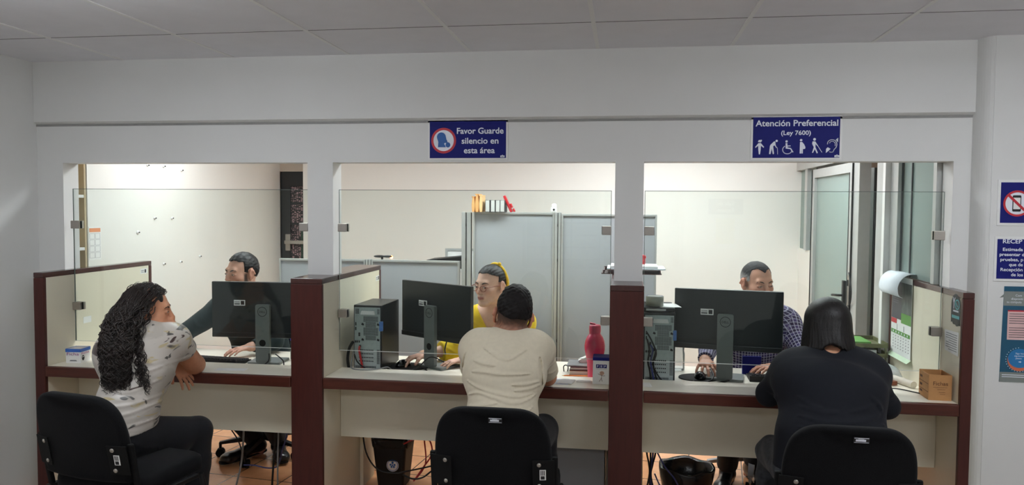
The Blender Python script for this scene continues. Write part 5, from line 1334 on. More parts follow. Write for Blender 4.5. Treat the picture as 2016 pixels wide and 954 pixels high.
# ------------------------------------------------------------------ office swivel chairs of the three clerks
M['chair_gray'] = mat('grey_star_base', rgb(150, 150, 152), 0.45)
def swivel_chair(loc, rz, label, base, star=0.3):
    t = thing('office_chair', label, 'office chair', loc, rz, 'swivel chairs of the clerks')
    g = Geo().use(M['fabric_black']); q = rrect(0.46, 0.44, 0.10, 8); n = len(q)
    L = [(0.9, 0.415), (1.0, 0.43), (1.0, 0.455), (0.93, 0.475)]
    f = [tuple(reversed(range(n)))]
    for j in range(3): f += [(j*n+i, j*n+(i+1)%n, (j+1)*n+(i+1)%n, (j+1)*n+i) for i in range(n)]
    f.append(tuple(range(3*n, 4*n))); g.add([(p[0]*s, p[1]*s, z) for s, z in L for p in q], f, True); g.build('seat', t)
    g = Geo().use(M['fabric_black']); q = rrect(0.42, 0.36, 0.10, 8, 0, 0.76); L = [(0.94, 0.0), (1.0, 0.012), (1.0, 0.035), (0.93, 0.05)]
    g.add([(p[0]*s, -0.27+o_+0.3*p[0]*p[0], 0.76+(p[1]-0.76)*s) for s, o_ in L for p in q], [tuple(range(n))] + [(j*n+i, (j+1)*n+i, (j+1)*n+(i+1)%n, j*n+(i+1)%n) for j in range(3) for i in range(n)] + [tuple(reversed(range(3*n, 4*n)))], True); g.build('backrest', t)
    g = Geo().use(M['black']); g.tube([(0, -0.05, 0.405), (0, -0.25, 0.41), (0, -0.285, 0.50), (0, -0.276, 0.66)], 0.016, 10); g.build('back_bar', t)
    g = Geo().use(M['black']); g.cyl((0,0,0.11), (0,0,0.30), 0.028, n=18); g.cyl((0,0,0.30), (0,0,0.40), 0.018, n=16); g.box((-0.09,-0.09,0.398),(0.09,0.09,0.416), 0.004); g.build('column', t)
    for k in range(5):
        a = 2*math.pi*k/5 + star
        d = Vector((math.cos(a), math.sin(a), 0)); s = Vector((-d.y, d.x, 0))
        g = Geo().use(base); p0, p1 = Vector((0,0,0.125)) + d*0.02, Vector((0,0,0.088)) + d*0.275
        g.add([p0+s*0.022+Z_*0.018, p0-s*0.022+Z_*0.018, p0-s*0.022-Z_*0.022, p0+s*0.022-Z_*0.022, p1+s*0.014+Z_*0.008, p1-s*0.014+Z_*0.008, p1-s*0.014-Z_*0.008, p1+s*0.014-Z_*0.008], [(0,3,2,1)[::-1],(4,5,6,7)[::-1],(0,1,5,4)[::-1],(1,2,6,5)[::-1],(2,3,7,6)[::-1],(3,0,4,7)[::-1]], False)
        g.cyl(d*0.27+Z_*0.05, d*0.27+Z_*0.09, 0.009, n=10)
        ft = g.build('star_arm', t)
        g = Geo().use(M['rubber'])
        for sg in (-1, 1): g.cyl(d*0.27+s*(0.006*sg)+Z_*0.027, d*0.27+s*(0.024*sg)+Z_*0.027, 0.027, n=20)
        g.build('caster', ft)
    return t
swivel_chair((-2.33, 1.00, 0), math.pi-0.5, 'black swivel chair of the bearded clerk, its casters seen under the left desk', M['black'], 0.85)
swivel_chair((-0.82, 1.08, 0), math.pi, 'black swivel chair of the clerk in yellow', M['black'])
swivel_chair((0.80, 1.10, 0), math.pi-0.2, 'swivel chair with grey star base of the clerk in plaid', M['chair_gray'])
# ------------------------------------------------------------------ figures: smooth bodies grown from blended volumes
def V3(*a): return np.array(a, dtype=np.float64)
def nrm(v): v = np.asarray(v, float); return v/np.linalg.norm(v)
def rotm(yaw, nod=0.0, roll=0.0):
    """columns: right, forward, up. yaw turns to the left, nod bows the head, roll leans it to the right"""
    cz, sz = math.cos(yaw), math.sin(yaw); cx, sx = math.cos(-nod), math.sin(-nod); cy, sy = math.cos(roll), math.sin(roll)
    Rz = np.array([[cz,-sz,0],[sz,cz,0],[0,0,1]]); Rx = np.array([[1,0,0],[0,cx,-sx],[0,sx,cx]]); Ry = np.array([[cy,0,sy],[0,1,0],[-sy,0,cy]])
    return Rz @ Rx @ Ry
def cap(a, b, ra, rb=None):
    a, b = np.asarray(a, float), np.asarray(b, float); rb = ra if rb is None else rb
    ba = b-a; L2 = max(float(ba@ba), 1e-12); m = max(ra, rb)
    def fn(X, Y, Z):
        x, y, z = X-a[0], Y-a[1], Z-a[2]
        h = np.clip((x*ba[0]+y*ba[1]+z*ba[2])/L2, 0, 1)
        return np.sqrt((x-ba[0]*h)**2+(y-ba[1]*h)**2+(z-ba[2]*h)**2) - (ra+(rb-ra)*h)
    return fn, np.minimum(a, b)-m, np.maximum(a, b)+m
def fcap(a, b, ra, rb=None):
    """the same with flat ends (sleeves, trouser legs)"""
    a, b = np.asarray(a, float), np.asarray(b, float); rb = ra if rb is None else rb
    ba = b-a; L = float(np.linalg.norm(ba)); m = max(ra, rb)
    def fn(X, Y, Z):
        x, y, z = X-a[0], Y-a[1], Z-a[2]
        t = (x*ba[0]+y*ba[1]+z*ba[2])/(L*L); h = np.clip(t, 0, 1)
        rad = np.sqrt((x-ba[0]*t)**2+(y-ba[1]*t)**2+(z-ba[2]*t)**2) - (ra+(rb-ra)*h)
        return np.maximum(rad, np.maximum((t-1)*L, -t*L))
    return fn, np.minimum(a, b)-m, np.maximum(a, b)+m
def ell(c, r, R=None):
    c, r = np.asarray(c, float), np.asarray(r, float)
    R = np.eye(3) if R is None else R
    e = np.abs(R) @ r
    def fn(X, Y, Z):
        x, y, z = X-c[0], Y-c[1], Z-c[2]
        q = [x*R[0,i]+y*R[1,i]+z*R[2,i] for i in range(3)]
        k0 = np.sqrt((q[0]/r[0])**2+(q[1]/r[1])**2+(q[2]/r[2])**2)
        k1 = np.sqrt((q[0]/r[0]**2)**2+(q[1]/r[1]**2)**2+(q[2]/r[2]**2)**2)
        return k0*(k0-1)/np.maximum(k1, 1e-6)
    return fn, c-e, c+e
def ecap(a, b, wa, wb, side, flat=False):
    """limb or trunk of oval section: (half width, half depth) at each end"""
    a, b = np.asarray(a, float), np.asarray(b, float); ba = b-a; L = float(np.linalg.norm(ba)); ax = ba/L
    s = np.asarray(side, float); s = nrm(s-ax*(s@ax)); d = np.cross(ax, s); m = max(wa+wb)
    def fn(X, Y, Z):
        x, y, z = X-a[0], Y-a[1], Z-a[2]
        t = (x*ax[0]+y*ax[1]+z*ax[2])/L; h = np.clip(t, 0, 1)
        w = wa[0]+(wb[0]-wa[0])*h; e = wa[1]+(wb[1]-wa[1])*h; mn = np.minimum(w, e)
        qs = (x*s[0]+y*s[1]+z*s[2])/w; qd = (x*d[0]+y*d[1]+z*d[2])/e
        if flat:
            return np.maximum((np.sqrt(qs**2+qd**2)-1)*mn, np.maximum((t-1)*L, -t*L))
        ql = (t-h)*L/mn
        return (np.sqrt(qs**2+qd**2+ql**2)-1)*mn
    return fn, np.minimum(a, b)-m, np.maximum(a, b)+m
def axis_pts(lo, hi, h, fine=()):
    out = [lo]
    while out[-1] < hi:
        x = out[-1]; st = h
        for a, b, fh in fine:
            if a-h <= x <= b: st = min(st, fh)
        out.append(x+st)
    return np.array(out)
class Field:
    def __init__(s, lo, hi, h=0.007, fine=()):
        """fine: list of (centre, half size (3), step)"""
        s.ax = [axis_pts(lo[i], hi[i], h, [(c[i]-r[i], c[i]+r[i], st) for c, r, st in fine]) for i in range(3)]
        s.F = np.full([len(a) for a in s.ax], 0.5, dtype=np.float32)
    def loc(s, lo, hi):
        sl = []
        for i in range(3):
            a = max(0, np.searchsorted(s.ax[i], lo[i])-1); b = min(len(s.ax[i]), np.searchsorted(s.ax[i], hi[i])+1)
            sl.append(slice(a, max(a, b)))
        X = s.ax[0][sl[0]][:,None,None]; Y = s.ax[1][sl[1]][None,:,None]; Z = s.ax[2][sl[2]][None,None,:]
        return tuple(sl), X, Y, Z
    def add(s, prim, k=0.0, pad=0.02):
        fn, lo, hi = prim
        sl, X, Y, Z = s.loc(np.asarray(lo)-k-pad, np.asarray(hi)+k+pad)
        if 0 in s.F[sl].shape: return s
        d = fn(X, Y, Z).astype(np.float32); f = s.F[sl]
        if k > 0:
            h = np.maximum(k-np.abs(f-d), 0)/k
            s.F[sl] = np.minimum(f, d) - h*h*(k*0.25)
        else: s.F[sl] = np.minimum(f, d)
        return s
    def cut(s, prim, k=0.0, pad=0.02):
        fn, lo, hi = prim
        sl, X, Y, Z = s.loc(np.asarray(lo)-k-pad, np.asarray(hi)+k+pad)
        if 0 in s.F[sl].shape: return s
        d = -fn(X, Y, Z).astype(np.float32); f = s.F[sl]
        if k > 0:
            h = np.maximum(k-np.abs(f-d), 0)/k
            s.F[sl] = np.maximum(f, d) + h*h*(k*0.25)
        else: s.F[sl] = np.maximum(f, d)
        return s
    def keep(s, fn, lo=None, hi=None):
        """cut away where fn > 0"""
        lo = [a[0] for a in s.ax] if lo is None else lo; hi = [a[-1] for a in s.ax] if hi is None else hi
        sl, X, Y, Z = s.loc(lo, hi); s.F[sl] = np.maximum(s.F[sl], np.broadcast_to(fn(X, Y, Z), s.F[sl].shape).astype(np.float32)); return s
    def push(s, fn, lo=None, hi=None):
        """raise (positive) or lower the surface by fn metres"""
        lo = [a[0] for a in s.ax] if lo is None else lo; hi = [a[-1] for a in s.ax] if hi is None else hi
        sl, X, Y, Z = s.loc(lo, hi); s.F[sl] -= np.broadcast_to(fn(X, Y, Z), s.F[sl].shape).astype(np.float32); return s
    def folds(s, lines, amp, width, lo, hi, axes=(0, 2)):
        """creases: polylines in two of the axes, pressed through the third"""
        sl, X, Y, Z = s.loc(lo, hi); P = (X, Y, Z)
        A, B = P[axes[0]], P[axes[1]]
        h = 0
        for ln in lines:
            pts = catmull([Vector((p[0], p[1], 0)) for p in ln], 5)
            d = None
            n = len(pts)-1
            for i in range(n):
                a, b = pts[i], pts[i+1]; ux, uy = b.x-a.x, b.y-a.y; l2 = ux*ux+uy*uy+1e-12
                t = np.clip(((A-a.x)*ux+(B-a.y)*uy)/l2, 0, 1)
                q = np.sqrt((A-a.x-ux*t)**2+(B-a.y-uy*t)**2)
                fade = math.sin(math.pi*(i+0.5)/n)**0.5
                q = q/max(fade, 0.25)
                d = q if d is None else np.minimum(d, q)
            # a ridge with a softer hollow below it
            h = h + amp*np.exp(-(d/width)**2) - 0.45*amp*np.exp(-(d/(2.4*width))**2)
        s.F[sl] -= np.broadcast_to(h, s.F[sl].shape).astype(np.float32); return s
    def mesh(s):
        F = s.F; nx, ny, nz = F.shape
        ins = F < 0
        c = [ins[i:nx-1+i, j:ny-1+j, k:nz-1+k] for i in (0,1) for j in (0,1) for k in (0,1)]
        al = c[0].copy(); an = c[0].copy()
        for q in c[1:]: al &= q; an |= q
        act = an & ~al
        I, J, K = np.nonzero(act); N = len(I)
        idx = np.full(act.shape, -1, dtype=np.int64); idx[I, J, K] = np.arange(N)
        acc = np.zeros((N, 3)); cnt = np.zeros(N)
        ax = s.ax
        cor = {(i,j,k): F[I+i, J+j, K+k] for i in (0,1) for j in (0,1) for k in (0,1)}
        for e in range(3):
            for u in (0,1):
                for w in (0,1):
                    a = [0,0,0]; o = [q for q in range(3) if q != e]; a[o[0]] = u; a[o[1]] = w; b = list(a); b[e] = 1
                    fa, fb = cor[tuple(a)], cor[tuple(b)]
                    m = (fa < 0) != (fb < 0)
                    t = np.where(m, fa/np.where(m, fa-fb, 1), 0)
                    base = [I, J, K]
                    for q in range(3):
                        p0 = ax[q][base[q]+a[q]]
                        if q == e: p0 = p0 + t*(ax[q][base[q]+1]-ax[q][base[q]])
                        acc[:, q] += np.where(m, p0, 0)
                    cnt += m
        Vv = acc/cnt[:, None]
        quads = []
        for e in range(3):
            o = [q for q in range(3) if q != e]
            sl0 = [slice(None)]*3; sl1 = [slice(None)]*3
            sl0[e] = slice(0, F.shape[e]-1); sl1[e] = slice(1, F.shape[e])
            A, B = ins[tuple(sl0)], ins[tuple(sl1)]
            m = A != B
            P = list(np.nonzero(m))
            ok = (P[o[0]] > 0) & (P[o[1]] > 0) & (P[o[0]] < F.shape[o[0]]-1) & (P[o[1]] < F.shape[o[1]]-1)
            P = [q[ok] for q in P]
            fl = A[tuple(P)]
            def at(du, dw):
                q = [p.copy() for p in P]; q[o[0]] = q[o[0]]-du; q[o[1]] = q[o[1]]-dw
                return idx[q[0], q[1], q[2]]
            q0, q1, q2, q3 = at(1,1), at(0,1), at(0,0), at(1,0)
            if e == 1: fl = ~fl
            quads.append(np.where(fl[:, None], np.stack([q0,q1,q2,q3], 1), np.stack([q3,q2,q1,q0], 1)))
        return Vv, np.concatenate(quads)
def organic(field, name, parent, material, colour=None, relax=0):
    """turn a field into one smooth mesh under PARENT; COLOUR(verts) paints the thing's own colours"""
    Vv, Q = field.mesh()
    if relax:
        e = np.concatenate([Q[:, [0,1]], Q[:, [1,2]], Q[:, [2,3]], Q[:, [3,0]]]); e = np.concatenate([e, e[:, ::-1]])
        n = np.bincount(e[:,0], minlength=len(Vv)).astype(float)
        for _ in range(relax):
            acc = np.stack([np.bincount(e[:,0], weights=Vv[e[:,1], i], minlength=len(Vv)) for i in range(3)], 1)/np.maximum(n, 1)[:, None]
            Vv = Vv*0.5 + acc*0.5
    p = parent
    while p.parent: p = p.parent
    L = np.array(p.location)
    me = bpy.data.meshes.new(name)
    me.vertices.add(len(Vv)); me.vertices.foreach_set('co', (Vv-L).astype(np.float32).ravel())
    me.loops.add(4*len(Q)); me.loops.foreach_set('vertex_index', Q.astype(np.int32).ravel())
    me.polygons.add(len(Q)); me.polygons.foreach_set('loop_start', np.arange(0, 4*len(Q), 4, dtype=np.int32)); me.polygons.foreach_set('loop_total', np.full(len(Q), 4, dtype=np.int32))
    me.polygons.foreach_set('use_smooth', np.ones(len(Q), dtype=bool))
    me.update(calc_edges=True); me.validate()
    if colour is not None:
        c = colour(Vv); at = me.color_attributes.new('Col', 'FLOAT_COLOR', 'POINT')
        at.data.foreach_set('color', np.concatenate([c, np.ones((len(c), 1))], 1).astype(np.float32).ravel())
    me.materials.append(material)
    o = bpy.data.objects.new(name, me); COL.objects.link(o); o.parent = parent
    return o
def sines(seed, n, fmin, fmax):
    """cheap smooth noise: a sum of waves"""
    r = np.random.default_rng(seed); W = []
    for _ in range(n):
        d = nrm(r.normal(size=3)); f = r.uniform(fmin, fmax); W.append((d*f, r.uniform(0, 6.28)))
    def fn(X, Y, Z): return sum(np.sin(w[0]*X+w[1]*Y+w[2]*Z+p) for w, p in W)/math.sqrt(n)
    return fn

class Head:
    """local frame of a head: x right, y forward, z up, origin between the ears"""
    def __init__(s, C, yaw, nod=0.0, roll=0.0, sc=1.0): s.C = np.asarray(C, float); s.R = rotm(yaw, nod, roll); s.s = sc
    def w(s, x, y, z): return s.C + s.R @ (np.array([x, y, z])*s.s)
    def l(s, P): return ((P-s.C) @ s.R)/s.s
    def lx(s, X, Y, Z):
        x, y, z = X-s.C[0], Y-s.C[1], Z-s.C[2]
        return [(x*s.R[0,i]+y*s.R[1,i]+z*s.R[2,i])/s.s for i in range(3)]
    def ell(s, c, r): return ell(s.w(*c), np.asarray(r)*s.s, s.R)
    def cap(s, a, b, ra, rb=None): return cap(s.w(*a), s.w(*b), ra*s.s, None if rb is None else rb*s.s)
    def box(s, m=0.16): return s.C-m*s.s, s.C+m*s.s
def head_field(F, H, female=False, jaw=1.0, nose=1.0, ears=True):
    a = F.add
    a(H.ell((0,-0.012,0.035), (0.073,0.092,0.080))); a(H.ell((0,-0.048,0.020), (0.064,0.056,0.064)), 0.03)
    a(H.ell((0,0.036,-0.028), (0.057,0.055,0.078)), 0.03)
    for x in (-1, 1):
        a(H.ell((0.041*x,0.052,-0.020), (0.022,0.028,0.020)), 0.022)
        a(H.cap((0.052*x*jaw,0.0,-0.055), (0.020*x*jaw,0.066,-0.098), 0.020, 0.015), 0.03)
    a(H.ell((0,0.074,-0.098), (0.020,0.017,0.015)), 0.02)
    a(H.cap((-0.034,0.0765,0.026), (0.034,0.0765,0.026), 0.0085 if female else 0.0105), 0.022)
    for x in (-1, 1):
        F.cut(H.ell((0.032*x,0.100,0.004), (0.017,0.018,0.012)), 0.014)
        a(H.ell((0.032*x,0.0775,0.003), (0.0150,0.0125,0.0105)), 0.003)
    a(H.cap((0,0.086,0.014), (0,0.108*nose,-0.026), 0.0078, 0.0105), 0.012)
    for x in (-1, 1): a(H.ell((0.0115*x,0.099*nose,-0.031), (0.0078,0.0095,0.0068)), 0.006)
    a(H.ell((0,0.083,-0.060), (0.026,0.012,0.018)), 0.016)
    for x in (-1, 1):
        a(H.cap((0.023*x,0.083,-0.0600), (0.004*x,0.0945,-0.0555), 0.0035, 0.0055), 0.005)
        a(H.cap((0.020*x,0.083,-0.0625), (0,0.093,-0.0670), 0.004, 0.0068), 0.005)
    if ears:
        for x in (-1, 1):
            a(H.ell((0.081*x,-0.014,0.0), (0.0085,0.019,0.032)), 0.006); a(H.ell((0.078*x,-0.006,-0.028), (0.007,0.010,0.011)), 0.006)
            a(H.cap((0.085*x,-0.020,0.020), (0.090*x,-0.029,-0.002), 0.006, 0.0055), 0.006)
            F.cut(H.ell((0.092*x,-0.006,0.0), (0.008,0.010,0.016)), 0.005)
def face_parts(H, body, brow_mat, iris=(60, 40, 28), gaze=(0.0, -0.35), lids=0.55, brow=1.0):
    """eyes and eyebrows as parts of the head"""
    M.setdefault('eye_white', mat('eye_white', rgb(226, 220, 214), 0.15, var=0.0)); M.setdefault('iris_brown', mat('brown_iris', rgb(*iris), 0.1, var=0.0)); M.setdefault('lash', mat('dark_lashes', rgb(26, 20, 18), 0.6, var=0.0))
    root = body
    while root.parent: root = root.parent
    for x in (-1, 1):
        g = Geo().use(M['eye_white'], True)
        n, m = 14, 8; v = []; f = []
        # almond shaped patch of the eyeball that shows between the lids
        for j in range(m+1):
            for i in range(n+1):
                u = i/n*2-1; w = j/m*2-1
                xx = u*0.0125; zz = w*0.0052*lids*(1-u*u)**0.8 - 0.0012
                yy = 0.0765 + 0.0152*math.sqrt(max(0, 1-(xx/0.0165)**2-(zz/0.0135)**2))
                v.append(H.w(0.032*x+xx, yy, 0.003+zz))
        for j in range(m):
            for i in range(n): f.append((j*(n+1)+i, j*(n+1)+i+1, (j+1)*(n+1)+i+1, (j+1)*(n+1)+i))
        g.add(v, f, True); e = g.build('eye', body, world=True)
        g = Geo().use(M['iris_brown'], True); gx, gz = gaze[0]*0.007, max(-0.0022, gaze[1]*0.004)
        c = H.w(0.032*x+gx, 0.0926, 0.0025+gz); r = 0.0042
        pts = []
        for i in range(16):
            a = 2*math.pi*i/16; zz = math.sin(a)*r; zz = max(-0.0050*lids, min(0.0042*lids, zz+gz))-gz
            xx = gx+math.cos(a)*r; z_ = gz+zz-0.0012
            pts.append(H.w(0.032*x+xx, 0.0772 + 0.0152*math.sqrt(max(0, 1-(xx/0.0165)**2-(z_/0.0135)**2)), 0.003+z_))
        g.add(pts, [tuple(range(16))], False); g.build('iris', e, world=True)
        g = Geo().use(M['lash'], True)
        g.tube([H.w(0.032*x+u*0.0135, 0.0775+0.0152*math.sqrt(max(0, 1-(u*0.0135/0.0168)**2))+0.0004, 0.0030+0.0052*lids*(1-u*u)**0.8) for u in (-0.98,-0.6,-0.2,0.2,0.6,0.98)], 0.0010, 6); g.build('upper_lash', e, world=True)
        g = Geo().use(brow_mat, True)
        g.tube([H.w(x*0.013, 0.0900, 0.021), H.w(x*0.022, 0.0900, 0.0255), H.w(x*0.034, 0.0865, 0.0285), H.w(x*0.044, 0.0800, 0.0265), H.w(x*0.051, 0.0745, 0.021)], [0.0022*brow, 0.0030*brow, 0.0028*brow, 0.0022*brow, 0.0012], 8); g.build('eyebrow', body, world=True)
def hand_field(F, W, d, up, thumb, curl=(0.35, 0.5, 0.35), spread=0.10, sc=1.0, tcurl=0.2, tout=0.75):
    """palm, four fingers of unequal length and a thumb. THUMB: +1 or -1, the side d x up it leaves from"""
    W = np.asarray(W, float); d = nrm(d); up = np.asarray(up, float); up = nrm(up-d*(up@d)); t = np.cross(d, up)*thumb
    P = lambda a, b, c: W + (d*a + t*b + up*c)*sc
    F.add(ecap(P(-0.005,0,0), P(0.082,0.002,0.0), (0.027*sc,0.018*sc), (0.040*sc,0.0125*sc), t), 0.015)
    F.add(ell(P(0.035,0.026,-0.006), V3(0.022,0.022,0.014)*sc), 0.012)
    tips = []
    for off, L, r in ((0.030, 0.074, 0.0086), (0.0105, 0.082, 0.0088), (-0.0095, 0.076, 0.0084), (-0.0285, 0.060, 0.0074)):
        p = P(0.084 - 0.012*abs(off-0.008)/0.03, off, -0.001); dd = nrm(d + t*off*spread/0.03*2)
        ang = 0
        for seg, c, fr in ((0.44, curl[0], 1.0), (0.31, curl[1], 0.92), (0.25, curl[2], 0.82)):
            ang += c
            q = p + (dd*math.cos(ang) - up*math.sin(ang))*L*seg*sc
            F.add(cap(p, q, r*fr*sc, r*fr*0.94*sc), 0.004); p = q
        tips.append(p)
    p = P(0.026, 0.028, -0.006)
    for L, r, c, o in ((0.040, 0.0115, tcurl, tout), (0.032, 0.0100, tcurl*2, tout*0.55)):
        dd = nrm(d*(1-0.25*o) + t*o - up*c); q = p + dd*L*sc; F.add(cap(p, q, r*sc, r*0.86*sc), 0.008); p = q
    return tips
def trunk(F, J, g=0.0, k=0.06, low=True, shoulders=True):
    """torso from pelvis to shoulders; J holds joints and half sizes, g makes it bigger for clothes"""
    s = nrm(J['shR']-J['shL']); sp = J.get('sideP', s)
    up = (J['shR']+J['shL'])/2 + J.get('updrop', V3(0, 0, -0.030))
    w = lambda t: (t[0]+g, t[1]+g)
    if low: F.add(ecap(J['pel'], J['wai'], w(J['wp']), w(J['ww']), sp))
    F.add(ecap(J['wai'], J['che'], w(J['ww']), w(J['wc']), nrm(s+sp)), k)
    F.add(ecap(J['che'], up, w(J['wc']), w((J['wc'][0]*0.90, J['wc'][1]*0.70)), s), k)
    if shoulders:
        for q in ('shL', 'shR'):
            F.add(cap(up+(J[q]-up)*0.30+V3(0,0,0.012), J[q], 0.066+g, J.get('rs', 0.054)+g), J.get('ks', 0.085))
            F.add(cap(J['shL']*0.5+J['shR']*0.5+V3(0,0,-0.012), J[q]*0.72+(J['shL']+J['shR'])*0.14, 0.064+g, 0.060+g), 0.09)
            F.add(cap(J['neck'], J['neck']+(J[q]+V3(0,0,0.012)-J['neck'])*0.75, 0.046+g*0.8, 0.042+g), 0.06)
def bbox(pts, m): P = np.array(pts); return P.min(0)-m, P.max(0)+m

def fabric(name, col, rough=0.85, var=0.05, bump=0.25, bscale=900, sheen=0.1, vscale=60): return mat(name, col, rough, spec=0.25, var=var, vscale=vscale, bump=bump, bscale=bscale, sheen=sheen)
M['skin'] = mat('skin', (0.5, 0.3, 0.2, 1), 0.5, spec=0.4, var=0.05, vscale=70, bump=0.12, bscale=500, sss=0.10, attr='Col')
M['hair_paint'] = mat('short_hair', (0.02, 0.02, 0.02, 1), 0.6, spec=0.22, var=0.35, vscale=240, bump=0.8, bscale=420, stretch=(1, 1, 0.35), attr='Col')
M['hair_black'] = mat('black_hair', rgb(21, 17, 17), 0.42, spec=0.35, var=0.35, vscale=120, bump=0.7, bscale=260, stretch=(1.2, 1.2, 0.06))
M['hair_comb'] = mat('combed_black_hair', rgb(24, 21, 23), 0.45, spec=0.3, var=0.4, vscale=150, bump=0.8, bscale=300, stretch=(1.2, 0.12, 0.5))
M['hair_curl'] = mat('curly_dark_hair', rgb(40, 31, 28), 0.38, spec=0.5, var=0.4, vscale=40, bump=0.5, bscale=600, stretch=(1, 1, 0.3))
M['brow'] = mat('dark_brow_hair', rgb(40, 30, 26), 0.7, var=0.2, vscale=600)
M['jeans_black'] = fabric('black_trousers', rgb(24, 24, 28), var=0.10, bump=0.35)
M['shoe_black'] = mat('black_leather_shoe', rgb(20, 20, 22), 0.28, spec=0.5, var=0.1, coat=0.3)

def skin_colour(H, base, lips=(0.62, 0.34, 0.32), lip=0.7, beard=None, fade=None, blush=0.35):
    base = np.array([lin(c) for c in base]); lipc = np.array(lips)
    nz = sines(3, 12, 60, 300)
    def fn(V):
        L = H.l(V); x, y, z = L[:,0], L[:,1], L[:,2]
        c = np.tile(base, (len(V), 1))
        near = (np.abs(x) < 0.11) & (np.abs(y) < 0.14) & (z > -0.14) & (z < 0.15)
        # the face's own red: cheeks, nose, ears
        red = np.exp(-(((np.abs(x)-0.042)/0.02)**2+((z+0.025)/0.022)**2))*(y > 0.03) + np.exp(-((x/0.014)**2+((z+0.025)/0.018)**2))*(y > 0.08) + 0.8*(np.abs(x) > 0.074)*(np.abs(z) < 0.04)
        red = red*near*blush
        c = c*(1-red[:,None]*np.array([0.02, 0.30, 0.32]))
        m = np.exp(-(np.maximum(0, np.abs(x)-0.018)/0.005)**2 - ((z+0.0615)/0.0085)**4)*(y > 0.078)*near*lip
        c = c*(1-m[:,None]) + (base*lipc*1.05)[None]*m[:,None]
        line = np.exp(-((z+0.0612+0.05*x*x*10)/0.0016)**2)*(np.abs(x) < 0.023)*(y > 0.08)*near*0.5
        c = c*(1-line[:,None]*0.6)
        if beard:
            bc = np.array([lin(q) for q in beard[0]])
            n = nz(V[:,0], V[:,1], V[:,2])*0.12
            jaw = 1/(1+np.exp(-(-(z+0.048)+0.35*(0.0-np.minimum(y, 0.06)+0.055)*0.25+n*0.05)/0.006))
            side = (1/(1+np.exp(-(y-0.004)/0.004)))*(z > -0.13)*(np.abs(x) < 0.0765)
            mou = np.exp(-((z+0.0475)/0.007)**2)*(np.abs(x) < 0.030)*(y > 0.08)
            strip = np.exp(-((y-0.020)/0.013)**4)/(1+np.exp((z-0.005)/0.004))*(np.abs(x) > 0.045)*(np.abs(x) < 0.0755)
            b = np.clip(np.maximum(np.maximum(jaw*side, mou), strip*1.0), 0, 1)*near*beard[1]
            b = b*(1-np.exp(-((x/0.024)**2+((z+0.0615)/0.010)**2))*(y > 0.08))
            c = c*(1-b[:,None]) + bc[None]*b[:,None]
        if fade:
            fc = np.array([lin(q) for q in fade[0]])
            n = nz(V[:,0]*2, V[:,1]*2, V[:,2]*2)*0.15
            f = 1/(1+np.exp(-((z-fade[2]+n*0.04) + 0.45*np.minimum(0, 0.0-(y+0.02)))/0.011))*(y < 0.035)*(np.abs(x) < 0.0745)*near*fade[1]
            c = c*(1-f[:,None]) + fc[None]*f[:,None]
        return np.clip(c*(1+0.04*nz(V[:,0]*0.4, V[:,1]*0.4, V[:,2]*0.4)[:,None]), 0, 1)
    return fn
def flat_colour(f):
    return f
# ------------------------------------------------------------------ the six people
def person_root(label, loc): return thing('person', label, 'person', loc)
def arm(F, sh, el, wr, r=(0.050, 0.040, 0.037, 0.027), k=0.02):
    F.add(cap(sh, el, r[0], r[1]), 0.04); F.add(cap(el, np.asarray(el)+(np.asarray(wr)-np.asarray(el))*0.35, r[1]*0.98, r[2]*1.06), k); F.add(cap(np.asarray(el)+(np.asarray(wr)-np.asarray(el))*0.30, wr, r[2]*1.05, r[3]), k)
def legs(F, J, g=0.0, flat=True):
    for q in 'LR':
        F.add(cap(J['hip'+q], J['kn'+q], J.get('rt', 0.084)+g, 0.060+g), 0.04)
        F.add(cap(J['kn'+q], J['kn'+q]+(J['an'+q]-J['kn'+q])*0.4, 0.058+g, 0.055+g), 0.02)
        F.add((fcap if (flat and g > 0) else cap)(J['kn'+q]+(J['an'+q]-J['kn'+q])*0.3, J['an'+q], 0.055+g, 0.038+g*1.6), 0.02)
def feet(F, J, g=0.0):
    for q in 'LR':
        a, t = J['an'+q], J['toe'+q]; h = V3(a[0], a[1], 0.035+g) - nrm(V3(t[0]-a[0], t[1]-a[1], 0))*0.035
        F.add(cap(a, h, 0.034+g, 0.034+g), 0.02); F.add(ecap(h, t, (0.033+g, 0.032+g), (0.036+g, 0.024+g), np.cross(nrm(t-h), V3(0,0,1))), 0.03)
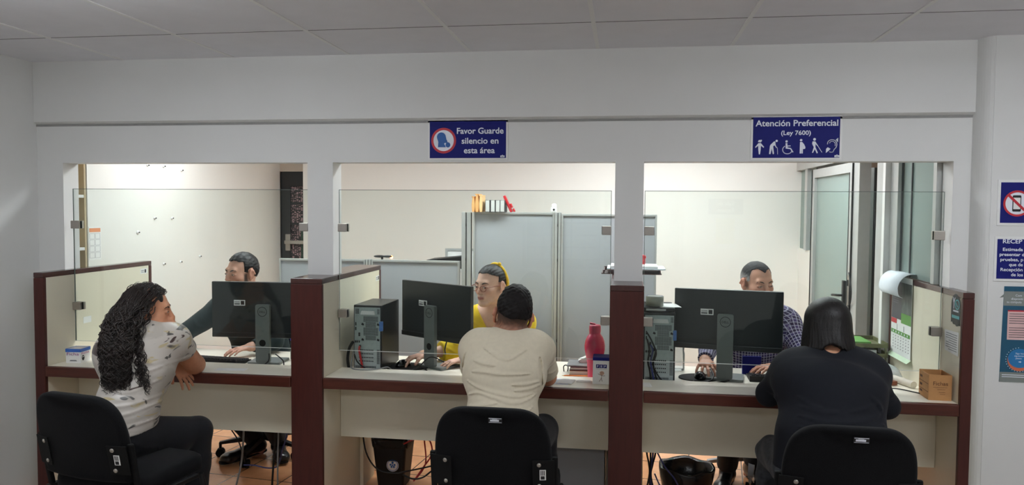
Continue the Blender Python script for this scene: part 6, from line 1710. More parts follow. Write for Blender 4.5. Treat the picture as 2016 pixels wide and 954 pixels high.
def shoes(J, root, material):
    for q in 'LR':
        a, t = J['an'+q], J['toe'+q]; lo, hi = bbox([a, t, V3(a[0], a[1], 0)], 0.09); lo[2] = min(0, a[2]-0.1)-0.01
        F = Field(lo, hi, 0.006); d = nrm(V3(t[0]-a[0], t[1]-a[1], 0)); s = np.cross(d, V3(0,0,1))
        zf = max(0.0, t[2]-0.034)
        h = V3(a[0], a[1], max(0.046, a[2]-0.055)) - d*0.045; tt = V3(t[0], t[1], t[2]) + d*0.02
        F.add(ecap(h, tt, (0.040, 0.040), (0.044, 0.030), s), 0.02); F.add(cap(V3(*a)-V3(0,0,0.01), h+d*0.02, 0.045, 0.042), 0.03)
        F.add(ell(tt-d*0.03+V3(0,0,0.006), (0.046, 0.046, 0.032)), 0.02)
        # sole and heel
        F.keep(lambda X, Y, Z: 0.0015+0*X-Z+0*Y)
        F.cut(fcap(V3(a[0], a[1], a[2]+0.035), V3(a[0], a[1], a[2]+0.2), 0.1)); 
        o = organic(F, 'shoe', root, material)
        g = Geo().use(M['rubber']); 
        P = lambda u, w: V3(h[0], h[1], 0) + d*u + s*w
        L = float(np.linalg.norm((tt-h)[:2]))
        out = [(-0.040,0),(-0.032,0.026),(0.0,0.037),(0.05,0.034),(L*0.6,0.044),(L*0.85,0.045),(L+0.025,0.030),(L+0.042,0)]
        out = out + [(p[0], -p[1]) for p in out[-2:0:-1]]
        c = catmull([Vector((p[0], p[1], 0)) for p in out], 3, True)
        zs = max(0.001, h[2]-0.046)
        n = len(c); slope = max(0, (t[2]-0.034))/max(L, 0.01)
        top = [P(p.x, p.y)+V3(0,0,0.012+max(0, h[2]-0.046)+0) for p in c]; bot = [q-V3(0,0,0.0115) for q in top]
        g.add([tuple(q) for q in bot+top], [tuple(range(n)), tuple(reversed(range(n, 2*n)))] + [(i, n+i, n+(i+1)%n, (i+1)%n) for i in range(n)], False); g.build('sole', o, world=True)
def short_hair(H, root, top=0.016, side=0.006, col=(26, 22, 22), hairline=0.0, grey=None, material='hair_paint', seed=1, peak=0.0, nape=-0.052, part=None, name='hair', wild=0.0016):
    lo, hi = H.box(0.17); F = Field(lo, hi, 0.0032)
    F.add(H.ell((0,-0.014,0.037+top*0.3), (0.073+side,0.094+side*0.8,0.080+top*0.75))); F.add(H.ell((0,-0.049,0.020), (0.064+side*1.1,0.056+side*1.1,0.066+side)), 0.03)
    nz = sines(seed, 14, 80, 420); nb = sines(seed+5, 8, 40, 90)
    F.push(lambda X, Y, Z: wild*nz(X, Y, Z) + wild*0.8*nb(X, Y, Z))
    if part: 
        F.push(lambda X, Y, Z: part*np.sin(np.asarray(H.lx(X, Y, Z)[0])*260 + 14*np.asarray(H.lx(X, Y, Z)[1])))
    def region(X, Y, Z):
        x, y, z = H.lx(X, Y, Z); n = 0.0035*nb(X*2, Y*2, Z*2)
        ax = np.abs(x)
        # forehead and temples
        face = (0.062+hairline + peak*np.exp(-(x/0.016)**2) - 0.30*np.maximum(0, ax-0.035)) - z + n       # >0: below the front hairline
        front = np.where(y > 0.030 - 0.10*np.maximum(0, z-0.03), face, -1)
        # sides: above the ears, down to the nape behind them
        lowz = np.where(y > 0.004, 0.012, np.where(y > -0.028, 0.032, nape))
        lowz = np.where((y <= -0.028), nape + 0.55*np.maximum(0, ax-0.05), lowz)
        low = lowz - z + n*1.5
        return np.maximum(front, low)*0.9
    F.keep(region)
    hc = np.array([lin(c) for c in col])
    def colour(V):
        L = H.l(V); c = np.tile(hc, (len(V), 1))
        if grey:
            gc = np.array([lin(q) for q in grey]); m = np.clip((0.062-L[:,2])/0.03, 0, 1)*np.clip((np.abs(L[:,0])-0.035)/0.02, 0, 1)
            c = c*(1-m[:,None]) + gc[None]*m[:,None]
        return c
    return organic(F, name, root, M[material], colour if material == 'hair_paint' else None)
def seated(J): return J

# ---- man in the beige T-shirt, from behind
def man_beige():
    root = person_root('man in a beige T-shirt seated with his back to us at the middle window', (-0.51, -0.35, 0))
    H = Head((-0.514, -0.100, 1.120), 0.22, -0.03, 0.16, 1.07)
    J = dict(pel=V3(-0.515,-0.40,0.575), wai=V3(-0.52,-0.375,0.70), che=V3(-0.528,-0.26,0.875), neck=V3(-0.525,-0.150,0.994), shL=V3(-0.684,-0.175,0.978), shR=V3(-0.378,-0.175,0.975), ks=0.05, updrop=V3(0,0,-0.055),
             wp=(0.146,0.110), ww=(0.130,0.098), wc=(0.158,0.106), rs=0.052,
             hipL=V3(-0.61,-0.37,0.555), hipR=V3(-0.42,-0.37,0.555), knL=V3(-0.66,0.05,0.54), knR=V3(-0.38,0.05,0.54), anL=V3(-0.66,0.06,0.09), anR=V3(-0.38,0.06,0.09), toeL=V3(-0.69,0.19,0.035), toeR=V3(-0.35,0.19,0.035), sideP=V3(1,0,0))
    elL, elR, wrL, wrR = V3(-0.738,0.030,0.806), V3(-0.358,0.030,0.806), V3(-0.578,0.150,0.800), V3(-0.480,0.120,0.800)
    lo, hi = bbox([J['toeL'], J['toeR'], J['pel'], H.C, elL, elR], 0.19); lo[2] = -0.01
    F = Field(lo, hi, 0.008, [(H.C, V3(0.11,0.13,0.16), 0.0028), ((wrL+wrR)/2, V3(0.14,0.09,0.05), 0.004)])
    head_field(F, H)
    F.add(cap(H.w(0,-0.030,-0.045), J['neck'], 0.056, 0.060), 0.03); F.add(cap(H.w(0,-0.005,-0.06), J['neck']+V3(0,0.04,-0.01), 0.052, 0.058), 0.03)
    trunk(F, J); arm(F, J['shL'], elL, wrL); arm(F, J['shR'], elR, wrR); legs(F, J); feet(F, J)
    hand_field(F, wrL, V3(0.95,0.2,-0.05), V3(0,0,1), -1, (0.1,0.25,0.2)); hand_field(F, wrR+V3(0,0,0.02), V3(-0.85,0.45,0.0), V3(0,0,1), 1, (0.1,0.25,0.2))
    b = organic(F, 'body', root, M['skin'], skin_colour(H, (202, 142, 112), beard=((46, 36, 32), 0.85), fade=((40, 32, 30), 0.94, -0.040)))
    face_parts(H, b, M['brow'], lids=0.6)
    short_hair(H, root, 0.026, 0.005, (22, 18, 18), 0.004, seed=4, nape=0.004, wild=0.0020)
    F = Field(*bbox([J['pel'], J['shL'], J['shR'], J['neck'], elL, elR], 0.16), 0.0048)
    trunk(F, J, 0.012)
    for s, e in (('shL', elL), ('shR', elR)): F.add(fcap(J[s], J[s]+(e-J[s])*0.80, 0.060, 0.061), 0.028)
    F.keep(lambda X, Y, Z: 0.565-Z+0*X+0*Y)
    F.cut(cap(H.w(0,-0.02,-0.03), J['neck']+V3(0,-0.006,0.002), 0.063, 0.066), 0.006)
    F.folds([[(-0.722,0.84),(-0.722,0.88),(-0.717,0.93),(-0.706,0.97)], [(-0.350,0.84),(-0.352,0.88),(-0.358,0.93),(-0.366,0.965)]], -0.010, 0.006, V3(-0.8,-0.40,0.8), V3(-0.25,-0.12,1.0))
    F.folds([[(-0.66,0.905),(-0.60,0.910),(-0.52,0.905),(-0.40,0.905)], [(-0.685,0.862),(-0.62,0.842),(-0.53,0.828),(-0.44,0.815),(-0.385,0.820)], [(-0.68,0.800),(-0.62,0.823),(-0.54,0.812),(-0.46,0.795),(-0.40,0.802),(-0.37,0.815)], [(-0.66,0.765),(-0.59,0.783),(-0.53,0.795)], [(-0.47,0.862),(-0.41,0.860),(-0.36,0.868)], [(-0.46,0.838),(-0.40,0.842),(-0.355,0.852)],
             [(-0.665,0.72),(-0.61,0.742),(-0.52,0.745),(-0.42,0.75),(-0.38,0.77)], [(-0.62,1.000),(-0.575,0.985),(-0.53,0.968),(-0.49,0.966),(-0.45,0.985),(-0.42,1.0)], [(-0.67,0.70),(-0.62,0.71),(-0.58,0.69)], [(-0.47,0.70),(-0.43,0.715),(-0.40,0.74)], [(-0.66,0.950),(-0.60,0.943),(-0.55,0.940)]],
            0.0095, 0.0075, V3(-0.75,-0.55,0.6), V3(-0.3,-0.16,1.02))
    nz = sines(8, 8, 12, 34); F.push(lambda X, Y, Z: 0.003*nz(X, Y, Z*1.6))
    F.folds([[(-0.20,0.86),(-0.12,0.85),(-0.05,0.87)], [(-0.22,0.90),(-0.14,0.905),(-0.08,0.92)]], 0.005, 0.008, V3(-0.85,-0.3,0.78), V3(-0.2,0.1,0.98), (1, 2))
    organic(F, 'tshirt', root, fabric('beige_jersey', rgb(214, 203, 180), var=0.03, bump=0.2), relax=1)
    # collar band
    F2 = Field(lo, hi, 0.008)
    F = Field(*bbox([J['pel'], J['hipL'], J['hipR'], J['knL'], J['knR'], J['anL'], J['anR']], 0.14), 0.009)
    F.add(ecap(J['pel'], J['pel']+V3(0,0.01,0.07), (0.172,0.122), (0.158,0.115), V3(1,0,0))); legs(F, J, 0.012); organic(F, 'trousers', root, M['jeans_black'])
    shoes(J, root, M['shoe_black'])
man_beige()

# ---- woman in the black top, from behind
def woman_black():
    root = person_root('woman with a dark bob in a black top, seated at the right window', (0.85, -0.38, 0))
    H = Head((0.905, -0.085, 1.108), 0.06, 0.16, 0.02, 1.0)
    J = dict(pel=V3(0.845,-0.42,0.575), wai=V3(0.85,-0.40,0.69), che=V3(0.878,-0.275,0.86), neck=V3(0.912,-0.140,0.985), shL=V3(0.745,-0.175,0.925), shR=V3(1.060,-0.175,0.925),
             wp=(0.205,0.130), ww=(0.182,0.120), wc=(0.190,0.118), rs=0.060, rt=0.098, updrop=V3(0,0,-0.045),
             hipL=V3(0.745,-0.42,0.545), hipR=V3(0.985,-0.40,0.555), knL=V3(0.705,0.03,0.495), knR=V3(1.03,0.03,0.54), anL=V3(0.70,0.03,0.09), anR=V3(1.03,0.03,0.09), toeL=V3(0.68,0.16,0.035), toeR=V3(1.05,0.16,0.035), sideP=V3(1,0,0))
    elL, elR, wrL, wrR = V3(0.662,-0.078,0.792), V3(1.158,-0.100,0.770), V3(0.815,0.110,0.812), V3(1.005,0.100,0.812)
    lo, hi = bbox([J['toeL'], J['toeR'], J['pel'], H.C, elL, elR], 0.19); lo[2] = -0.01
    F = Field(lo, hi, 0.009, [(H.C, V3(0.11,0.13,0.16), 0.0032), ((wrL+wrR)/2, V3(0.17,0.09,0.05), 0.004)])
    head_field(F, H, True)
    F.add(cap(H.w(0,-0.025,-0.045), J['neck'], 0.050, 0.056), 0.03)
    trunk(F, J); arm(F, J['shL'], elL, wrL, (0.056,0.046,0.042,0.028)); arm(F, J['shR'], elR, wrR, (0.056,0.046,0.042,0.028)); legs(F, J); feet(F, J)
    hand_field(F, wrL, V3(0.95,0.25,-0.12), V3(0,0,1), -1, (0.15,0.3,0.2), sc=0.93); hand_field(F, wrR, V3(-0.9,0.35,-0.12), V3(0,0,1), 1, (0.15,0.3,0.2), sc=0.93)
    b = organic(F, 'body', root, M['skin'], skin_colour(H, (214, 160, 128)))
    face_parts(H, b, M['brow'])
    # bob
    lo, hi = H.box(0.20); F = Field(lo, hi, 0.0032)
    pz = [-0.135,-0.122,-0.112,-0.095,-0.06,-0.02,0.03,0.05,0.08,0.10,0.115,0.126,0.131,0.14]
    pa = [0.094,0.103,0.110,0.114,0.110,0.103,0.0985,0.0985,0.082,0.068,0.052,0.030,0.010,0.001]
    def bob(X, Y, Z):
        x, y, z = H.lx(X, Y, Z); a = np.where(z > 0.03, 0.0985*np.sqrt(np.maximum(1e-6, 1-(np.maximum(z-0.03, 0)/0.104)**2)), np.interp(z, pz, pa)); bb = a*1.10+0.004
        return (np.sqrt((x/a)**2+((y+0.018)/bb)**2)-1)*a*0.9
    F.add((bob, *H.box(0.17)))
    nb = sines(21, 9, 20, 60)
    def strands(X, Y, Z):
        x, y, z = H.lx(X, Y, Z); th = np.arctan2(x, -(y+0.005)); n = nb(X, Y, Z)
        tip = np.clip((0.05-z)/0.12, 0, 1)
        return (0.0006*np.sin(th*52+2.0*n) + 0.0004*np.sin(th*97+3*n+z*20) + 0.0013*np.sin(th*11+n))*tip + 0.0012*n*tip - 0.003*np.exp(-((x-0.006)/0.004)**2)*(z > 0.10)
    F.push(strands)
    def cutaway(X, Y, Z):
        x, y, z = H.lx(X, Y, Z); ax = np.abs(x)
        face = np.minimum(np.minimum(y-0.028, 0.070-z), 0.082-ax)       # open around the face
        hem = -0.114 + 0.026*np.exp(-((x-0.010)/0.030)**2)*(y < 0) + 0.004*np.sin(x*240) - z
        under = np.minimum(0.082-np.sqrt(x*x+(y+0.0)**2), -0.05-z)
        return np.maximum(np.maximum(face, hem), -1)
    F.keep(cutaway)
    F.cut(cap(H.w(-0.022,-0.150,-0.112), H.w(-0.018,-0.06,-0.108), 0.030, 0.032), 0.014)
    organic(F, 'hair', root, M['hair_black'])
    # black top with long sleeves
    F = Field(*bbox([J['pel'], J['shL'], J['shR'], J['neck'], elL, elR, wrL], 0.16), 0.006)
    trunk(F, J, 0.013, 0.07)
    for s, e, w in (('shL', elL, wrL), ('shR', elR, wrR)):
        F.add(cap(J[s], e, 0.067, 0.058), 0.04); F.add(cap(e, e+(w-e)*0.4, 0.057, 0.054), 0.02); F.add(fcap(e+(w-e)*0.3, e+(w-e)*0.92, 0.053, 0.040), 0.02)
    F.keep(lambda X, Y, Z: 0.545-Z+0*X+0*Y)
    F.cut(cap(H.w(0,-0.02,-0.03), J['neck']+V3(0,0.002,0.012), 0.058, 0.060), 0.006)
    ck = J['neck']+V3(0,0.004,0.000)
    for i in range(14):
        a, b2 = 2*math.pi*i/14, 2*math.pi*(i+1)/14
        F.add(cap(ck+V3(0.068*math.cos(a),0.064*math.sin(a)+0.012,-0.012*math.sin(a)), ck+V3(0.068*math.cos(b2),0.064*math.sin(b2)+0.012,-0.012*math.sin(b2)), 0.012), 0.010)
    F.cut(ell(V3(0.902,-0.205,1.054), V3(0.042,0.060,0.044)), 0.012)
    F.folds([[(0.71,0.80),(0.80,0.79),(0.90,0.792),(0.99,0.80),(1.04,0.81)], [(0.70,0.765),(0.78,0.75),(0.90,0.745),(1.0,0.755),(1.05,0.77)], [(0.69,0.725),(0.80,0.712),(0.92,0.715),(1.03,0.73)], [(0.72,0.83),(0.80,0.822),(0.86,0.826)], [(0.90,0.826),(0.97,0.835),(1.02,0.85)], [(0.72,0.86),(0.76,0.84),(0.80,0.835)], [(0.71,0.69),(0.78,0.682),(0.84,0.69)], [(1.0,0.88),(1.03,0.85),(1.05,0.82)]], 0.0065, 0.009, V3(0.62,-0.6,0.62), V3(1.12,-0.2,0.92))
    F.folds([[(1.09,0.83),(1.13,0.815),(1.18,0.83)], [(1.09,0.795),(1.14,0.79),(1.19,0.81)], [(0.66,0.85),(0.70,0.84),(0.73,0.85)], [(0.63,0.83),(0.68,0.815),(0.72,0.82)]], 0.005, 0.008, V3(0.58,-0.3,0.7), V3(1.26,0.05,0.9))
    nz = sines(18, 8, 12, 30); F.push(lambda X, Y, Z: 0.0032*nz(X, Y, Z*1.5))
    organic(F, 'black_top', root, fabric('black_knit', rgb(20, 22, 29), var=0.08, bump=0.3, bscale=700, sheen=0.03), relax=1)
    m = fabric('dark_patterned_leggings', rgb(50, 52, 56), var=0.45, vscale=45, bump=0.5, bscale=160)
    F = Field(*bbox([J['pel'], J['hipL'], J['hipR'], J['knL'], J['knR'], J['anL'], J['anR']], 0.15), 0.008)
    F.add(ecap(J['pel']-V3(0,0,0.01), J['pel']+V3(0,0.01,0.07), (0.215,0.142), (0.200,0.132), V3(1,0,0))); legs(F, J, 0.010)
    F.push(lambda X, Y, Z: 0.003*np.sin(60*(Z+0.6*X-0.3*Y)))
    organic(F, 'leggings', root, m); shoes(J, root, M['shoe_black'])
woman_black()

# ---- woman with long curly hair, sitting sideways
def woman_curly():
    root = person_root('woman with very long dark curly hair in a pale floral blouse at the left window', (-2.2, -0.45, 0))
    H = Head((-2.280, -0.262, 1.122), -1.12, 0.10, 0.05, 0.98)
    J = dict(pel=V3(-2.275,-0.515,0.575), wai=V3(-2.258,-0.465,0.70), che=V3(-2.265,-0.365,0.865), neck=V3(-2.283,-0.305,1.025), shL=V3(-2.372,-0.425,0.945), shR=V3(-2.178,-0.215,0.965),
             wp=(0.146,0.118), ww=(0.116,0.096), wc=(0.130,0.102), rs=0.050, rt=0.086,
             hipL=V3(-2.325,-0.590,0.555), hipR=V3(-2.245,-0.480,0.565), knL=V3(-2.150,-0.290,0.490), knR=V3(-2.090,-0.170,0.510), anL=V3(-2.160,-0.30,0.09), anR=V3(-2.105,-0.175,0.09), toeL=V3(-2.09,-0.20,0.035), toeR=V3(-2.04,-0.07,0.035), sideP=nrm(V3(0.5,0.75,0)))
    J['sideP'] = nrm(V3(0.55, 0.80, 0)) if False else nrm(np.array([0.62, -0.0, 0]) + np.array([0, 0.78, 0]))
    elL, wrL = V3(-2.440,-0.200,0.800), V3(-2.298,-0.040,0.806)
    elR, wrR = V3(-2.205,0.005,0.803), V3(-2.375,0.110,0.800)
    lo, hi = bbox([J['toeL'], J['toeR'], J['pel'], H.C, elL, elR, wrR], 0.18); lo[2] = -0.01
    F = Field(lo, hi, 0.008, [(H.C, V3(0.11,0.13,0.16), 0.0028), (wrL+V3(0.06,-0.01,-0.04), V3(0.08,0.06,0.08), 0.0032), (wrR, V3(0.09,0.07,0.04), 0.005)])
    head_field(F, H, True)
    F.add(cap(H.w(0,-0.025,-0.045), J['neck'], 0.048, 0.054), 0.03)
    trunk(F, J); arm(F, J['shL'], elL, wrL, (0.050,0.042,0.038,0.026)); arm(F, J['shR'], elR, wrR, (0.058,0.047,0.042,0.027)); legs(F, J); feet(F, J)
    hand_field(F, wrL, V3(0.72,-0.05,-0.62), V3(0.55,-0.25,0.75), 1, (0.10,0.22,0.18), 0.16, sc=0.95); hand_field(F, wrR, V3(-0.9,0.3,-0.05), V3(0,0,1), 1, (0.1,0.2,0.2), sc=0.9)
    b = organic(F, 'body', root, M['skin'], skin_colour(H, (206, 146, 112)))
    face_parts(H, b, M['brow'])
    g = Geo().use(M['steel']); g.ring(H.w(0.084,-0.004,-0.042), Vector(H.R[:,1]), Vector(H.R[:,2]), 0.004, 0.006, 0.002, 16); g.build('earring', b, world=True)
    # blouse
    F = Field(*bbox([J['pel'], J['shL'], J['shR'], J['neck'], elL, elR], 0.15), 0.0055)
    trunk(F, J, 0.012)
    for s, e in (('shL', elL), ('shR', elR)): F.add(fcap(J[s]-(e-J[s])*0.05, J[s]+(e-J[s])*0.40, 0.066, 0.068), 0.03)
    F.keep(lambda X, Y, Z: 0.600-Z+0*X+0*Y)
    F.cut(cap(H.w(0,-0.02,-0.03), J['neck']+V3(0.01,0.01,0.014), 0.056, 0.058), 0.006)
    F.folds([[(-2.40,0.655),(-2.30,0.645),(-2.20,0.640),(-2.10,0.655)], [(-2.40,0.70),(-2.28,0.69),(-2.18,0.70),(-2.12,0.72)], [(-2.25,0.80),(-2.19,0.79),(-2.13,0.82)], [(-2.24,0.85),(-2.18,0.86),(-2.12,0.885)], [(-2.30,0.74),(-2.2,0.735),(-2.12,0.75)], [(-2.22,0.94),(-2.19,0.91),(-2.15,0.90)]], 0.006, 0.008, V3(-2.5,-0.65,0.6), V3(-2.0,-0.15,1.0))
    nz = sines(28, 8, 14, 36); F.push(lambda X, Y, Z: 0.0032*nz(X, Y, Z*1.6))
    M['floral'] = floral_mat()
    organic(F, 'blouse', root, M['floral'], relax=1)
    g = Geo().use(M['paper']) # hem band
    F = Field(*bbox([J['pel'], J['hipL'], J['hipR'], J['knL'], J['knR'], J['anL'], J['anR']], 0.14), 0.007)
    F.add(ecap(J['pel']-V3(0,0,0.01), J['pel']+V3(0,0.01,0.06), (0.165,0.130), (0.152,0.118), J['sideP'])); legs(F, J, 0.010)
    F.folds([[(-2.24,0.62),(-2.19,0.58),(-2.17,0.52)], [(-2.21,0.61),(-2.15,0.56),(-2.12,0.50)], [(-2.27,0.56),(-2.21,0.50),(-2.14,0.47)]], 0.005, 0.008, V3(-2.35,-0.7,0.42), V3(-1.85,-0.1,0.68))
    organic(F, 'trousers', root, M['jeans_black']); shoes(J, root, M['shoe_black'])
    # hair: a dark mass under several hundred curling locks
    F = Field(V3(-2.55,-0.62,0.72), V3(-2.1,-0.08,1.32), 0.006)
    F.add(H.ell((0,-0.022,0.040), (0.081,0.092,0.083))); F.add(H.ell((0,-0.055,0.010), (0.072,0.060,0.078)), 0.03)
    F.cut(H.ell((0,0.088,-0.020), (0.070,0.062,0.092)), 0.01); F.cut(H.ell((0.09,0.005,-0.02), (0.03,0.026,0.034)), 0.008)
    a = H.w(-0.015,-0.085,-0.02)
    F.add(ecap(a, V3(-2.300,-0.455,0.985), (0.060,0.040), (0.046,0.036), V3(1,0.3,0)), 0.04); F.add(ecap(V3(-2.300,-0.455,0.985), V3(-2.285,-0.520,0.84), (0.046,0.034), (0.028,0.018), V3(1,0,0)), 0.04)
    nb = sines(31, 10, 40, 120); F.push(lambda X, Y, Z: 0.006*nb(X, Y, Z*0.4))
    hm = organic(F, 'hair', root, M['hair_curl'])
    r = np.random.default_rng(11); g = Geo().use(M['hair_curl'], True)
    back = nrm(V3(-0.35,-0.9,0))
    for i in range(1050):
        # root on the scalp
        for _ in range(50):
            d = nrm(r.normal(size=3)*V3(1,1,0.8)+V3(0,-0.35,0.25))
            if d[1] < 0.42-0.6*max(0, d[2]) or (d[2] > 0.62): 
                if not (d[0] > 0.72 and abs(d[2]) < 0.35 and d[1] > -0.3): break
        p0 = H.w(d[0]*0.080, -0.022+d[1]*0.092, 0.038+d[2]*0.084)
        n0 = H.R @ d
        u = r.uniform(-1, 1); length = r.uniform(0.55, 1.0)
        xe = -2.268 + u*0.056; ye = -0.545 + 0.02*u*u + r.uniform(-0.02, 0.03)
        ze = 0.985 - 0.215*length + 0.03*abs(u)*r.uniform(0, 2)
        if i % 23 == 0: xe = -2.165 + r.choice([-0.02, 0.0, 0.03]) + r.uniform(-0.004, 0.004); ye = -0.492; ze = r.uniform(0.76, 0.86)   # loose locks on the blouse
        sh = V3(-2.282 + u*0.068, -0.455-0.075*(1-0.5*u*u)+r.uniform(-0.03,0.02), 1.00)
        if i % 23 == 0: sh = V3(-2.215+r.uniform(-0.03,0.02), -0.440, 0.985)
        p1 = p0 + n0*0.022 + V3(0,0,-0.015); p2 = p1*0.5 + sh*0.5 + back*0.022 + n0*0.012
        e = V3(xe, ye, ze)
        path = catmull([Vector(q) for q in (p0, p1, p2, sh, (sh*0.45+e*0.55)+back*0.006, e)], 17)
        L = 0; pts = []; cl = math.floor(u*7+d[2]*3); ph = cl*2.4 + r.normal()*0.55; rad = r.uniform(0.003, 0.0105); pitch = 0.062 + 0.012*math.sin(cl*1.7) + r.normal()*0.0025; hand = 1 if (cl % 2) else -1
        prev = path[0]; up = Vector((0.3, 1, 0.2)).normalized()
        for q in path:
            L += (q-prev).length; tdir = (q-prev).normalized() if (q-prev).length > 1e-6 else Vector((0,0,-1))
            up = (up - tdir*up.dot(tdir)); up = up.normalized() if up.length > 1e-5 else tdir.orthogonal().normalized(); w_ = tdir.cross(up)
            amp = rad*min(1, max(0, (L-0.07)/0.12))*(1+0.5*min(1, L/0.45)); an = ph + hand*2*math.pi*L/pitch
            pts.append(q + up*math.cos(an)*amp + w_*math.sin(an)*amp); prev = q
        w0 = r.uniform(0.0009, 0.0023); m_ = len(pts)
        g.tube(pts, [w0*(0.7+0.5*math.sin(math.pi*min(1, (k+1)/m_*0.95)))*(1 if k < m_-6 else 0.75) for k in range(m_)], 4, smooth_path=False)
    # frizz around the crown
    for i in range(90):
        d = nrm(r.normal(size=3)*V3(1,1,1)+V3(0,-0.2,0.6))
        if d[1] > 0.6 or d[2] < -0.2: continue
        p0 = H.w(d[0]*0.083, -0.022+d[1]*0.095, 0.040+d[2]*0.086); n0 = H.R @ d; tdir = nrm(np.cross(n0, r.normal(size=3)))
        g.tube([p0, p0+n0*0.010+tdir*0.012, p0+n0*0.012+tdir*0.028, p0+n0*0.004+tdir*0.045], 0.0011, 4, sub=4)
    g.build('curls', hm, world=True)
def floral_mat():
    m = bpy.data.materials.new('floral_satin'); m.use_nodes = True
    nt = m.node_tree; b = nt.nodes['Principled BSDF']; L = nt.links.new
    tc = nt.nodes.new('ShaderNodeTexCoord')
    def layer(scale, lo, hi, off, st):
        mp = nt.nodes.new('ShaderNodeMapping'); mp.inputs['Location'].default_value = off; mp.inputs['Rotation'].default_value = (0.3, 0.5, 0.9); mp.inputs['Scale'].default_value = st
        nz = nt.nodes.new('ShaderNodeTexNoise'); nz.inputs['Scale'].default_value = scale; nz.inputs['Detail'].default_value = 2.5; nz.inputs['Distortion'].default_value = 1.4
        cr = nt.nodes.new('ShaderNodeValToRGB'); cr.color_ramp.elements[0].position = lo; cr.color_ramp.elements[1].position = hi
        L(tc.outputs['Object'], mp.inputs['Vector']); L(mp.outputs['Vector'], nz.inputs['Vector']); L(nz.outputs['Fac'], cr.inputs['Fac']); return cr.outputs['Color']
    prev = None
    base = rgb(196, 188, 179)
    for fac, col in ((layer(5, 0.52, 0.62, (3,1,2), (1,1,1.8)), rgb(182, 174, 164)), (layer(5.5, 0.62, 0.65, (0,4,1), (1,1,2.2)), rgb(186, 170, 132)), (layer(6, 0.60, 0.62, (7,2,5), (1,1,2.4)), rgb(84, 80, 76)), (layer(6, 0.64, 0.655, (1,9,3), (1,1,2.6)), rgb(64, 40, 36))):
        mx = nt.nodes.new('ShaderNodeMixRGB'); mx.inputs[2].default_value = col; L(fac, mx.inputs[0])
        if prev is None: mx.inputs[1].default_value = base
        else: L(prev, mx.inputs[1])
        prev = mx.outputs[0]
    L(prev, b.inputs['Base Color']); b.inputs['Roughness'].default_value = 0.36; b.inputs['Sheen Weight'].default_value = 0.2
    return m
woman_curly()

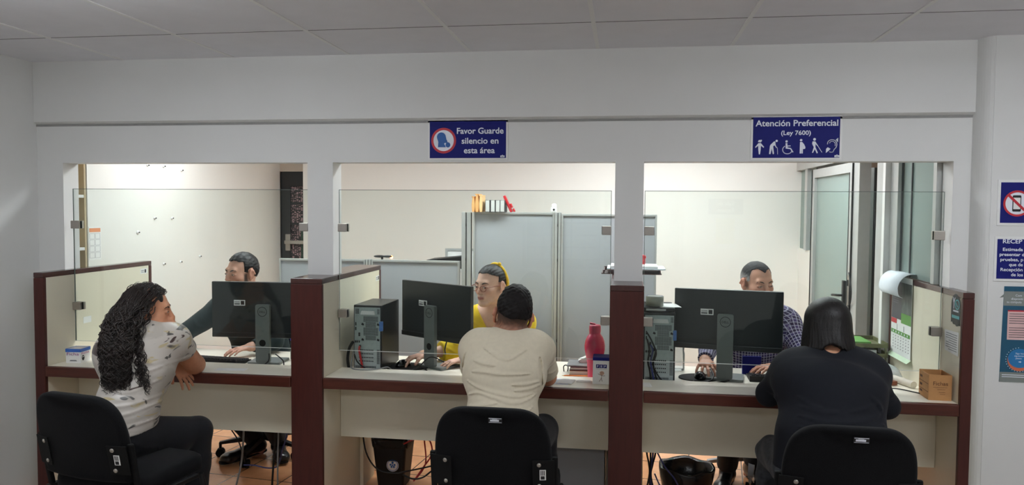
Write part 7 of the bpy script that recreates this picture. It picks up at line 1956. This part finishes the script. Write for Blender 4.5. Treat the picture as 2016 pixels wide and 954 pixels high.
# ---- bearded clerk in dark green
def clerk_green():
    root = person_root('bearded man in a dark green shirt behind the left monitor', (-2.34, 0.95, 0))
    H = Head((-2.392, 0.845, 1.207), math.pi-0.42, 0.06, -0.03, 1.02)
    J = dict(pel=V3(-2.33,1.03,0.585), wai=V3(-2.35,1.02,0.70), che=V3(-2.375,0.985,0.875), neck=V3(-2.385,0.925,1.045), shR=V3(-2.580,0.925,0.965), shL=V3(-2.195,0.955,0.970),
             wp=(0.165,0.120), ww=(0.155,0.112), wc=(0.172,0.115), rs=0.058,
             hipR=V3(-2.43,0.98,0.565), hipL=V3(-2.24,0.98,0.565), knR=V3(-2.46,0.58,0.55), knL=V3(-2.19,0.60,0.55), anR=V3(-2.37,0.955,0.115), anL=V3(-2.215,0.98,0.115), toeR=V3(-2.455,0.775,0.035), toeL=V3(-2.130,0.845,0.036), sideP=V3(-1,0,0))
    elR, wrR = V3(-2.745,0.665,0.800), V3(-2.575,0.470,0.785)
    elL, wrL = V3(-2.12,0.73,0.800), V3(-2.20,0.585,0.790)
    lo, hi = bbox([J['toeL'], J['toeR'], J['pel'], H.C, elL, elR, wrR], 0.19); lo[2] = -0.01
    F = Field(lo, hi, 0.009, [(H.C, V3(0.12,0.12,0.16), 0.0026), (wrR, V3(0.1,0.1,0.04), 0.0045)])
    head_field(F, H, jaw=1.08)
    F.add(cap(H.w(0,-0.025,-0.045), J['neck'], 0.058, 0.062), 0.03); F.add(H.ell((0,0.055,-0.085), (0.045,0.035,0.03)), 0.02)
    trunk(F, J); arm(F, J['shR'], elR, wrR); arm(F, J['shL'], elL, wrL); legs(F, J); feet(F, J)
    hand_field(F, wrR, V3(0.75,-0.6,-0.05), V3(0,0,1), -1, (0.15,0.3,0.2)); hand_field(F, wrL, V3(-0.5,-0.8,-0.05), V3(0,0,1), 1, (0.15,0.3,0.2))
    b = organic(F, 'body', root, M['skin'], skin_colour(H, (206, 156, 134), beard=((40, 32, 32), 0.92), blush=0.5))
    face_parts(H, b, M['brow'], gaze=(-0.2, -0.5), lids=0.45, brow=1.35)
    short_hair(H, root, 0.013, 0.004, (30, 28, 30), 0.020, material='hair_comb', seed=9, nape=-0.05, part=0.0012, wild=0.0010)
    g = Geo().use(M['black']); g.tube([H.w(0.080,-0.002,-0.004), H.w(0.083,0.010,-0.018), H.w(0.080,0.004,-0.05), H.w(0.070,-0.02,-0.085)], 0.0022, 6); g.build('earphone', root, world=True)
    F = Field(*bbox([J['pel'], J['shL'], J['shR'], J['neck'], elL, elR, wrR, wrL], 0.15), 0.0075)
    trunk(F, J, 0.014)
    for s, e, w in (('shR', elR, wrR), ('shL', elL, wrL)):
        F.add(cap(J[s], e, 0.070, 0.056), 0.04); F.add(cap(e, e+(w-e)*0.5, 0.055, 0.05), 0.02); F.add(fcap(e+(w-e)*0.4, e+(w-e)*0.9, 0.050, 0.040), 0.02)
    F.keep(lambda X, Y, Z: 0.585-Z+0*X+0*Y); F.cut(cap(H.w(0,-0.01,-0.05), J['neck']+V3(0,-0.02,0.02), 0.062, 0.060), 0.006)
    F.folds([[(-2.72,0.87),(-2.68,0.84),(-2.64,0.83)], [(-2.74,0.83),(-2.70,0.80),(-2.66,0.79)], [(-2.66,0.92),(-2.63,0.88),(-2.60,0.86)]], 0.006, 0.009, V3(-2.85,0.5,0.74), V3(-2.5,1.05,1.0))
    nz = sines(38, 8, 12, 30); F.push(lambda X, Y, Z: 0.003*nz(X, Y, Z)); organic(F, 'shirt', root, fabric('dark_green_shirt', rgb(24, 40, 44), var=0.08), relax=1)
    g = Geo().use(M['grey_cable']); g.tube([V3(-2.36,0.865,0.98), V3(-2.35,0.850,0.92), V3(-2.335,0.86,0.86), V3(-2.33,0.87,0.80)], 0.004, 6); g.build('lanyard', root, world=True)
    F = Field(*bbox([J['pel'], J['hipL'], J['hipR'], J['knL'], J['knR'], J['anL'], J['anR']], 0.14), 0.009)
    F.add(ecap(J['pel'], J['pel']+V3(0,0,0.07), (0.178,0.132), (0.168,0.125), V3(1,0,0))); legs(F, J, 0.014); organic(F, 'trousers', root, M['jeans_black']); shoes(J, root, M['shoe_black'])
clerk_green()

# ---- clerk in yellow
def clerk_yellow():
    root = person_root('woman in a yellow dress with glasses and a yellow hair scarf behind the middle desk', (-0.77, 1.0, 0))
    H = Head((-0.778, 0.770, 1.172), math.pi-0.52, 0.08, -0.02, 1.0)
    J = dict(pel=V3(-0.77,1.09,0.585), wai=V3(-0.77,1.05,0.71), che=V3(-0.770,0.965,0.865), neck=V3(-0.765,0.865,1.010), shR=V3(-0.935,0.875,0.935), shL=V3(-0.590,0.890,0.935),
             wp=(0.165,0.125), ww=(0.135,0.105), wc=(0.150,0.108), rs=0.050,
             hipR=V3(-0.865,1.04,0.565), hipL=V3(-0.675,1.04,0.565), knR=V3(-0.86,0.66,0.55), knL=V3(-0.68,0.66,0.55), anR=V3(-0.86,0.68,0.10), anL=V3(-0.68,0.68,0.10), toeR=V3(-0.87,0.56,0.035), toeL=V3(-0.67,0.56,0.035), sideP=V3(-1,0,0))
    elR, wrR = V3(-0.952,0.690,0.805), V3(-1.125,0.545,0.790)
    elL, wrL = V3(-0.640,0.680,0.800), V3(-0.885,0.515,0.775)
    lo, hi = bbox([J['toeL'], J['toeR'], J['pel'], H.C, elL, elR, wrR+V3(-0.1,-0.1,0)], 0.17); lo[2] = -0.01
    F = Field(lo, hi, 0.009, [(H.C, V3(0.12,0.12,0.15), 0.0024), (wrR+V3(-0.06,-0.04,-0.01), V3(0.10,0.08,0.05), 0.0032), (wrL+V3(-0.05,-0.04,0), V3(0.09,0.07,0.04), 0.004), (J['che']+V3(0,-0.1,0.06), V3(0.08,0.05,0.08), 0.006)])
    head_field(F, H, True, nose=0.97, jaw=0.93)
    F.add(cap(H.w(0,-0.025,-0.045), J['neck'], 0.047, 0.052), 0.03)
    trunk(F, J); arm(F, J['shR'], elR, wrR, (0.048,0.040,0.036,0.025)); arm(F, J['shL'], elL, wrL, (0.048,0.040,0.036,0.025)); legs(F, J); feet(F, J)
    for x in (-0.068, 0.068): F.add(ell(J['che']+V3(x,-0.080,0.005), V3(0.066,0.062,0.066)), 0.04)
    hand_field(F, wrR, V3(-0.80,-0.55,-0.16), V3(-0.2,0.0,1), -1, (0.30,0.35,0.30), 0.14, sc=0.95, tcurl=0.35)
    hand_field(F, wrL, V3(-0.85,-0.5,-0.10), V3(0,0,1), 1, (0.22,0.3,0.2), sc=0.92)
    b = organic(F, 'body', root, M['skin'], skin_colour(H, (214, 172, 150), lips=(0.58, 0.30, 0.33), lip=0.95, blush=0.45))
    face_parts(H, b, M['brow'], gaze=(-0.55, -0.3), lids=0.85, brow=1.1)
    # hair combed back
    lo, hi = H.box(0.17); F = Field(lo, hi, 0.0032)
    F.add(H.ell((0,-0.016,0.038), (0.079,0.097,0.086))); F.add(H.ell((0,-0.056,0.018), (0.071,0.060,0.074)), 0.03)
    F.add(H.ell((0,-0.112,-0.005), (0.040,0.034,0.046)), 0.02)
    nb = sines(44, 10, 40, 120)
    F.push(lambda X, Y, Z: 0.0007*np.sin(np.arctan2(H.lx(X, Y, Z)[0], H.lx(X, Y, Z)[2]+0.02)*44 + 1.5*nb(X, Y, Z)*0.4))
    def reg(X, Y, Z):
        x, y, z = H.lx(X, Y, Z); ax = np.abs(x)
        line = 0.084 - 0.60*np.maximum(0, ax-0.026) - 0.004*np.cos(x*50)      # front hairline, swept aside
        front = np.where(y > 0.012-0.25*np.maximum(0, z-0.02), line - z, -1)
        low = np.where(y > -0.030, 0.026 - 0.35*(0.03-y)*0 - z, -0.055 - z)
        return np.maximum(front, low)
    F.keep(reg); organic(F, 'hair', root, M['hair_comb'])
    M['yellow'] = fabric('mustard_yellow_fabric', rgb(226, 194, 34), var=0.05, bump=0.25); M['scarf'] = fabric('yellow_scarf', rgb(222, 178, 40), var=0.25, vscale=130, bump=0.5, bscale=300)
    g = Geo().use(M['scarf'], True)
    pts = [H.w(x*0.083, -0.050-0.012*abs(x), z) for x, z in ((-1.0,0.0),(-0.95,0.04),(-0.70,0.085),(-0.35,0.112),(0,0.122),(0.35,0.112),(0.70,0.085),(0.95,0.04),(1.0,0.0))]
    g.tube(pts, 0.010, 8); g.tube([H.w(-0.083,-0.052,0.004), H.w(-0.088,-0.075,-0.02), H.w(-0.084,-0.085,-0.055), H.w(-0.080,-0.08,-0.075)], [0.009,0.011,0.008,0.004], 8)
    g.sphere(H.w(-0.03,-0.055,0.121), 0.012, 10, 8); g.build('hair_scarf', root, world=True)
    # glasses
    M['tortoise'] = mat('tortoiseshell', rgb(134, 66, 48), 0.25, var=0.4, vscale=300); M['lens'] = glass_mat('spectacle_lens', (0.98, 0.98, 0.98, 1), 1.08)
    g = Geo().use(M['tortoise'], True)
    for x in (-1, 1):
        g.tube([H.w(0.033*x+0.0225*math.cos(a), 0.106-0.10*abs(0.0225*math.cos(a)*x+0.0)*0.3, -0.002+0.0165*math.sin(a)) for a in [2*math.pi*i/20 for i in range(20)]], 0.0015, 6, closed=True, sub=2)
        g.tube([H.w(0.055*x,0.104,0.006), H.w(0.070*x,0.085,0.006), H.w(0.081*x,0.02,0.008), H.w(0.080*x,-0.015,0.004)], 0.0018, 6)
    g.tube([H.w(-0.011,0.107,0.001), H.w(0,0.112,0.003), H.w(0.011,0.107,0.001)], 0.0014, 6); gl = g.build('glasses', root, world=True)
    g = Geo().use(M['lens'])
    for x in (-1, 1): g.add([H.w(0.033*x+0.0218*math.cos(a), 0.106-0.03*abs(0.0225*math.cos(a)), -0.002+0.0158*math.sin(a)) for a in [2*math.pi*i/20 for i in range(20)]], [tuple(range(20))], False)
    g.build('lenses', gl, world=True)
    # dress
    F = Field(*bbox([J['pel'], J['shL'], J['shR'], J['neck'], elL, elR, J['knL'], J['knR']], 0.15), 0.0055)
    trunk(F, J, 0.010)
    for x in (-0.068, 0.068): F.add(ell(J['che']+V3(x,-0.080,0.005), V3(0.078,0.073,0.077)), 0.035)
    for s, e, w in (('shR', elR, wrR), ('shL', elL, wrL)):
        F.add(cap(J[s], J[s]+(e-J[s])*0.8, 0.064, 0.066), 0.035); F.add(cap(J[s]+(e-J[s])*0.7, e+(w-e)*0.10, 0.066, 0.060), 0.02); F.add(fcap(e, e+(w-e)*0.50, 0.060, 0.056), 0.025)
    for q in 'LR': F.add(cap(J['hip'+q], J['kn'+q], 0.105, 0.085), 0.08)
    # V neck
    vN = J['neck']+V3(0,-0.02,0.03)
    def vneck(X, Y, Z):
        z0 = 0.905
        return np.minimum(np.minimum((0.010+0.62*(Z-z0)) - np.abs(X+0.778), 0.93-Y), Z-z0+0*X)
    F.keep(vneck); F.cut(cap(H.w(0,-0.02,-0.04), J['neck']+V3(0,-0.01,0.02), 0.056, 0.058), 0.006)
    F.folds([[(-0.90,0.96),(-0.84,0.93),(-0.79,0.905)], [(-0.65,0.96),(-0.71,0.93),(-0.77,0.905)], [(-0.88,0.90),(-0.82,0.895),(-0.78,0.90)], [(-0.68,0.90),(-0.74,0.895)]], 0.005, 0.007, V3(-0.95,0.7,0.82), V3(-0.6,0.95,1.0))
    F.folds([[(-1.00,0.83),(-0.96,0.80),(-0.93,0.77)], [(-1.02,0.815),(-0.985,0.785),(-0.96,0.76)], [(-0.97,0.85),(-0.92,0.83),(-0.90,0.80)]], 0.006, 0.007, V3(-1.10,0.5,0.74), V3(-0.86,0.85,0.90))
    F.add(ell(V3(-0.778,0.800,0.895), V3(0.022,0.018,0.014)), 0.015)
    nz = sines(48, 8, 14, 40); F.push(lambda X, Y, Z: 0.0025*nz(X, Y, Z)); organic(F, 'dress', root, M['yellow'], relax=1)
    g = Geo().use(M['rubber'])
    dw = nrm(wrL-elL); c = wrL-dw*0.012
    g.cyl(c-dw*0.011, c+dw*0.011, 0.0295, n=24); g.sphere(c+V3(0,-0.012,0.027), 0.016, 14, 8, (1,1,0.5)); g.build('wrist_watch', root, world=True)
    shoes(J, root, M['shoe_black'])
clerk_yellow()

# ---- clerk in the plaid shirt
def clerk_plaid():
    root = person_root('man with short greying hair in a purple plaid shirt behind the right monitor', (0.79, 1.05, 0))
    H = Head((0.762, 0.850, 1.210), math.pi+0.36, 0.14, 0.03, 1.02)
    J = dict(pel=V3(0.79,1.10,0.585), wai=V3(0.785,1.07,0.71), che=V3(0.775,1.005,0.875), neck=V3(0.77,0.935,1.050), shR=V3(0.580,0.945,0.965), shL=V3(0.950,0.955,0.965),
             wp=(0.170,0.125), ww=(0.162,0.120), wc=(0.172,0.118), rs=0.056,
             hipR=V3(0.69,1.05,0.565), hipL=V3(0.89,1.05,0.565), knR=V3(0.62,0.66,0.55), knL=V3(0.88,0.66,0.55), anR=V3(0.625,0.93,0.115), anL=V3(0.79,1.04,0.115), toeR=V3(0.575,0.775,0.036), toeL=V3(0.82,0.87,0.036), sideP=V3(-1,0,0))
    elR, wrR = V3(0.500,0.830,0.860), V3(0.450,0.588,0.808)
    elL, wrL = V3(1.02,0.775,0.800), V3(0.835,0.590,0.790)
    lo, hi = bbox([J['toeL'], J['toeR'], J['pel'], H.C, elL, elR, wrR+V3(0,-0.12,0)], 0.17); lo[2] = -0.01
    F = Field(lo, hi, 0.009, [(H.C, V3(0.12,0.12,0.16), 0.0026), (wrR+V3(0,-0.08,-0.02), V3(0.07,0.11,0.05), 0.0032), (wrL, V3(0.1,0.08,0.04), 0.005)])
    head_field(F, H, jaw=1.1, nose=1.03)
    F.add(cap(H.w(0,-0.025,-0.045), J['neck'], 0.060, 0.066), 0.03)
    trunk(F, J); arm(F, J['shR'], elR, wrR); arm(F, J['shL'], elL, wrL); legs(F, J); feet(F, J)
    hand_field(F, wrR, V3(-0.10,-0.95,-0.16), V3(0,-0.05,1), -1, (0.32,0.42,0.32), 0.22, sc=1.0, tcurl=0.35, tout=0.9)
    hand_field(F, wrL, V3(-0.9,-0.35,-0.05), V3(0,0,1), 1, (0.2,0.3,0.2))
    b = organic(F, 'body', root, M['skin'], skin_colour(H, (204, 152, 128), blush=0.6, fade=((96, 92, 90), 0.30, -0.03)))
    face_parts(H, b, M['brow'], gaze=(0.1, -0.6), lids=0.30, brow=1.0)
    short_hair(H, root, 0.004, 0.0025, (44, 42, 44), 0.030, grey=(158, 156, 154), seed=14, peak=-0.016, nape=-0.05, wild=0.0006)
    m = bpy.data.materials.new('plaid_cotton'); m.use_nodes = True
    nt = m.node_tree; bs = nt.nodes['Principled BSDF']; L = nt.links.new
    at = nt.nodes.new('ShaderNodeAttribute'); at.attribute_name = 'Col'; sp = nt.nodes.new('ShaderNodeSeparateXYZ')
    L(at.outputs['Vector'], sp.inputs[0])
    def stripes(ax, period, width, phase=0.0):
        a = nt.nodes.new('ShaderNodeMath'); a.operation = 'MULTIPLY'; a.inputs[1].default_value = 1/period
        L(sp.outputs['X' if ax == 'XY' else 'Y'], a.inputs[0])
        f = nt.nodes.new('ShaderNodeMath'); f.operation = 'FRACT'; L(a.outputs[0], f.inputs[0])
        c = nt.nodes.new('ShaderNodeMath'); c.operation = 'LESS_THAN'; c.inputs[1].default_value = width; L(f.outputs[0], c.inputs[0]); return c.outputs[0]
    prev = None
    for fac, w, col in ((stripes('Z', 0.036, 0.5), 0.6, rgb(28, 28, 52)), (stripes('XY', 0.036, 0.5), 0.6, rgb(34, 30, 62)), (stripes('Z', 0.018, 0.20), 0.62, rgb(204, 200, 222)), (stripes('XY', 0.018, 0.22), 0.66, rgb(206, 204, 224))):
        k = nt.nodes.new('ShaderNodeMath'); k.operation = 'MULTIPLY'; k.inputs[1].default_value = w; L(fac, k.inputs[0])
        q = nt.nodes.new('ShaderNodeMixRGB'); q.inputs[2].default_value = col; L(k.outputs[0], q.inputs[0])
        if prev is None: q.inputs[1].default_value = rgb(76, 66, 116)
        else: L(prev, q.inputs[1])
        prev = q.outputs[0]
    L(prev, bs.inputs['Base Color']); bs.inputs['Roughness'].default_value = 0.85
    F = Field(*bbox([J['pel'], J['shL'], J['shR'], J['neck'], elL, elR, wrR, wrL], 0.15), 0.007)
    trunk(F, J, 0.014)
    for s, e, w in (('shR', elR, wrR), ('shL', elL, wrL)):
        F.add(cap(J[s], e, 0.072, 0.058), 0.04); F.add(cap(e, e+(w-e)*0.5, 0.057, 0.05), 0.02); F.add(fcap(e+(w-e)*0.4, e+(w-e)*0.96, 0.050, 0.042), 0.02)
    F.keep(lambda X, Y, Z: 0.585-Z+0*X+0*Y); F.cut(cap(H.w(0,-0.01,-0.05), J['neck']+V3(0,-0.02,0.02), 0.064, 0.062), 0.006)
    nz2 = sines(58, 8, 14, 40); F.push(lambda X, Y, Z: 0.0035*nz2(X, Y, Z))
    segs = [(J['pel'], (J['shL']+J['shR'])/2, 0.17, V3(-1,0,0)), (J['shR'], elR, 0.06, V3(0,-1,0)), (J['shL'], elL, 0.06, V3(0,-1,0)), (elR, wrR, 0.05, V3(0,0,1)), (elL, wrL, 0.05, V3(0,0,1))]
    def cloth_uv(V):
        # each vertex's place on the cloth: round the trunk or sleeve, and along it
        best = np.full(len(V), 9.0); uv = np.zeros((len(V), 3))
        for k, (a, b2, rr, sd) in enumerate(segs):
            ba = b2-a; Ln = np.linalg.norm(ba); axx = ba/Ln; t = (V-a) @ axx; p = V-a-np.outer(t, axx)
            d = np.linalg.norm(p, axis=1)/rr + np.maximum(0, np.maximum(-t, t-Ln))/rr
            s = nrm(sd-axx*(sd@axx)); w = np.cross(axx, s)
            ang = np.arctan2(p @ w, p @ s)
            m_ = d < best
            uv[m_, 0] = (ang*rr*0.9 + 2.0)[m_]; uv[m_, 1] = (t + 2.0)[m_]; best = np.minimum(best, d)
        return uv
    organic(F, 'shirt', root, m, cloth_uv, relax=1)
    F = Field(*bbox([J['pel'], J['hipL'], J['hipR'], J['knL'], J['knR'], J['anL'], J['anR']], 0.14), 0.009)
    F.add(ecap(J['pel'], J['pel']+V3(0,0,0.07), (0.182,0.136), (0.174,0.132), V3(1,0,0))); legs(F, J, 0.014); organic(F, 'trousers', root, M['jeans_black']); shoes(J, root, M['shoe_black'])
    g = Geo().use(M['navy']); g.box((-0.05, -0.006, 0), (0.05, 0.006, 0.10), 0.002); o = g.build('dark_blue_folder', None, tagged=('dark blue folder standing behind the right keyboard', 'folder')); o.location = (0.70, 0.61, 0.7325)
clerk_plaid()
